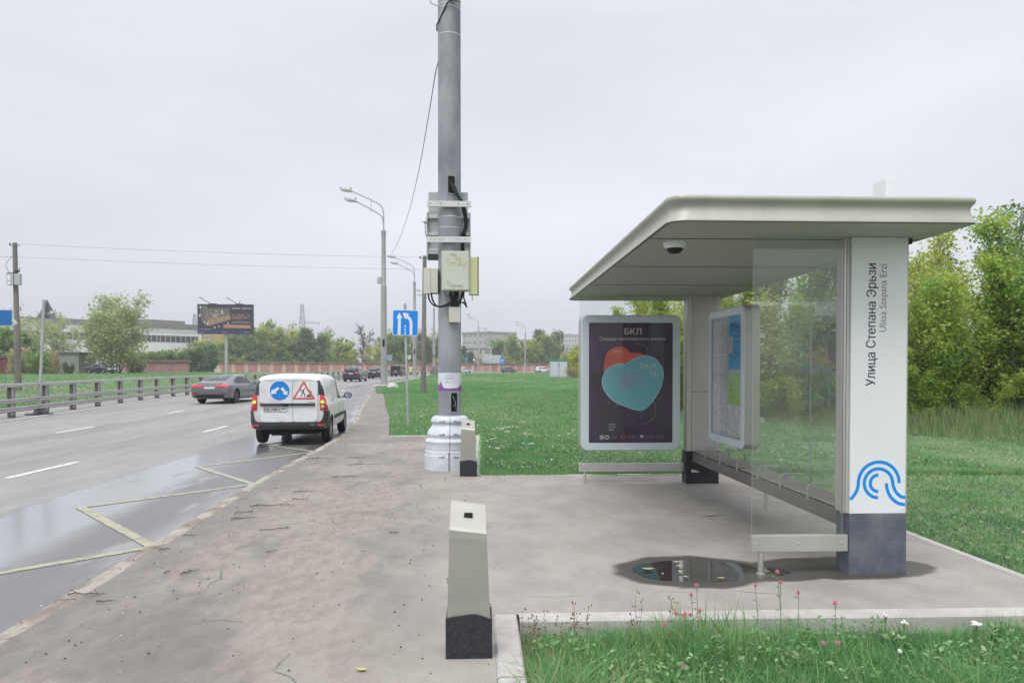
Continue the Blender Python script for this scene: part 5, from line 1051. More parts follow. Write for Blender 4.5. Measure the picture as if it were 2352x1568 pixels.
def car_body(st, mat, arches, wr):
    """st rows: y, zb, wl, belt, wb, wt, zr"""
    ys = []; st = sorted(st)
    for a, b in zip(st[:-1], st[1:]):
        k = max(1, int((b[0]-a[0])/.14)); ys += [a[0]+(b[0]-a[0])*i/k for i in range(k)]
    ys.append(st[-1][0]); A = np.array(st)
    secs = [csec(*[float(np.interp(y, A[:, 0], A[:, j])) for j in range(1, 7)]) for y in ys]
    vs = []; fs = []; n = len(secs[0]); ring = 2*n-2
    for y, s_ in zip(ys, secs):
        vs += [(x, y, z) for x, z in s_]+[(-x, y, z) for x, z in s_[-2:0:-1]]
    for i in range(len(ys)-1):
        for k in range(ring): fs.append((i*ring+k, i*ring+(k+1) % ring, (i+1)*ring+(k+1) % ring, (i+1)*ring+k))
    fs.append(tuple(range(ring))); fs.append(tuple((len(ys)-1)*ring+k for k in range(ring))[::-1])
    mb = MB(); mb.add(vs, fs, mat); b = mb.build('body'); b.data.materials.append(M_UND)
    bm = bmesh.new(); bm.from_mesh(b.data); bmesh.ops.triangulate(bm, faces=[f for f in bm.faces if len(f.verts) > 4]); bm.to_mesh(b.data); bm.free()
    cm = MB(); W_ = max(s[4] for s in st)
    for ya in arches:
        for s_ in (-1, 1):
            T = Matrix.Translation((s_*(W_-.13), ya, wr)) @ Matrix.Rotation(R(90), 4, 'Y'); cm.lathe([(wr+.055, -.2), (wr+.055, .2)], M_UND, 28, T)
    c = cm.build('cutter'); c.data.materials.clear(); c.data.materials.append(mat); c.data.materials.append(M_UND)
    for p in c.data.polygons: p.material_index = 1
    md = b.modifiers.new('b', 'BOOLEAN'); md.operation = 'DIFFERENCE'; md.object = c; md.solver = 'EXACT'
    dg = bpy.context.evaluated_depsgraph_get(); me = bpy.data.meshes.new_from_object(b.evaluated_get(dg)); b.modifiers.clear(); b.data = me
    bpy.data.objects.remove(c)
    me.polygons.foreach_set('use_smooth', [True]*len(me.polygons)); me.set_sharp_from_angle(angle=R(32)); return b
def bvh_of(o): return BVHTree.FromPolygons([v.co.copy() for v in o.data.vertices], [tuple(p.vertices) for p in o.data.polygons])
def decal(bv, name, poly, view, off, mat, parent, res=.07, skirt=.012):
    """raised panel that follows the body; view: 'r' rear (x, z), 'f' front, 'R'/'L' sides (y, z), 't' top (x, y)"""
    from mathutils.geometry import tessellate_polygon
    bm = bmesh.new(); V_ = [bm.verts.new((a, b, 0)) for a, b in poly]
    for tri in tessellate_polygon([[Vector((a, b, 0)) for a, b in poly]]):
        try: bm.faces.new([V_[i] for i in tri])
        except ValueError: pass
    for _ in range(7):
        e = [e for e in bm.edges if e.calc_length() > res]
        if not e: break
        bmesh.ops.subdivide_edges(bm, edges=e, cuts=1); bmesh.ops.triangulate(bm, faces=list(bm.faces))
    D = {'r': Vector((0, 1, 0)), 'f': Vector((0, -1, 0)), 'R': Vector((-1, 0, 0)), 'L': Vector((1, 0, 0)), 't': Vector((0, 0, -1))}[view]
    bm.verts.index_update(); base = {}
    for v in bm.verts:
        a, b = v.co.x, v.co.y
        o = {'r': Vector((a, -9, b)), 'f': Vector((a, 9, b)), 'R': Vector((9, a, b)), 'L': Vector((-9, a, b)), 't': Vector((a, b, 9))}[view]
        h, nrm, _, _ = bv.ray_cast(o, D)
        if h is None:
            h, nrm, _, _ = bv.find_nearest(o+D*(9-.8))
        base[v.index] = h.copy(); v.co = h-D*off
    be = [e for e in bm.edges if e.is_boundary]; ext = bmesh.ops.extrude_edge_only(bm, edges=be)
    for v in [g for g in ext['geom'] if isinstance(g, bmesh.types.BMVert)]: v.co += D*(off+skirt)
    mb = MB(); mb.bm(bm, mat); return mb.build(name, parent, 35)
def wheel(parent, x, y, r, w, rim):
    s = 1 if x > 0 else -1; T = Matrix.Rotation(R(90)*s, 4, 'Y')
    mb = MB(); mb.lathe([(0, -.05), (r*.5, -.05), (r*.5, .03), (0, .04)], M_RIMD, 20, T); wh = mb.build('wheel', parent, 40); wh.location = (x, y, r)
    mb = MB(); mb.lathe([(r*.60, -w/2), (r*.9, -w/2), (r*.985, -w*.36), (r, -w*.2), (r, w*.2), (r*.985, w*.36), (r*.92, w/2), (r*.70, w/2), (r*.64, w*.42), (r*.62, -w/2)], M_TYRE, 36, T); mb.build('tyre', wh, 40)
    mb = MB(); mb.lathe([(r*.65, w*.43), (r*.655, w*.40), (r*.60, w*.25), (r*.60, 0)], rim, 32, T); mb.lathe([(0, w*.36), (r*.12, w*.36), (r*.14, w*.30)], rim, 16, T)
    for k in range(10):
        a = 2*math.pi*k/10; q = []
        for rr, hw in ((r*.10, r*.05), (r*.63, r*.035)):
            for e in (-1, 1): q.append((rr*math.cos(a)-e*hw*math.sin(a), rr*math.sin(a)+e*hw*math.cos(a)))
        mb.add([(p[0], p[1], w*.34) for p in q]+[(p[0], p[1], w*.20) for p in q], [(0, 1, 3, 2), (0, 2, 6, 4), (1, 3, 7, 5)], rim, T)
    mb.build('rim', wh, 40)
def plate(parent, x, z, y, txt=None, reg=None, w=.52, name='license_plate', rot=0):
    T = frame_T((x-w/2, y, z-.057), (1, 0, 0), (0, 0, 1)); mb = MB(); mb.prism(rrect(0, 0, w, .115, .012), -.008, .004, M_PLATE, T)
    pl = mb.build(name, parent)
    mb = MB(); strip2d(mb, rrect(.004, .004, w-.004, .111, .01)+[rrect(.004, .004, w-.004, .111, .01)[0]], .004, M_TXT, T, -.0095)
    if txt: put_text(mb, txt, .022, .022, .068, M_TXT, T, w=.35, dep=-.0095, offset=.03); put_text(mb, reg, .395, .042, .05, M_TXT, T, w=.11, dep=-.0095, offset=.03); mb.add([(.380, -.0095, .005), (.384, -.0095, .005), (.384, -.0095, .11), (.380, -.0095, .11)], [(0, 1, 2, 3)], M_TXT, T)
    mb.build('plate_number', pl)
def mirror(parent, x, y, z, m):
    s = 1 if x > 0 else -1; mb = MB(); bm = bmesh.new(); bmesh.ops.create_uvsphere(bm, u_segments=14, v_segments=10, radius=1)
    for v in bm.verts: v.co = Vector((v.co.x*.115, max(v.co.y, -.45)*.10, v.co.z*.085))
    mb.bm(bm, m, Matrix.Translation((x, y, z))); mb.box(min(x, x-s*.16), y-.01, z-.07, max(x, x-s*.16), y+.04, z-.03, M_TRIM, .005); o = mb.build('wing_mirror', parent, 40)
    mb = MB(); mb.prism([(x+.085*math.cos(t), z+.06*math.sin(t)) for t in [2*math.pi*k/16 for k in range(16)]], y-.052, y-.047, M('mirror_face', (.45, .5, .55), .03, .9)); mb.build('mirror_glass', o)
def make_car(name, label, cat, loc, rz, st, mat, wb, wr, roofm=None, parts=(), rim=None, tw=.21, plates=None, mir=None, group=None, mirm=None):
    t = thing(name, loc, label, cat, group, rz)
    b = car_body(st, mat, wb, wr); b.parent = t; b.name = 'body'; bv = bvh_of(b); W_ = max(s[4] for s in st)
    for (nm, poly, view, off, m) in parts: decal(bv, nm, poly, view, off, m, t, res=.10 if len(poly) < 6 else .08)
    for ya in wb:
        for s_ in (-1, 1): wheel(t, s_*(W_-tw/2-.02), ya, wr, tw, rim or M_RIM)
    mb = MB(); mb.box(-W_*.7, wb[0]-.25, wr*.62, W_*.7, wb[1]+.25, wr*1.1, M_UND, .03); mb.build('underbody', t)
    if plates: plate(t, *plates)
    if mir:
        for s_ in (-1, 1): mirror(t, s_*mir[0], mir[1], mir[2], mirm or mat)
    return t, b, bv
MIR = lambda poly: [(-a, b) for a, b in poly]
# --- white van
VW = M('van_white', (.56, .57, .57), .42, 0, coat=.25, col2=(.70, .72, .74), lo=.28, hi=.5, sc=3.5)
vst = [(-2.21, .48, .80, .97, .815, .66, 1.56), (-2.17, .40, .84, .97, .85, .70, 1.61), (-2.08, .36, .86, .97, .868, .73, 1.645), (-1.7, .34, .872, .97, .875, .755, 1.665), (-.8, .32, .875, .97, .875, .765, 1.665), (.0, .31, .875, .96, .875, .755, 1.65), (.45, .31, .873, .95, .873, .72, 1.60), (.9, .31, .87, .94, .87, .64, 1.36), (1.25, .31, .865, .94, .862, .60, 1.12), (1.5, .32, .86, .93, .84, .62, 1.02), (1.95, .33, .83, .86, .78, .60, .90), (2.16, .35, .76, .74, .70, .55, .78), (2.25, .42, .62, .60, .58, .45, .66)]
rr_ = rrect
vp = []
vp += [('bumper', [(-.858, .36), (.858, .36), (.872, .50), (.868, .80), (.83, .815), (.80, .815), (.795, .72), (.76, .60), (.70, .555), (-.70, .555), (-.76, .60), (-.795, .72), (-.80, .815), (-.83, .815), (-.868, .80), (-.872, .50)], 'r', .035, M_TRIM)]
van = thing('white_van', (-4.43, 18.85, TZ(19)-.12), 'white panel van with blue arrow and roadworks stickers on its rear doors', 'van', None, R(4)); van.scale = (.955, 1, .965)
b = car_body(vst, VW, (-1.42, 1.48), .315); b.parent = van; b.name = 'body'; bv = bvh_of(b)
D_ = lambda nm, poly, view, off, m, res=.08, par=None: decal(bv, nm, poly, view, off, m, par or van, res)
D_('door_surround', rrect(-.667, .548, .667, 1.508, .11), 'r', .003, M_SEAMC)
HR = lambda x0, x1, q: [(x, z) for x, z in rrect(-.66, .555, .66, 1.50, .10) if (x < 0) == (q < 0)]
d1 = D_('rear_door', [(.088, 1.50)]+HR(0, 0, -1)+[(.088, .555)], 'r', .012, VW)
d2 = D_('rear_door', [p for p in HR(0, 0, 1)[:6]]+[(.096, 1.50), (.096, .555)]+[p for p in HR(0, 0, 1)[6:]], 'r', .012, VW)
Tv = frame_T((0, -2.2245, 0), (1, 0, 0), (0, 0, 1))
# photograph coordinates of the van's rear (zoomed view) to local x, z
def vq(x, y): return ((x-765)/(1640-120)*1.92+.0, (1470-y)/(1470-100)*1.68)
mb = MB(); mb.box(-.64, -2.262, .925, .09, -2.215, .985, M_TRIM, .012); mb.box(-.13, -2.268, .918, .0, -2.22, .975, M_UND, .01); o = mb.build('handle_bar', d1, 40)
mb = MB(); mb.box(.10, -2.262, .925, .60, -2.215, .985, M_TRIM, .012); mb.build('handle_bar', d2, 40)
mb = MB(); mb.box(-.17, -2.19, 1.545, .05, -2.165, 1.58, M('brake_lamp', (.16, .03, .03), .3), .01); mb.build('brake_light', van)
mb = MB(); N = 40; cx, cz = vq(614, 432); cx = -.20; cz = 1.275; r_b = .222
mb.add([(cx+(r_b+.018)*math.cos(2*math.pi*k/N), -.0005, cz+(r_b+.018)*math.sin(2*math.pi*k/N)) for k in range(N)], [tuple(range(N))], M_SWHITE, Tv)
mb.add([(cx+r_b*math.cos(2*math.pi*k/N), -.0025, cz+r_b*math.sin(2*math.pi*k/N)) for k in range(N)], [tuple(range(N))], M('sticker_blue', (.0, .21, .62), .4, var=.05), Tv)
S1 = lambda x, y: (cx+(x-614)/185*r_b, cz-(y-432)/175*r_b)
for ps in ([(578, 362), (608, 398), (540, 452), (562, 478), (445, 498), (468, 402), (490, 424)], [(668, 365), (630, 398), (695, 462), (668, 485), (758, 515), (764, 430), (735, 448)]):
    mb.add([(S1(*p)[0], -.0045, S1(*p)[1]) for p in ps], [tuple(range(len(ps)))], M_SWHITE, Tv)
mb.build('arrow_sticker', d1)
mb = MB(); S2 = lambda x, y: (.10+(x-885)/(1255-885)*.50, 1.065+(590-y)/(590-268)*.42)
def sp(ps, m, dd): mb.add([(S2(*p)[0], dd, S2(*p)[1]) for p in ps], [tuple(range(len(ps)))], m, Tv)
M_SRED = M('sticker_red', (.55, .11, .08), .5, var=.1, sc=12)
sp([(885, 588), (883, 560), (1050, 275), (1068, 266), (1088, 276), (1120, 350), (1140, 400), (1195, 440), (1200, 480), (1235, 540), (1258, 550), (1250, 588)], M_SRED, -.0005)
sp([(925, 555), (1068, 312), (1110, 400), (1150, 470), (1198, 553)], M_SWHITE, -.0025)
sp([(x, y) for x, y in ((1085+13*math.cos(t), 392+13*math.sin(t)) for t in [k*2*math.pi/12 for k in range(12)])], M_TXT, -.004)
for pts, w in (([(1055, 415), (1030, 412), (1008, 440)], .016), ([(1060, 412), (1062, 445), (1050, 470)], .034), ([(1052, 465), (1082, 485), (1080, 538)], .020), ([(1045, 465), (1040, 500), (1008, 538)], .020), ([(1040, 440), (1070, 478), (1140, 520)], .006), ([(1010, 440), (1030, 455)], .014)):
    strip2d(mb, [S2(*p) for p in pts], w, M_TXT, Tv, -.004)
sp([(1100, 542), (1150, 492), (1165, 500), (1195, 543)], M_TXT, -.004); mb.build('roadworks_sticker', d2)
mb = MB(); put_text(mb, 'largus', -.66, 1.003, .016, M_SBACK, Tv, w=.09, dep=.0) if False else mb.box(-.66, -2.2255, 1.005, -.57, -2.2225, 1.014, M_SBACK); mb.build('badge', d1)
mb = MB(); mb.box(.44, -2.2255, 1.005, .62, -2.2225, 1.014, M_SBACK); mb.build('badge', d2)
plate(van, -.30, .845, -2.225, 'К827МО', '797', w=.54)
for s_ in (1, -1):
    m_ = (lambda p: p) if s_ > 0 else MIR
    D_('pillar_trim', m_([(.675, 1.175), (.80, 1.175), (.775, 1.30), (.74, 1.40), (.70, 1.50), (.672, 1.53)]), 'r', .011, M_TRIM, .06)
    side = 'R' if s_ > 0 else 'L'
    D_('pillar_trim', [(-2.20, 1.16), (-2.03, 1.16), (-2.10, 1.35), (-2.17, 1.50), (-2.20, 1.50)], side, .006, M_TRIM, .06)
    lm = D_('taillight', m_([(.715, .82), (.87, .82), (.855, .95), (.83, 1.17), (.72, 1.17), (.705, 1.0)]), 'r', .018, M_LRED, .05)
    D_('taillight', [(-2.2, .82), (-2.03, .82), (-2.06, .98), (-2.12, 1.17), (-2.2, 1.17)], side, .01, M_LRED, .05)
    X = lambda a: s_*a
    mb = MB()
    for (x0, z0, x1, z1, mm, yy) in ((.725, 1.07, .815, 1.155, M_LREDE, -2.232), (.728, .98, .812, 1.055, M_LAMB, -2.236)): mb.prism(rrect(min(X(x0), X(x1)), z0, max(X(x0), X(x1)), z1, .02), yy-.01, yy+.02, mm)
    mb.lathe([(.0, .012), (.036, .008), (.042, 0)], M_LCLR if s_ > 0 else M_LRED, 18, Matrix.Translation((X(.775), -2.236, .905)) @ Matrix.Rotation(R(90), 4, 'X')); mb.build('lamp_unit', lm, 40)
    D_('side_bumper', [(-2.2, .36), (-1.86, .37), (-1.82, .50), (-1.80, .62), (-1.86, .78), (-2.0, .81), (-2.2, .81)], side, .02, M_TRIM, .07)
    D_('front_window', [(.10, 1.02), (1.08, 1.0), (.98, 1.20), (.66, 1.42), (.50, 1.50), (.12, 1.53)], side, .006, M_CGL)
    D_('side_moulding', rrect(-.98, .545, .08, .635, .02, 3), side, .015, M_TRIM, .12); D_('side_moulding', rrect(.11, .545, 1.02, .635, .02, 3), side, .015, M_TRIM, .12)
    for yy in (.095, -1.02): D_('door_gap', [(yy-.006, .40), (yy+.006, .40), (yy+.006, 1.56), (yy-.006, 1.56)], side, .001, M_SEAMC, .12)
    D_('window_blank', rrect(-.95, 1.03, .03, 1.5, .08), side, .004, VW)
    D_('door_handle', rrect(-.14, .93, .06, .965, .015, 3), side, .03, VW, .1); D_('door_handle', rrect(.18, .93, .36, .965, .015, 3), side, .03, VW, .1)
    mb = MB(); mb.box(min(X(.66), X(.82)), -2.262, .455, max(X(.66), X(.82)), -2.24, .50, M('reflector_red', (.42, .05, .04), .35), .008); mb.build('reflector', van)
    mirror(van, s_*1.0, .93, 1.06, M_TRIM)
    for ya in (-1.42, 1.48): wheel(van, s_*(.765), ya, .315, .20, M_RIM)
D_('bumper', vp[0][1], 'r', .04, M_TRIM, .07)
mb = MB(); mb.box(.50, -2.262, .475, .58, -2.248, .50, M_SBACK, .005); mb.build('tow_cover', van)
D_('windscreen', [(-.62, 1.10), (.62, 1.10), (.70, 1.50), (-.70, 1.50)], 'f', .004, M_CGL)
D_('headlight', [(.55, .70), (.78, .72), (.80, .90), (.6, .86)], 'f', .008, M_LENS); D_('headlight', MIR([(.55, .70), (.78, .72), (.80, .90), (.6, .86)]), 'f', .008, M_LENS)
mb = MB(); mb.box(-.62, -1.9, .24, .62, 1.9, .40, M_UND, .03); mb.box(-.45, -2.0, .22, .0, -1.6, .34, M_UND, .04); mb.build('underbody', van)
for x in (.12, -.16):
    mb = MB(); mb.box(x-.02, -2.245, .545, x+.02, -2.22, .565, M('rust', (.2, .09, .05), .9), .003); mb.build('door_hinge', van)
# --- grey liftback sedan
GREY = paintm('car_grey', (.145, .15, .165), .35, .3)
ast = [(-2.37, .34, .80, .78, .82, .62, .86), (-2.33, .27, .86, .86, .885, .66, .945), (-2.2, .24, .90, .90, .912, .68, 1.0), (-1.8, .22, .92, .91, .922, .665, 1.09), (-1.2, .21, .925, .91, .925, .63, 1.245), (-.6, .2, .925, .90, .925, .63, 1.345), (-.1, .2, .925, .89, .925, .63, 1.375), (.4, .2, .925, .88, .925, .62, 1.35), (.9, .2, .925, .87, .922, .60, 1.19), (1.3, .2, .925, .87, .915, .62, 1.0), (1.8, .21, .915, .82, .89, .6, .90), (2.2, .23, .86, .72, .82, .5, .78), (2.35, .28, .75, .55, .7, .45, .60)]
aud, ab, av = make_car('grey_sedan', 'dark grey fastback sedan driving left of the white van', 'car', (-12.55, 37.6, TZ(37)-.12), R(-4), ast, GREY, (-1.42, 1.40), .335, rim=M_RIMD, tw=.24, mir=(1.0, .75, .93), parts=[
    ('rear_window', [(-.57, 1.07), (.57, 1.07), (.55, 1.22), (.50, 1.325), (-.50, 1.325), (-.55, 1.22)], 'r', .004, M_CGL), ('taillight', [(.30, .79), (.86, .80), (.88, .90), (.84, .925), (.36, .86), (.30, .85)], 'r', .02, M_LREDE), ('taillight', MIR([(.30, .79), (.86, .80), (.88, .90), (.84, .925), (.36, .86), (.30, .85)]), 'r', .02, M_LREDE),
    ('spoiler', [(-.6, .955), (.6, .955), (.6, .975), (-.6, .975)], 'r', .03, M_TRIM), ('boot_gap', [(-.62, .69), (.62, .69), (.62, .70), (-.62, .70)], 'r', .002, M_SEAMC), ('diffuser', [(-.72, .30), (.72, .30), (.66, .42), (.3, .45), (-.3, .45), (-.66, .42)], 'r', .03, M_UND), ('vent', [(.50, .46), (.82, .45), (.80, .52), (.55, .52)], 'r', .008, M('dark_reflector', (.12, .03, .03), .4)), ('vent', MIR([(.50, .46), (.82, .45), (.80, .52), (.55, .52)]), 'r', .008, M('dark_reflector', (.12, .03, .03), .4)),
    ('side_window', [(-1.55, .96), (.05, .94), (.05, 1.28), (-.5, 1.29), (-1.0, 1.20)], 'R', .005, M_CGL), ('side_window', [(.11, .94), (1.05, .93), (.85, 1.08), (.45, 1.24), (.11, 1.27)], 'R', .005, M_CGL), ('side_window', [(-1.55, .96), (.05, .94), (.05, 1.28), (-.5, 1.29), (-1.0, 1.20)], 'L', .005, M_CGL), ('side_window', [(.11, .94), (1.05, .93), (.85, 1.08), (.45, 1.24), (.11, 1.27)], 'L', .005, M_CGL),
    ('door_gap', [(.075, .30), (.085, .30), (.085, .92), (.075, .92)], 'R', .001, M_SEAMC), ('sill_trim', [(-1.0, .21), (1.0, .21), (1.0, .27), (-1.0, .27)], 'R', .012, M_TRIM), ('windscreen', [(-.58, 1.0), (.58, 1.0), (.54, 1.28), (-.54, 1.28)], 'f', .004, M_CGL)], plates=(0, .76, -2.385))
# --- generic vehicles seen small
def stn(L, W, H, kind):
    w = W/2; h = H; l = L/2
    if kind == 'suv': return [(-l, .45, w*.86, .95, w*.88, w*.62, h*.62), (-l+.05, .36, w*.94, 1.02, w*.95, w*.72, h*.72), (-l+.18, .32, w*.98, 1.05, w*.985, w*.74, h*.90), (-l+.45, .30, w, 1.05, w, w*.74, h*.975), (-l*.35, .3, w, 1.05, w, w*.75, h), (l*.1, .3, w, 1.04, w, w*.74, h*.985), (l*.32, .3, w, 1.03, w, w*.70, h*.86), (l*.5, .3, w, 1.03, w*.98, w*.68, h*.66), (l*.85, .32, w*.95, .92, w*.9, w*.6, h*.56), (l, .4, w*.78, .65, w*.7, w*.45, h*.40)]
    if kind == 'van': return [(-l, .42, w*.92, 1.05, w*.93, w*.80, h*.93), (-l+.06, .36, w*.97, 1.05, w*.97, w*.85, h*.97), (-l+.3, .32, w, 1.05, w, w*.87, h), (l*.3, .32, w, 1.05, w, w*.86, h), (l*.52, .32, w, 1.05, w, w*.8, h*.93), (l*.78, .33, w*.98, 1.02, w*.96, w*.72, h*.6), (l*.95, .36, w*.9, .85, w*.85, w*.6, h*.5), (l, .42, w*.8, .65, w*.75, w*.5, h*.36)]
    return [(-l, .38, w*.86, .78, w*.86, w*.6, .88), (-l+.06, .30, w*.95, .88, w*.95, w*.62, .96), (-l*.66, .24, w, .92, w, w*.66, 1.0), (-l*.60, .22, w, .92, w, w*.68, h*.80), (-l*.34, .22, w, .92, w, w*.70, h*.985), (0, .22, w, .9, w, w*.70, h), (l*.14, .22, w, .9, w, w*.68, h*.96), (l*.42, .22, w, .88, w, w*.66, h*.69), (l*.85, .25, w*.94, .78, w*.9, w*.55, h*.6), (l, .32, w*.78, .55, w*.72, w*.45, h*.43)]
def small_car(name, label, cat, x, y, rz, L, W, H, kind, mat, lit=False, light=None, group=None, yoff=0):
    l, w = L/2, W/2; lm = M_LREDE if lit else (light or M_LRED); st = stn(L, W, H, kind); zt = H*.93; wz = 1.08 if kind != 'sedan' else .97
    if kind == 'van': wpoly = [(-w*.78, 1.12), (w*.78, 1.12), (w*.74, zt), (-w*.74, zt)]; tl = [(w*.80, .95), (w*.94, .95), (w*.93, 1.25), (w*.82, 1.25)]; pz_ = .85; bmp = [(-w*.96, .36), (w*.96, .36), (w*.96, .62), (-w*.96, .62)]
    elif kind == 'suv': wpoly = [(-w*.74, 1.13), (w*.74, 1.13), (w*.66, zt-.06), (-w*.66, zt-.06)]; tl = [(w*.48, .95), (w*.93, .97), (w*.90, 1.12), (w*.5, 1.08)]; pz_ = .93; bmp = [(-w*.93, .36), (w*.93, .36), (w*.95, .66), (-w*.95, .66)]
    else: wpoly = [(-w*.64, 1.0), (w*.64, 1.0), (w*.58, zt-.03), (-w*.58, zt-.03)]; tl = [(w*.52, .70), (w*.90, .72), (w*.90, .84), (w*.52, .84)]; pz_ = .74; bmp = [(-w*.9, .34), (w*.9, .34), (w*.92, .5), (-w*.92, .5)]
    a, bb = (-l*.62, l*.60); sw = {'van': [(-l*.9, 1.14), (l*.55, 1.12), (l*.45, zt), (-l*.9, zt)], 'suv': [(-l*.82, 1.10), (l*.45, 1.06), (l*.22, zt-.10), (-l*.72, zt-.12)], 'sedan': [(-l*.62, .97), (l*.36, .95), (l*.12, zt-.06), (-l*.34, zt-.06)]}[kind]
    pts = [('rear_window', wpoly, 'r', .006, M_CGL), ('taillight', tl, 'r', .015, lm), ('taillight', MIR(tl), 'r', .015, lm), ('bumper', bmp, 'r', .03, M_TRIM if kind != 'sedan' else mat), ('side_window', sw, 'R', .006, M_CGL), ('side_window', sw, 'L', .006, M_CGL), ('windscreen', [(-w*.6, wz+.08), (w*.6, wz+.08), (w*.56, zt-.1), (-w*.56, zt-.1)], 'f', .005, M_CGL), ('headlight', [(w*.45, .6), (w*.75, .62), (w*.75, .74), (w*.45, .72)], 'f', .01, M_LENS), ('headlight', MIR([(w*.45, .6), (w*.75, .62), (w*.75, .74), (w*.45, .72)]), 'f', .01, M_LENS)]
    t, b_, bv_ = make_car(name, label, cat, (x, y, TZ(y)-.12+yoff), rz, st, mat, (a, bb), .36 if kind != 'sedan' else .31, parts=pts, plates=(0, pz_, -l-.03), mir=(w+.08, l*.32, wz+.05), mirm=M_TRIM)
    if kind == 'suv':
        for s_ in (-1, 1): mb = MB(); mb.tube([(s_*w*.68, -l*.7, H*.965), (s_*w*.70, -l*.6, H+.02), (s_*w*.70, l*.05, H+.02), (s_*w*.68, l*.12, H*.97)], .02, M_GALV, 6); mb.build('roof_rail', t, 40)
    return t
def cx_at(u, y): return at(u, 860, y).x
small_car('dark_suv', 'dark blue suv with lit red tail lamps ahead of the white van', 'car', cx_at(815, 87), 87.5, R(-3), 4.9, 1.96, 1.76, 'suv', paintm('suv_navy', (.025, .035, .06), .3), lit=True)
small_car('black_suv', 'black suv with roof rails half behind the nearest lamp post', 'car', cx_at(863.5, 105), 106, R(-2), 4.7, 1.90, 1.70, 'suv', paintm('suv_black', (.02, .024, .03), .2), light=M('pale_tail_lamp', (.45, .36, .34), .3))
small_car('black_minivan', 'tall black minivan farthest ahead on the road', 'van', cx_at(913, 126), 128, R(-6), 5.1, 1.95, 1.98, 'van', paintm('minivan_black', (.018, .02, .026), .2))
small_car('yellow_taxi', 'small yellow taxi partly hidden behind the lane sign post', 'car', cx_at(944, 150), 150, R(-25), 4.4, 1.75, 1.52, 'sedan', paintm('taxi_yellow', (.55, .50, .04)))
small_car('far_car', 'small plum grey car on the far bend left of the blue arrow sign', 'car', cx_at(1169, 194), 194.5, R(-62), 4.3, 1.78, 1.62, 'suv', paintm('car_plum', (.12, .10, .13), .3))
small_car('far_car', 'small white car on the far bend beside the green roofed cabinet', 'car', cx_at(1247, 197), 197.5, R(-70), 4.4, 1.78, 1.62, 'suv', paintm('car_white', (.66, .67, .70)))
small_car('far_car', 'low white sedan on the far bend, half hidden by the big grey pole', 'car', cx_at(1064, 186), 188, R(-58), 4.5, 1.76, 1.4, 'sedan', paintm('car_silver', (.55, .56, .58), .2))
small_car('old_sedan', 'old black sedan parked on the verge under the big bushy tree', 'car', cx_at(232, 106), 106, R(-112), 4.4, 1.68, 1.40, 'sedan', paintm('old_black', (.018, .02, .035), .1), yoff=.12-.05+bank(cx_at(232, 106), 106)+.1, light=M_LCLR)
# ------------------------------------------------------------------ trees
M_BARK = M('bark', (.10, .085, .07), .9, var=.3, sc=6, bump=.4, bsc=20, stretch=(1, 1, .3)); M_BARKP = M('pale_bark', (.34, .33, .30), .85, col2=(.14, .12, .10), sc=7, lo=.5, hi=.7); M_BARKD = M('grey_bark', (.16, .14, .13), .9, var=.2, sc=5)
LM = {
 'green': leafmat('leaves_green', [(0, (.10, .19, .055)), (.5, (.21, .35, .09)), (1, (.37, .49, .15))], .5),
 'yellow': leafmat('leaves_yellow_green', [(0, (.26, .34, .06)), (.5, (.46, .54, .10)), (1, (.64, .62, .17))], .5),
 'dark': leafmat('leaves_dark', [(0, (.07, .14, .065)), (.5, (.13, .23, .10)), (1, (.22, .33, .13))], .45),
 'autumn': leafmat('leaves_autumn', [(0, (.28, .32, .13)), (.5, (.44, .42, .22)), (1, (.56, .44, .32))], .5),
 'pale': leafmat('leaves_pale', [(0, (.24, .35, .13)), (.5, (.42, .50, .20)), (1, (.60, .53, .36))], .5),
 'thicket': leafmat('leaves_thicket', [(0, (.12, .23, .06)), (.35, (.26, .42, .08)), (.75, (.46, .59, .12)), (1, (.62, .60, .20))], .55),
}
def leaf_cloud(C, size, r, tint, flat=.35, shape='quad'):
    n = len(C); nv = r.normal(size=(n, 3)); nv[:, 2] = np.abs(nv[:, 2])+flat; nv /= np.linalg.norm(nv, axis=1, keepdims=True)
    a = r.normal(size=(n, 3)); u = np.cross(nv, a); u /= np.linalg.norm(u, axis=1, keepdims=True); w = np.cross(nv, u); s = size*(r.uniform(.6, 1.35, (n, 1)))
    V = np.stack([C-u*s*.62, C-w*s*.36+nv*s*.06, C+u*s*.62, C+w*s*.36+nv*s*.06], 1).reshape(-1, 3)
    return V, [np.arange(4*n).reshape(n, 4)], np.repeat(tint, 4)
def crown_profile(t, kind):
    if kind == 'round': return math.sqrt(max(0, 1-(2*t-1)**2))*.9+.1
    if kind == 'column': return (.75+.25*math.sin(t*9))*(1-t**3*.75)
    if kind == 'vase': return .35+.75*t*(1-max(0, t-.75)*2.6)
    if kind == 'bush': return (1-t**2*.65)
    return 1-t
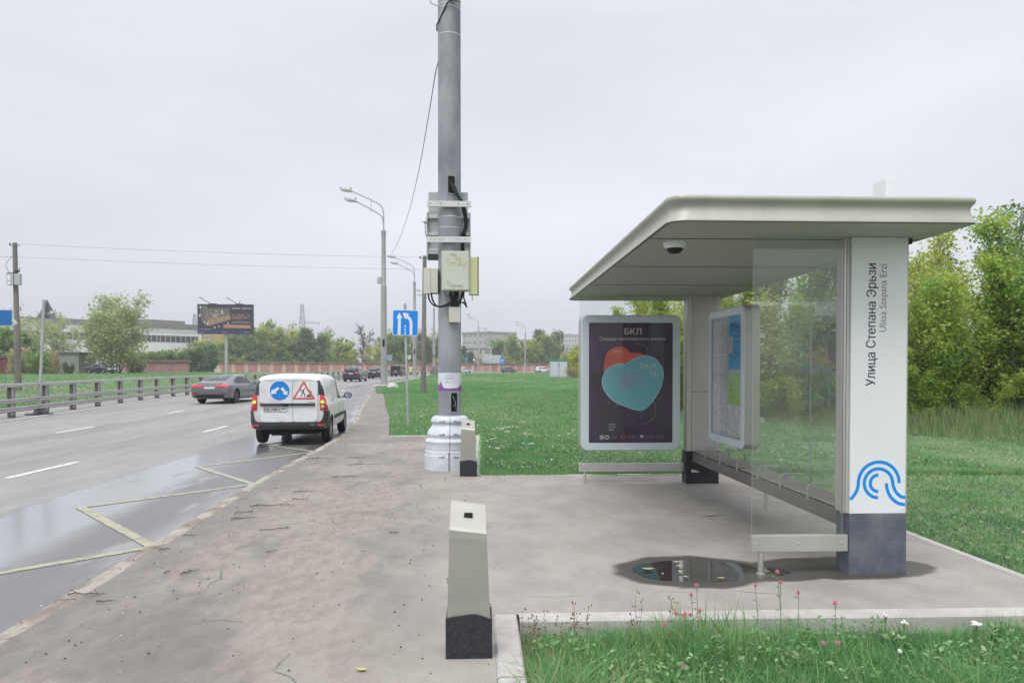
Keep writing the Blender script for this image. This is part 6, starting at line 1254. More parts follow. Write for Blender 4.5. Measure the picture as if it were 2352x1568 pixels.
def tree_proto(seed, H, Rc, base=.2, stems=1, nb=22, ntw=7, lpt=14, leaf=.3, kind='round', lm='green', bark=None, r0=.16, up=.5, spread=.4, clump=.25, lean=.1, tmin=.004):
    r = np.random.default_rng(seed); rr = random.Random(seed); tm = MB(); C = []; TT = []; bark = bark or M_BARK
    for s in range(stems):
        a0 = 2*math.pi*(s+rr.random()*.5)/stems; ln = (lean if stems == 1 else .32*Rc/H*1.6)*rr.uniform(.6, 1.3)
        h = H*(1 if s == 0 else rr.uniform(.72, .97)); P = [Vector((math.cos(a0)*.12*(stems > 1)*stems**.5, math.sin(a0)*.12*(stems > 1)*stems**.5, -.2))]; n = 9
        d = Vector((math.cos(a0)*ln, math.sin(a0)*ln, 1)); 
        for i in range(n):
            d = (d+Vector((rr.uniform(-.13, .13), rr.uniform(-.13, .13), .06))).normalized(); P.append(P[-1]+d*h/n)
        rs0 = r0*(1 if stems == 1 else .62); tm.tube(P, [rs0*(1-.93*(i/n)**.8)+.006 for i in range(n+1)], bark, 7)
        for b in range(max(3, nb//stems)):
            t = base+(1-base)*(b+rr.random())/max(3, nb//stems); t = min(t, .985); k = t*n; i = int(k); p = P[i].lerp(P[min(i+1, n)], k-i)
            cr_ = Rc*crown_profile((t-base)/(1-base), kind)*rr.uniform(.55, 1.2)*(1 if stems == 1 else .62); az = rr.random()*2*math.pi if stems == 1 else a0+rr.uniform(-1.9, 1.9)
            dirv = Vector((math.cos(az), math.sin(az), up*rr.uniform(.5, 1.6))).normalized(); L_ = cr_; Q = [p]; m = 5; dd = dirv.copy()
            for j in range(m):
                dd = (dd+Vector((rr.uniform(-.22, .22), rr.uniform(-.22, .22), rr.uniform(-.1, .2)))).normalized(); Q.append(Q[-1]+dd*L_/m)
            rb = max(.012, rs0*(1-t)*.55+.01); tm.tube(Q, [rb*(1-.85*j/m)+.003 for j in range(m+1)], bark, 5, cap=False); tb = rr.random()
            for w in range(ntw):
                tt = .25+.75*(w+rr.random())/ntw; k2 = min(tt, .999)*m; j = int(k2); q = Q[j].lerp(Q[j+1], k2-j)
                e = (dd+Vector((rr.gauss(0, .8), rr.gauss(0, .8), rr.gauss(.15, .6)))).normalized()*spread*rr.uniform(.5, 1.3)*Rc*.5; tm.tube([q, q+e*.5+Vector((0, 0, .02)), q+e], [max(tmin, rb*.3), tmin, tmin*.5], bark, 3, cap=False)
                if lpt: 
                    cc = np.array(q)[None]+r.random((lpt, 1))*np.array(e)[None]+r.normal(0, clump*Rc*.22, (lpt, 3)); C.append(cc); TT.append(np.clip(.5*tb+.25*rr.random()+.35*r.random(lpt), 0, 1))
    bmesh_ = tm.build('trunk', None, 60)
    root = bpy.data.objects.new('tree', None); COL.objects.link(root); bmesh_.parent = root
    if C:
        C = np.concatenate(C); TT = np.concatenate(TT); C[:, 2] = np.maximum(C[:, 2], .05); V, F, T_ = leaf_cloud(C, leaf, r, TT); npmesh('crown', V, F, LM[lm], T_, root)
    return root
def place_tree(proto, name, loc, H, H0, rz, label, cat='tree', group=None, wx=1., first=[set()]):
    if id(proto) in first[0] or proto.name in first[0]: o = copy_tree(proto)
    else: o = proto; first[0].add(proto.name)
    s = H/H0; o.name = name; first[0].add(proto.name); o.location = loc; o.scale = (s*wx, s*wx, s); o.rotation_euler = (0, 0, rz); tag(o, label, cat, group); return o
class Proto:
    def __init__(s, H, **k): s.H = H; s.root = tree_proto(H=H, **k); s.used = False
    def put(s, name, loc, H, label, cat='tree', group=None, wx=1., rz=None):
        o = s.root if not s.used else copy_tree(s.root); s.used = True
        k = H/s.H; o.name = name; o.location = loc; o.scale = (k*wx, k*wx, k); o.rotation_euler = (0, 0, random.random()*6.28 if rz is None else rz); tag(o, label, cat, group); return o
# big airy tree over the parked sedan
x_, y_ = at(268, 850, 117).x, 117.; z_ = TZ(y_)+bank(x_, y_)-.1
Proto(11.6, seed=11, Rc=6.6, base=.10, stems=8, nb=88, ntw=9, lpt=11, leaf=.36, kind='bush', lm='pale', r0=.2, up=.55, spread=.34, clump=.35, bark=M_BARKD).put('bushy_tree', (x_, y_, z_), 12.0, 'big airy many stemmed tree behind the parked black sedan', rz=.3)
# bank of prototypes for the far belt
far = {'g': [Proto(11, seed=21+i, Rc=4.6, base=.10, stems=1+(i % 3), nb=38, ntw=6, lpt=11, leaf=.62, kind='round' if i != 1 else 'bush', lm='green', r0=.22, spread=.42, clump=.45) for i in range(3)],
       'y': [Proto(11, seed=31+i, Rc=4.4, base=.10, stems=1+2*i, nb=38, ntw=6, lpt=11, leaf=.62, kind='round', lm='yellow', r0=.2, spread=.42, clump=.45) for i in range(2)],
       'p': [Proto(12, seed=41+i, Rc=4.2, base=.12, stems=3-i, nb=34, ntw=6, lpt=6, leaf=.5, kind='vase', lm='autumn', r0=.2, spread=.5, clump=.45, bark=M_BARKD) for i in range(2)],
       'd': [Proto(12, seed=51, Rc=4.2, base=.06, stems=1, nb=44, ntw=6, lpt=12, leaf=.6, kind='bush', lm='dark', r0=.25, spread=.4, clump=.4)],
       'b': [Proto(11, seed=61, Rc=4.8, base=.16, stems=2, nb=60, ntw=11, lpt=0, kind='vase', r0=.38, up=.9, spread=.42, bark=M_BARKD, tmin=.045)],
       'c': [Proto(11, seed=71, Rc=2.2, base=.04, stems=1, nb=60, ntw=5, lpt=10, leaf=.4, kind='cone', lm='dark', r0=.2, up=-.05, spread=.3, clump=.3)]}
words = {'g': 'leafy green tree', 'y': 'yellow green tree', 'p': 'thin pinkish autumn tree', 'd': 'dark green tree', 'b': 'bare leafless grey tree', 'c': 'small dark conifer'}
def gline(u):      # distance of the belt behind the garage row at photograph position u
    return 205+(u-505)/840*66+7
belt = [(452, 796, 'g'), (470, 788, 'y'), (492, 784, 'y'), (512, 790, 'g'), (530, 772, 'g'), (548, 768, 'd'), (562, 772, 'p'), (580, 768, 'g'), (600, 752, 'p'), (607, 762, 'y'), (628, 748, 'g'), (648, 758, 'y'), (663, 746, 'p'), (684, 772, 'g'), (700, 764, 'y'), (716, 762, 'd'), (735, 775, 'g'), (757, 762, 'p'), (765, 785, 'y'), (785, 784, 'g'), (803, 792, 'y'), (815, 778, 'c'), (838, 756, 'b'), (858, 800, 'y'), (872, 782, 'p'), (893, 772, 'g'), (905, 776, 'y'), (922, 768, 'g'), (942, 772, 'g'), (958, 765, 'p'), (976, 772, 'd'), (992, 766, 'p'), (1010, 775, 'g'), (1064, 800, 'd'), (1076, 812, 'd'), (1142, 788, 'g'), (1160, 786, 'p'), (1176, 778, 'g'), (1192, 788, 'p'), (1210, 786, 'g'), (1226, 782, 'y'), (1247, 764, 'd'), (1258, 778, 'g'), (1268, 768, 'd'), (1283, 782, 'p'), (1302, 798, 'p'), (1322, 800, 'y'), (1340, 796, 'g')]
cnt = {}; tot = {}
for u, v, k in belt: tot[k] = tot.get(k, 0)+1
for i, (u, v, k) in enumerate(belt):
    y = gline(u)+random.uniform(0, 9)+(8 if k in 'pb' else 0); p = at(u, v, y); z0 = TZ(y)-.3; H = p.z-z0+.3; n = cnt.get(k, 0); cnt[k] = n+1
    far[k][n % len(far[k])].put('tree', (p.x, y, z0), H, (ORD(n)+' '+words[k]+' from the left in the belt behind the garages') if tot[k] > 1 else words[k]+' standing in the belt behind the garages', group='trees behind the long garage row', wx=(11/H)**.35 if k not in 'bc' else 1)
# an understorey that closes the belt low down
r = np.random.default_rng(5); n = 26000
uu = r.uniform(440, 1345, n); yy = 205+(uu-505)/840*66+r.uniform(4, 18, n); xx = (uu-1105)/1700*yy*1.012; hh = 1.0+r.beta(1.6, 2.2, n)*(4.6+1.6*np.sin(uu*.05)+1.2*np.sin(uu*.13+2))
V, F, T_ = leaf_cloud(np.stack([xx, yy, hh], 1), .62, r, np.clip(.5+.35*np.sin(uu*.045)+r.normal(0, .22, n), 0, 1)); o = npmesh('shrub_mass', V, F, LM['thicket'], T_); tag(o, 'low green shrub mass filling the belt behind the garages', 'shrubs', kind='stuff')
# left side trees and bushes
bp = {'bush': Proto(5, seed=81, Rc=3.0, base=.03, stems=5, nb=60, ntw=7, lpt=14, leaf=.30, kind='bush', lm='dark', r0=.1, spread=.4, clump=.4),
      'bushg': Proto(4, seed=82, Rc=2.4, base=.03, stems=5, nb=50, ntw=6, lpt=12, leaf=.26, kind='bush', lm='green', r0=.08, spread=.4, clump=.4),
      'busha': Proto(4, seed=83, Rc=2.2, base=.03, stems=5, nb=45, ntw=6, lpt=10, leaf=.24, kind='bush', lm='autumn', r0=.08, spread=.45, clump=.45),
      'thin': Proto(9, seed=84, Rc=3.6, base=.12, stems=3, nb=46, ntw=7, lpt=6, leaf=.30, kind='round', lm='pale', r0=.14, spread=.42, clump=.4, bark=M_BARKD)}
for nm, kd, u, vt, y, lab, cat, wx in (
    ('bush', 'bush', 466, 792, 158, 'dense dark green bush right of the low pink garages', 'bush', 1.05), ('bush', 'bushg', 15, 752, 122, 'tall leafy green bush at the left edge above the brick garages', 'bush', 1.3), ('bush', 'bushg', -25, 746, 121, 'green bush cut by the left edge of the view', 'bush', 1.3),
    ('autumn_tree', 'thin', 70, 712, 150, 'thin reddish autumn tree right of the concrete meter pole', 'tree', 1.15), ('autumn_tree', 'thin', 112, 722, 155, 'sparse pale autumn tree left of the big airy tree', 'tree', 1.1), ('autumn_tree', 'thin', 146, 728, 158, 'sparse yellowish tree behind the greenish shed', 'tree', .9), 
    ('autumn_bush', 'bushg', 88, 806, 102, 'green and orange bush against the brick garages left of the triangle sign', 'bush', 1.), ('autumn_bush', 'busha', 121, 808, 106, 'orange tinted bush just right of the triangle sign post', 'bush', .7), ('autumn_bush', 'busha', 45, 800, 106, 'leafy autumn bush hanging over the left brick garages', 'bush', 1.),
    ('bush', 'bush', 158, 832, 112, 'small dark shrub in front of the greenish shed', 'bush', .9), ('bush', 'bushg', 186, 812, 121, 'green bush left of the parked black sedan', 'bush', 1.1), ('bush', 'bushg', 312, 816, 122, 'green bush at the right foot of the big airy tree', 'bush', 1.1), ('bush', 'bushg', 345, 806, 152, 'green bush behind the low pink garages', 'bush', 1.2),
    ('bush', 'bushg', 392, 802, 160, 'light green bush between the pink garages and the factory', 'bush', 1.6), ('bush', 'busha', 430, 798, 165, 'yellowish bush behind the dark green bush', 'bush', 1.2), ('bush', 'bushg', 362, 808, 158, 'second light green bush above the grey garage door', 'bush', 1.5)):
    p = at(u, vt, y); z0 = TZ(y)+bank(p.x, y)-.1; bp[kd].put(nm, (p.x, y, z0), p.z-z0, lab, cat, wx=wx)
for k, (u, vt, y, lab) in enumerate(((1312, 812, 118, 'bright yellow green bush right of the green roofed cabinet'), (1335, 800, 112, 'yellow green bush seen past the edge of the advertising case'))):
    p = at(u, vt, y); z0 = TZ(y)-.1
    if k == 0: yb_ = Proto(4, seed=85, Rc=2.2, base=.03, stems=5, nb=50, ntw=6, lpt=14, leaf=.22, kind='bush', lm='yellow', r0=.07, spread=.45, clump=.45)
    yb_.put('bush', (p.x, y, z0), p.z-z0, lab, 'bush', wx=1.1)
p = at(1318, 845, 105); Proto(1.8, seed=86, Rc=1.6, base=.03, stems=7, nb=60, ntw=6, lpt=3, leaf=.1, kind='bush', lm='autumn', r0=.04, spread=.5, clump=.3).put('dry_bush', (p.x+.4, 105, TZ(105)-.05), 1.9, 'brown dry bush to the right of the white cabinet', 'bush', wx=1.3)
# ------------------------------------------------------------------ thicket behind the shelter
sap = [Proto(5.6, seed=91+i, Rc=1.55+.2*(i % 3), base=.05+.04*(i % 2), stems=(2, 3, 1, 2, 3)[i], nb=(56, 60, 44, 54, 62)[i], ntw=8, lpt=(17, 16, 16, 18, 14)[i], leaf=(.105, .095, .12, .10, .11)[i], kind=('round', 'bush', 'column', 'round', 'vase')[i], lm=('thicket', 'thicket', 'green', 'thicket', 'yellow')[i], r0=.055, up=.9, spread=.42, clump=.42, bark=(M_BARKP, M_BARKD, M_BARKP, M_BARKD, M_BARKP)[i]) for i in range(5)]
tall = Proto(7.2, seed=99, Rc=2.1, base=.10, stems=2, nb=46, ntw=7, lpt=6, leaf=.12, kind='vase', lm='green', r0=.08, up=1.0, spread=.4, clump=.25, bark=M_BARKD)
front = [(7.6, 44), (7.4, 40), (7.8, 36.5), (7.2, 33), (8.2, 31), (7.6, 28.5), (8.8, 27.5), (8.0, 25.6), (9.6, 25.4), (8.6, 23.4), (9.9, 23), (11, 23.4), (10.2, 21.4), (11.6, 21.2), (12.9, 21.6), (12.4, 19.8), (13.8, 20), (15.1, 20.6), (14.6, 19.0), (16, 19), (17.2, 19.6), (17.0, 18.2), (18.6, 18.6), (20, 19), (13.2, 23.6), (15.4, 23.2), (17.8, 22.4), (10.6, 26.4), (12.2, 26), (9.8, 29), (11.4, 29.4), (9.4, 33), (10.6, 37), (9.6, 42), (20.8, 22), (14, 27), (17, 26)]
hs_ = {}
for i, (x, y) in enumerate(front):
    H = random.uniform(4.6, 5.7)*(1 if x < 14 else 1.05); k = i % 5
    if y > 30: H = random.uniform(4.8, 5.6)
    nb_ = ('among the saplings in a row' if 0 else '')
    n = ORD(i); sap[k].put('sapling', (x+random.uniform(-.2, .2), y+random.uniform(-.3, .3), TZ(y)-.05), H, 'young '+('bushy green', 'yellow green', 'upright green', 'round crowned', 'yellowing')[k]+' sapling in the thicket behind the bus shelter', group='saplings of the thicket: '+('bushy green', 'yellow green', 'upright green', 'round crowned', 'yellowing')[k])
for u, vt, y, lab in ((2335, 490, 21.5, 'tallest dark leaved tree of the thicket at the right edge'), (2290, 535, 22.5, 'second tall airy tree left of the tallest one at the right edge'), (2395, 470, 21., 'tall airy tree cut by the right edge of the view'), (2168, 590, 23, 'slim dark tree rising right of the name pillar'), (1510, 690, 43, 'tall tree whose twigs show above the advertising case')):
    p = at(u, vt, y); tall.put('tall_tree', (p.x, y, TZ(y)-.05), p.z-TZ(y), lab, 'tree', wx=1.0 if y < 30 else 1.3)
low = [(8.6, 22.6), (9.5, 21.4), (10.6, 20.4), (11.8, 19.4), (13.1, 18.9), (14.3, 18.3), (15.5, 17.9), (16.7, 17.6), (17.9, 17.5), (19.2, 17.6), (13.7, 19.4), (16.2, 18.6), (12.6, 20.3), (18.6, 18.4), (8.0, 25), (7.6, 28)]
for i, (x, y) in enumerate(low):
    sap[(1, 4, 0, 3)[i % 4]].put('shrub', (x, y, TZ(y)-.05), random.uniform(1.5, 3.2), 'low leafy shrub along the front edge of the thicket', 'shrub', 'low shrubs before the thicket', wx=1.35)
# undergrowth inside and before the thicket
r = np.random.default_rng(8); FX = np.array([7.2, 7.2, 7.6, 8.2, 9.0, 10.4, 12.2, 14.4, 16.6, 19, 24]); FY = np.array([48, 36, 31, 27, 24.2, 21.8, 19.6, 18.4, 17.6, 17.4, 17.4])
def front_y(x): return np.interp(x, FX, FY)
n = 46000; xx = r.uniform(7.2, 23, n); yy = front_y(xx)+.7+r.gamma(1.4, 2.4, n); ok = yy < 52; xx = xx[ok]; yy = yy[ok]; n = len(xx)
zz = TZ(20)+r.beta(1.1, 2.2, n)*(2.0+.8*np.sin(xx*2.1)+.6*np.sin(yy*1.3)); V, F, T_ = leaf_cloud(np.stack([xx, yy, zz], 1), .10, r, np.clip(.25+.25*np.sin(xx*1.7)+r.normal(0, .2, n), 0, 1))
o = npmesh('undergrowth', V, F, LM['thicket'], T_); tag(o, 'leafy undergrowth between the thicket stems', 'undergrowth', kind='stuff')
n = 26000; xx = r.uniform(7.2, 23, n); yy = front_y(xx)+1.6+r.gamma(1.2, 3.0, n); ok = yy < 52; xx = xx[ok]; yy = yy[ok]; n = len(xx)
zz = TZ(20)+r.beta(1.3, 1.8, n)*2.4; V, F, T_ = leaf_cloud(np.stack([xx, yy, zz], 1), .09, r, r.uniform(0, 1, n)); o = npmesh('dry_undergrowth', V, F, leafmat('leaves_brown', [(0, (.07, .05, .035)), (.6, (.14, .09, .06)), (1, (.22, .15, .10))]), T_); tag(o, 'brown dry leaves and stalks deep in the thicket', 'undergrowth', kind='stuff')
# bare stems
mb = MB()
for i in range(70):
    x = random.uniform(7.4, 20); y = float(front_y(x))+random.uniform(.6, 6); P = [Vector((x, y, TZ(y)-.1))]; d = Vector((random.uniform(-.1, .1), random.uniform(-.1, .1), 1))
    for j in range(7): d = (d+Vector((random.uniform(-.12, .12), random.uniform(-.12, .12), 0))).normalized(); P.append(P[-1]+d*.42)
    mb.tube(P, [.022*(1-j/9) for j in range(8)], random.choice((M_BARKP, M_BARKD, M_BARKP)), 5)
o = mb.build('thicket_stems', None, 60); tag(o, 'thin pale stems standing inside the thicket', 'stems', kind='stuff')
# ------------------------------------------------------------------ grass
def blades(name, X, Y, Z, h, w, mat, r, bend=.35, seg=2, tint=None, label=None):
    n = len(X); az = r.uniform(0, 2*np.pi, n); ca, sa = np.cos(az), np.sin(az); ln = r.normal(0, bend, n); la = r.uniform(0, 2*np.pi, n); dx = np.cos(la)*np.abs(ln)*h; dy = np.sin(la)*np.abs(ln)*h
    P = np.stack([X, Y, Z], 1)
    def row(t, ww):
        c = P+np.stack([dx*t*t, dy*t*t, h*t*(1-.25*np.abs(ln)*t)], 1); o = np.stack([ca*w*ww/2, sa*w*ww/2, np.zeros(n)], 1); return c-o, c+o
    if seg == 1:
        a, b = row(0, 1); c, _ = row(1, 0); V = np.stack([a, b, c], 1).reshape(-1, 3); F = [np.arange(3*n).reshape(n, 3)]; k = 3
    else:
        a, b = row(0, .8); c, d = row(.5, 1); e, _ = row(1, 0); V = np.stack([a, b, c, d, e], 1).reshape(-1, 3); i = np.arange(n)[:, None]*5; F = [np.concatenate([i, i+1, i+3, i+2], 1), np.concatenate([i+2, i+3, i+4], 1)]; k = 5
    t = tint if tint is not None else r.uniform(0, 1, n); o = npmesh(name, V, F, mat, np.repeat(t, k)); o['kind'] = 'stuff'
    if label: tag(o, label, 'grass')
    return o
GM = leafmat('grass_blades', [(0, (.12, .27, .11)), (.4, (.175, .38, .15)), (.75, (.26, .48, .19)), (.9, (.38, .48, .25)), (1, (.48, .46, .31))], .42)
GD = leafmat('dry_grass', [(0, (.13, .25, .09)), (.5, (.22, .33, .13)), (1, (.40, .40, .24))], .3)
def tn(X, Y, r, s=1.): return np.clip(.42+.16*np.sin(X*.37*s+2)*np.sin(Y*.29*s+X*.11)+.20*np.sin(X*1.3*s+np.sin(Y*.9*s)*1.5)*np.sin(Y*1.1*s+X*.4)+.22*np.sin(X*4.7*s+Y*2.1)*np.sin(Y*3.9*s-X*1.7)+r.normal(0, .24, len(X)), 0, 1)
r = np.random.default_rng(12)
n = 52000; X = .27+5.0*r.random(n); Y = 3.0+1.64*r.random(n); dens = .45+.55*(np.sin(X*4.1+1)*np.sin(Y*5.3)*.5+.5); ok = r.random(n) < dens*np.clip(1.25-(X-.2)*.10, .6, 1); X, Y = X[ok], Y[ok]
hh = (.035+.13*r.beta(1.2, 2.6, len(X)))*(1+1.0*np.clip(np.sin(X*3.0+.6)*np.sin(Y*3.7+1), 0, 1))*np.clip(1.15-(X-1.9)*.28, .35, 1.15)
kx = np.clip((4.62-Y)/.16, .22, 1); hh = hh*np.where(X > 1.0, kx, np.maximum(kx, .6))+.015
blades('grass', X, Y, np.full(len(X), -.12), hh*1.25, .003+.006*r.random(len(X)), GM, r, .85, 2, tn(X, Y, r, 2), 'long grass in the near right corner by the kerb')
nc = 260; CX_ = .3+4.2*r.random(nc)**1.1; CY_ = 3.2+1.32*r.random(nc); ch = .10+.15*r.random(nc)*np.clip(1.25-(CX_-1.2)*.22, .3, 1); k_ = 42; X = np.repeat(CX_, k_)+r.normal(0, .03, nc*k_); Y = np.minimum(np.repeat(CY_, k_)+r.normal(0, .025, nc*k_), 4.6); H_ = np.repeat(ch, k_)*(.45+.65*r.random(nc*k_))
blades('grass', X, Y, np.full(len(X), -.12), H_, .0055, GM, r, .8, 2, np.clip(np.repeat(r.random(nc), k_)*.6+.25+r.normal(0, .1, nc*k_), 0, 1), 'taller tufts standing out of the near grass')
n = 150000; X = 4.24+13*r.random(n)**1.3; Y = 4.9+16*r.random(n)**1.2; ok = (X < 4.3+Y*.95) & ((X > 5.) | (Y < 26)); X, Y = X[ok], Y[ok]
blades('grass', X, Y, np.full(len(X), -.05), (.02+.045*r.beta(1.2, 2.8, len(X)))*(1+1.1*np.clip(np.sin(X*2.3+Y)*np.sin(Y*1.9), 0, 1)), .006+.0006*Y, GM, r, 1.1, 2, tn(X, Y, r), 'mown lawn to the right of the shelter')
n = 300000; Y = 11.22+40*r.random(n)**1.7; lx = np.where(Y < 17.75, .02, np.interp(Y, [a for a, b in SW], [b for a, b in SW])); wid = np.where(Y < 17.75, 8.5, 16+0*Y); X = lx+.04+wid*r.random(n)
blades('grass', X, Y, np.array([TZ(v) for v in Y])-.04, (.05+.10*r.beta(1.3, 2.4, n))*(1+.35*np.clip(np.sin(X*1.9)*np.sin(Y*1.1), 0, 1)), .008+.0006*Y, GM, r, .65, 1, tn(X, Y, r), 'field grass beyond the stop')
def tufts(nc, X0, Y0, k_, hlo, hhi, w, sp_, lab, zoff=-.04):
    H_ = np.repeat(hlo+(hhi-hlo)*r.beta(1.2, 2.2, nc), k_)*(.4+.7*r.random(nc*k_)); X = np.repeat(X0, k_)+r.normal(0, sp_, nc*k_)*(1+.02*np.repeat(Y0, k_)); Y = np.repeat(Y0, k_)+r.normal(0, sp_, nc*k_)*(1+.03*np.repeat(Y0, k_))
    blades('grass', X, Y, np.array([TZ(v) for v in Y])+zoff, H_, w+.0005*Y, GM, r, .9, 1, np.clip(np.repeat(r.random(nc), k_)*1.0+r.normal(0, .12, nc*k_), 0, 1), lab)
nc = 3200; Y0 = 11.3+34*r.random(nc)**1.5; lx = np.where(Y0 < 17.75, .1, np.interp(Y0, [a for a, b in SW], [b for a, b in SW])+.15); tufts(nc, lx+np.where(Y0 < 17.75, 8, 13)*r.random(nc), Y0, 26, .08, .24, .006, .07, 'rank tufts in the field grass')
nc = 1500; X0 = 4.4+10*r.random(nc)**1.2; Y0 = 5+13.5*r.random(nc); ok = X0 < 4.4+Y0; tufts(int(ok.sum()), X0[ok], Y0[ok], 24, .04, .13, .005, .05, 'rank tufts in the lawn right of the shelter', -.05)
n = 26000; Y = 11.3+26*r.random(n)**1.4; lx = np.where(Y < 17.75, .1, np.interp(Y, [a for a, b in SW], [b for a, b in SW])+.1); X = lx+np.where(Y < 17.75, 8, 12)*r.random(n); ok = np.sin(X*1.7+Y)*np.sin(Y*1.3) > -.35; X, Y = X[ok], Y[ok]
V, F, T_ = leaf_cloud(np.stack([X, Y, np.array([TZ(v) for v in Y])+.02+.08*r.random(len(X))], 1), .045, r, r.random(len(X)), flat=1.0); o = npmesh('field_weeds', V, F, leafmat('field_weed_leaf', [(0, (.08, .17, .08)), (.6, (.17, .31, .13)), (1, (.40, .42, .28))]), T_); tag(o, 'broad leaved weeds mixed into the field grass', 'weeds', kind='stuff')
n = 20000; X = 4.4+9*r.random(n)**1.2; Y = 5+13*r.random(n); ok = (X < 4.4+Y) & (np.sin(X*2.1+Y)*np.sin(Y*1.7) > -.2); X, Y = X[ok], Y[ok]
V, F, T_ = leaf_cloud(np.stack([X, Y, -.04+.05*r.random(len(X))], 1), .032, r, r.random(len(X)), flat=1.0); o = npmesh('lawn_weeds', V, F, bpy.data.materials['field_weed_leaf'], T_); tag(o, 'small weeds mixed into the lawn right of the shelter', 'weeds', kind='stuff')
n = 8000; X = 7.+15*r.random(n); Y = 11+9*r.random(n); ok = Y < front_y(X)-1; 
n = 130000; Y = 45+140*r.random(n)**1.25; lx = np.interp(Y, [a for a, b in REDGE], [b for a, b in REDGE])+.4; X = lx+(9+.24*Y-lx)*r.random(n)
blades('grass', X, Y, np.array([TZ(v) for v in Y])-.03, .10+.10*r.random(n), .0011*Y, GM, r, .6, 1, tn(X*.3, Y*.3, r), 'far field grass')
n = 60000; Y = 24+100*r.random(n)**1.3; rx = np.interp(Y, [a for a, b in RAIL], [b for a, b in RAIL])-1.95; X = rx-(.82*Y+2+rx*0-16+2)*r.random(n); ok = X > -.72*Y-4; X, Y = X[ok], Y[ok]
Z = np.array([TZ(b)+bank(a, b) for a, b in zip(X, Y)])-.03
blades('grass', X, Y, Z, .08+.12*r.random(len(X)), .0012*Y+.004, GM, r, .6, 1, tn(X*.4, Y*.4, r), 'grass of the verge beyond the guard rail')
n = 9000; t_ = r.random(n); X = np.where(t_ < .5, .02+4.1*r.random(n), -.02+.05*r.random(n)); Y = np.where(t_ < .5, 11.13+.12*r.random(n)**2, 11.2+6.5*r.random(n)); ok = np.sin(X*5)*np.sin(X*2.3+Y*3) > -.3; blades('grass', X[ok], Y[ok], np.full(int(ok.sum()), -.03), .05+.10*r.random(int(ok.sum())), .010, GM, r, 1.2, 1, r.random(int(ok.sum())), 'ragged grass leaning over the kerb of the stop')
# tall grass along the thicket
n = 80000; X = r.uniform(6.6, 23, n); Y = front_y(X)-5.2+5.8*r.beta(2.3, 1.4, n)+.5*np.sin(X*1.9)+.3*np.sin(X*4.3); blades('tall_grass', X, Y, np.full(n, TZ(19)-.05), (.08+.95*r.random(n)**1.3*np.clip((Y-front_y(X)+4.4)/4.2, .06, 1)), .012, GD, r, .35, 2, r.random(n), 'tall pale grass at the edge of the thicket')
# broad weeds in the near corner
n = 5200; X = .3+3.9*r.random(n)**.9; Y = 3.2+1.4*r.random(n); ok = np.sin(X*5)*np.sin(Y*6+X) > -.1; X, Y = X[ok], Y[ok]; C = np.stack([X, Y, -.12+.03+.13*r.random(len(X))*np.clip(1.2-(X-1.5)*.25, .4, 1)], 1)
V, F, T_ = leaf_cloud(C, .030, r, r.random(len(X)), flat=1.2); o = npmesh('weed_leaves', V, F, leafmat('weed_leaf', [(0, (.13, .29, .11)), (.6, (.22, .40, .16)), (1, (.40, .50, .32))]), T_); tag(o, 'small clover and yarrow leaves among the near grass', 'weeds', kind='stuff')
# ------------------------------------------------------------------ flowers
M_STEM = M('flower_stem', (.10, .20, .06), .7); M_PINK = M('clover_pink', (.50, .16, .20), .7, col2=(.62, .30, .34), sc=120); M_CREAM = M('yarrow_white', (.70, .70, .66), .7)
def clover(x, y, z, h, label, r_=.0135, col=None):
    t = thing('clover_flower', (x, y, z), label, 'flower', 'pink clover flowers by the near kerb'); l = Vector((random.uniform(-.03, .03), random.uniform(-.02, .02), h))
    mb = MB(); mb.tube([(0, 0, 0), l*.5+Vector((.008, 0, 0)), l], [.0022, .0018, .0016], M_STEM, 5)
    for k in range(4):
        a = random.random()*6.28; p = l*random.uniform(.45, .95); q = [p, p+Vector((math.cos(a)*.016, math.sin(a)*.016, .012)), p+Vector((math.cos(a)*.028, math.sin(a)*.028, .006)), p+Vector((math.cos(a+.7)*.016, math.sin(a+.7)*.016, .006))]; mb.add(q, [(0, 1, 2, 3)], M_STEM)
    mb.build('stem', t)
    mb = MB(); N = 60
    for k in range(N):
        f = k/N; th = math.acos(1-1.75*f); ph = k*2.39996; d = Vector((math.sin(th)*math.cos(ph), math.sin(th)*math.sin(ph), math.cos(th)*.95)); s_ = d.cross(Vector((0, 0, 1))); s_ = s_.normalized() if s_.length > .01 else Vector((1, 0, 0))
        c = l+Vector((0, 0, r_*.6)); mb.add([c+d*r_*.35-s_*.0012, c+d*r_*.35+s_*.0012, c+d*r_*1.1+s_*.0022+Vector((0, 0, .002)), c+d*r_*1.15-s_*.0022+Vector((0, 0, .002))], [(0, 1, 2, 3)], col or M_PINK)
    mb.lathe([(0, -r_*.5), (r_*.6, -r_*.2), (r_*.75, r_*.2), (r_*.4, r_*.7), (0, r_*.8)], col or M_PINK, 8, Matrix.Translation(l+Vector((0, 0, r_*.6)))); mb.build('blossom', t)
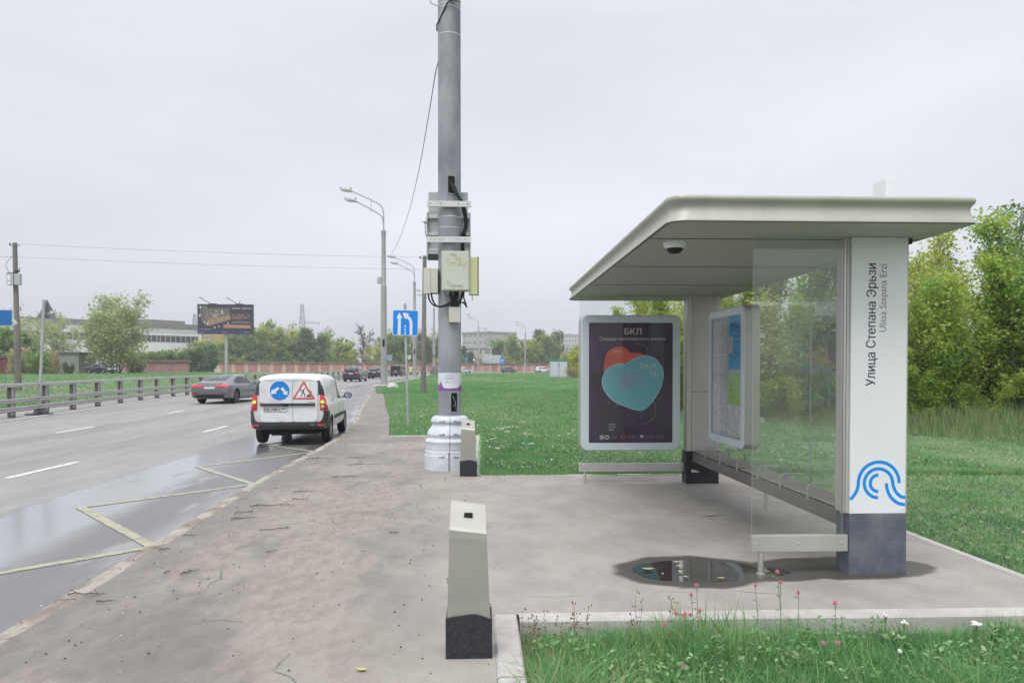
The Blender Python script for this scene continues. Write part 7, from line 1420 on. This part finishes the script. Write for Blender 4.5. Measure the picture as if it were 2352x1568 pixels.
fl = [(1796, 1313, 4.45, 'pink clover flower standing tallest, in front of the shelter leg'), (1790, 1337, 4.43, 'pink clover flower just below the tallest one'), (1741, 1344, 4.45, 'pink clover flower left of the tallest one'), (1830, 1362, 4.42, 'pink clover flower right of the tallest one'), (1601, 1346, 4.5, 'pink clover flower under the middle of the puddle'), (1592, 1364, 4.45, 'faded pink clover flower just below the puddle one'), (1917, 1384, 4.4, 'large pink clover flower under the name pillar'), (1616, 1403, 4.4, 'pink clover flower in front of the long kerb, middle of the cluster'), (1566, 1410, 4.35, 'small pink clover flower at the left end of the cluster'), (1580, 1415, 4.32, 'pink clover flower second in the cluster on the kerb'), (1588, 1412, 4.36, 'pale pink clover flower third in the cluster on the kerb'), (1549, 1408, 4.42, 'pinkish clover flower peeping over the kerb edge left of the cluster'), (1532, 1437, 4.25, 'lowest pink clover flower left below the cluster'), (1895, 1476, 4.05, 'pale pink clover flower low in the grass'), (1917, 1475, 4.0, 'pale pink clover flower deep in the grass beside another'), (1561, 1530, 3.85, 'bright magenta clover flower near the bottom edge')]
M_MAG = M('clover_magenta', (.55, .12, .40), .7)
for i, (u, v, y, lab) in enumerate(fl):
    p = at(u, v, y); clover(p.x, y, -.12, p.z+.12-.008, lab, .0135 if v != 1384 else .017, M_MAG if 'magenta' in lab else None)
def yarrow(x, y, z, h, w, label, group):
    t = thing('yarrow_flower', (x, y, z), label, 'flower', group); mb = MB(); mb.tube([(0, 0, 0), (random.uniform(-.01, .01), 0, h)], .002, M_STEM, 4); hd = MB()
    for k in range(7):
        a = k*2.4; rr = w*.42*math.sqrt(k/7); c = Vector((rr*math.cos(a), rr*math.sin(a), h+random.uniform(-.006, .006))); hd.lathe([(0, -.004), (w*.17, -.002), (w*.20, .004), (w*.1, .010), (0, .011)], M_CREAM, 7, Matrix.Translation(c)); mb.tube([(0, 0, h*.75), c-Vector((0, 0, .004))], .001, M_STEM, 3, cap=False)
    mb.build('stem', t); hd.build('umbel', t)
for u, v, w, lab in ((2242, 1432, .06, 'large white yarrow head under the kerb joint at the right'), (2077, 1430, .045, 'white yarrow head below the name pillar'), (2033, 1413, .03, 'small white yarrow head left of the one below the pillar'), (2067, 1495, .025, 'single small white flower low in the right grass')):
    y = 4.35 if v < 1450 else 3.95; p = at(u, v, y); yarrow(p.x, y, -.12, p.z+.12, w, lab, 'white yarrow near the kerb')
ys_ = [(1180, 1156), (1186, 1161), (1197, 1157), (1152, 1212), (1165, 1205), (1140, 1208), (1178, 1239), (1190, 1244), (1202, 1240), (1210, 1222), (1222, 1230), (1172, 1252), (1130, 1262), (1140, 1256), (1195, 1262), (1225, 1268), (1216, 1278), (1160, 1288), (1240, 1255), (1208, 1210), (1185, 1221), (1176, 1226), (1148, 1238), (1156, 1244)]
k = 0
for (zx, zy) in [(1085, 1112), (1120, 1103), (1140, 1108), (1160, 1100), (1185, 1090), (1200, 1098), (1215, 1092), (1240, 1095), (1260, 1090), (1290, 1092), (1310, 1095), (1195, 1135), (1210, 1130), (1225, 1138), (1310, 1060), (1335, 1042), (1350, 1052), (1360, 1048), (1190, 990), (1205, 995), (1215, 1030), (1230, 1022), (1270, 880), (1300, 865), (1320, 860), (1475, 1005), (1490, 1015), (1420, 1015), (1090, 1170), (1105, 1190), (1085, 1200), (1060, 1205), (1025, 1218), (1110, 1285), (1130, 1290), (1430, 1240), (1440, 1248), (1358, 1240), (1360, 1145), (1375, 1155), (1685, 1170), (1620, 1390), (1830, 1115), (1775, 1155), (445, 985), (430, 1000), (415, 1005), (1050, 1270), (1215, 1090), (1175, 1110)]:
    u = 862.4+.25*zx; v = 705.6+.25*zy; d = _rt*(u-1176)/1700+_up*(_VP-v)/1700+_fw; tt = -1.5/d.z; y = d.y*tt
    if y < 45: p = at(u, v, y); yarrow(p.x, y, TZ(y)-.04, max(.1, p.z-TZ(y)+.02), .055, 'white yarrow flower head in the grass beyond the stop', 'white yarrow beyond the stop')
n = 2200; r = np.random.default_rng(77); Y = 14+45*r.random(n)**1.2; lx = np.where(Y < 17.75, .3, np.interp(Y, [a for a, b in SW], [b for a, b in SW])+.4); X = lx+(3.5+.35*Y)*r.random(n); C = np.stack([X, Y, np.array([TZ(v) for v in Y])+.07], 1)
V, F, T_ = leaf_cloud(C, .035, r, r.random(n), flat=2.); o = npmesh('tiny_white_flowers', V, F, leafmat('tiny_white', [(0, (.45, .45, .40)), (1, (.7, .7, .66))]), T_); tag(o, 'tiny white flowers sprinkled over the field grass', 'flowers', kind='stuff')
# dry stalks at the corner of the near grass
mb = MB(); M_DRYS = M('dry_stalk', (.20, .12, .08), .8, col2=(.30, .22, .14), sc=30)
for i in range(46):
    x = random.uniform(.25, .5) if i < 30 else random.choice((.62, .95, 1.2))+random.uniform(-.05, .05); y = random.uniform(3.95, 4.62) if i < 30 else random.uniform(4.45, 4.62); h = random.uniform(.12, .21) if i < 30 else random.uniform(.16, .31); P = [Vector((x, y, -.12))]
    for j in range(4): P.append(P[-1]+Vector((random.uniform(-.02, .02), random.uniform(-.02, .02), h/4)))
    mb.tube(P, .0016, M_DRYS, 4)
    for j in (2, 3, 4):
        for q in range(2): c = P[j]+Vector((random.uniform(-.015, .015), random.uniform(-.015, .015), random.uniform(-.005, .01))); mb.add([c, c+Vector((.008, .003, .006)), c+Vector((.004, -.002, .014)), c+Vector((-.004, .002, .008))], [(0, 1, 2, 3)], M_DRYS)
o = mb.build('dry_stalks'); tag(o, 'reddish dry stalks at the kerb corner', 'dry plants', kind='stuff')
# ------------------------------------------------------------------ twigs and leaves on the paving
M_TWIG = M('twig_bark', (.085, .068, .058), .85, var=.3, sc=30)
def GP(u, v):
    d = _rt*(u-1176)/1700+_up*(_VP-v)/1700+_fw; return Vector((0, 0, EYE))+d*(-EYE/d.z)
tw = [(795, 1096, .42, 0, 'long dark twig on the path left of the ribbed pole base'), (628, 1163, .55, 0, 'long forked twig lying beside the road kerb, nearest the yellow zigzag'), (560, 1192, .26, .2, 'thin twig pressed along the sandy kerb'), (632, 1216, .30, .35, 'dark forked twig in the middle of the path'), (436, 1231, .12, 0, 'short stub of a twig on the kerb near the zigzag corner'), (380, 1262, .12, .8, 'short thick twig end on the kerb by the zigzag corner'), (436, 1315, .16, .9, 'bent dark twig on the near path'), (625, 1268, .10, .6, 'tiny curved twig in the middle of the near path'), (200, 1366, .26, .1, 'bundle of dry stalks on the kerb at lower left'), (242, 1383, .12, 0, 'short pale twig below the bundle at lower left'), (735, 1054, .5, .1, 'twig heap on the path edge near the van'), (840, 1068, .6, 0, 'long thin twig on the path, farthest from the camera'), (700, 1130, .3, .1, 'slender twig right of the forked one'), (820, 1052, .35, .1, 'small twig close to the grass corner'), (560, 1178, .2, .3, 'crooked twig left of the forked one'), (690, 1148, .22, -.1, 'little straight twig on the middle path'), (385, 1315, .08, 1.2, 'crumb of bark left of the bent twig'), (905, 1225, .1, .1, 'tiny twig alone on the clean asphalt')]
for u, v, L_, a, lab in tw:
    p = GP(u, v); P = []; d = Vector((math.cos(a), math.sin(a), 0)); q = -d*L_/2
    for j in range(6): P.append(q+Vector((0, 0, .007+.006*math.sin(j*1.7)**2))); q = q+(d+Vector((random.uniform(-.1, .1), random.uniform(-.45, .45), 0)))*L_/5
    mb = MB(); mb.tube(P, [.005, .0045, .004, .0035, .003, .0015], M_TWIG, 6)
    for k in range(4 if L_ > .15 else 1):
        s_ = random.choice(P[1:5]); e = Vector((random.uniform(-.6, .6), random.uniform(-1, 1), .1)).normalized()*L_*random.uniform(.15, .35); mb.tube([s_, s_+e*.5+Vector((0, 0, .004)), s_+e], [.003, .002, .001], M_TWIG, 4)
    o = mb.build('twig', None, 60); o.location = (p.x, p.y, .003+TZ(p.y)); tag(o, lab, 'twig', 'twigs blown onto the path')
# crumbs
r = np.random.default_rng(31); n = 550; X = -3+3.2*r.random(n)**1.5; Y = 2.6+12*r.random(n); mb = MB()
for x, y in zip(X, Y):
    s_ = random.uniform(.004, .011); x = float(x); y = float(y); mb.add([(x-s_, y, .002), (x, y-s_*.7, .002), (x+s_, y, .002), (x, y+s_*.7, .002), (x, y, .002+s_*.8)], [(0, 1, 4), (1, 2, 4), (2, 3, 4), (3, 0, 4)], M_TWIG if random.random() < .7 else M_KERB)
o = mb.build('grit'); tag(o, 'crumbs of bark and grit strewn over the path', 'grit', kind='stuff')
M_LY = M('leaf_yellow', (.40, .40, .08), .6, col2=(.55, .48, .2), sc=40); M_LW = M('leaf_pale', (.55, .52, .45), .7); M_LO = M('leaf_ochre', (.45, .36, .18), .6)
def fallen(p, s, m, a, lab, cat='leaf', name='fallen_leaf'):
    mb = MB(); out = [(0, -1), (.35, -.6), (.5, -.1), (.38, .5), (0, 1), (-.38, .5), (-.5, -.1), (-.35, -.6)]; vs = [(x*s*math.cos(a)-y*s*math.sin(a), x*s*math.sin(a)+y*s*math.cos(a), .004+.12*s*(x*x+y*y)) for x, y in out]+[(0, 0, .001)]
    mb.add(vs, [(i, (i+1) % 8, 8) for i in range(8)], m); mb.add([(v[0], v[1], v[2]-.0015) for v in vs], [((i+1) % 8, i, 8) for i in range(8)], m); mb.tube([vs[0], (vs[0][0]*1.5, vs[0][1]*1.5, .004)], .0012, m, 4); o = mb.build(name, None, 60); o.location = (p.x, p.y, .009); tag(o, lab, cat, 'fallen leaves')
for u, v, s, m, a, lab in ((830, 1541, .032, M_LY, 1.3, 'yellow green leaf lying alone at the bottom of the path'), (1488, 1309, .05, M_LO, 1.4, 'ochre leaf floating at the left side of the puddle'), (1563, 1315, .028, M_LY, .3, 'small yellow leaf in the middle of the puddle'), (1553, 1293, .03, M_LW, 1.5, 'pale leaf at the far rim of the puddle'), (1560, 1302, .03, M_LW, 1.2, 'pale leaf floating beside the rim one'), (1656, 1330, .03, M_LO, 1.5, 'small ochre leaf at the near rim of the puddle'), (1522, 1320, .015, M_LW, 0, 'tiny pale scrap in the puddle'), (1630, 1184, .05, M_LW, 1.5, 'flat pale leaf on the dry paving under the bench side'), (1575, 1327, .02, M_LW, .9, 'tiny pale leaf near the puddle front')):
    fallen(GP(u, v), s, m, a, lab)

# ------------------------------------------------------------------ air
def haze(density):
    mb = MB(); mb.box(-700, -60, -3, 700, 620, 60, M_DARK); o = mb.build('haze'); o['kind'] = 'stuff'; o.data.materials.clear()
    m = bpy.data.materials.new('thin_air'); m.use_nodes = True; t = m.node_tree; t.nodes.clear(); a = t.nodes.new('ShaderNodeOutputMaterial'); v = t.nodes.new('ShaderNodeVolumePrincipled')
    v.inputs['Color'].default_value = (.92, .94, 1, 1); v.inputs['Density'].default_value = density; v.inputs['Anisotropy'].default_value = .2; t.links.new(v.outputs[0], a.inputs['Volume']); o.data.materials.append(m)
HAZE = .0008
if HAZE: haze(HAZE)
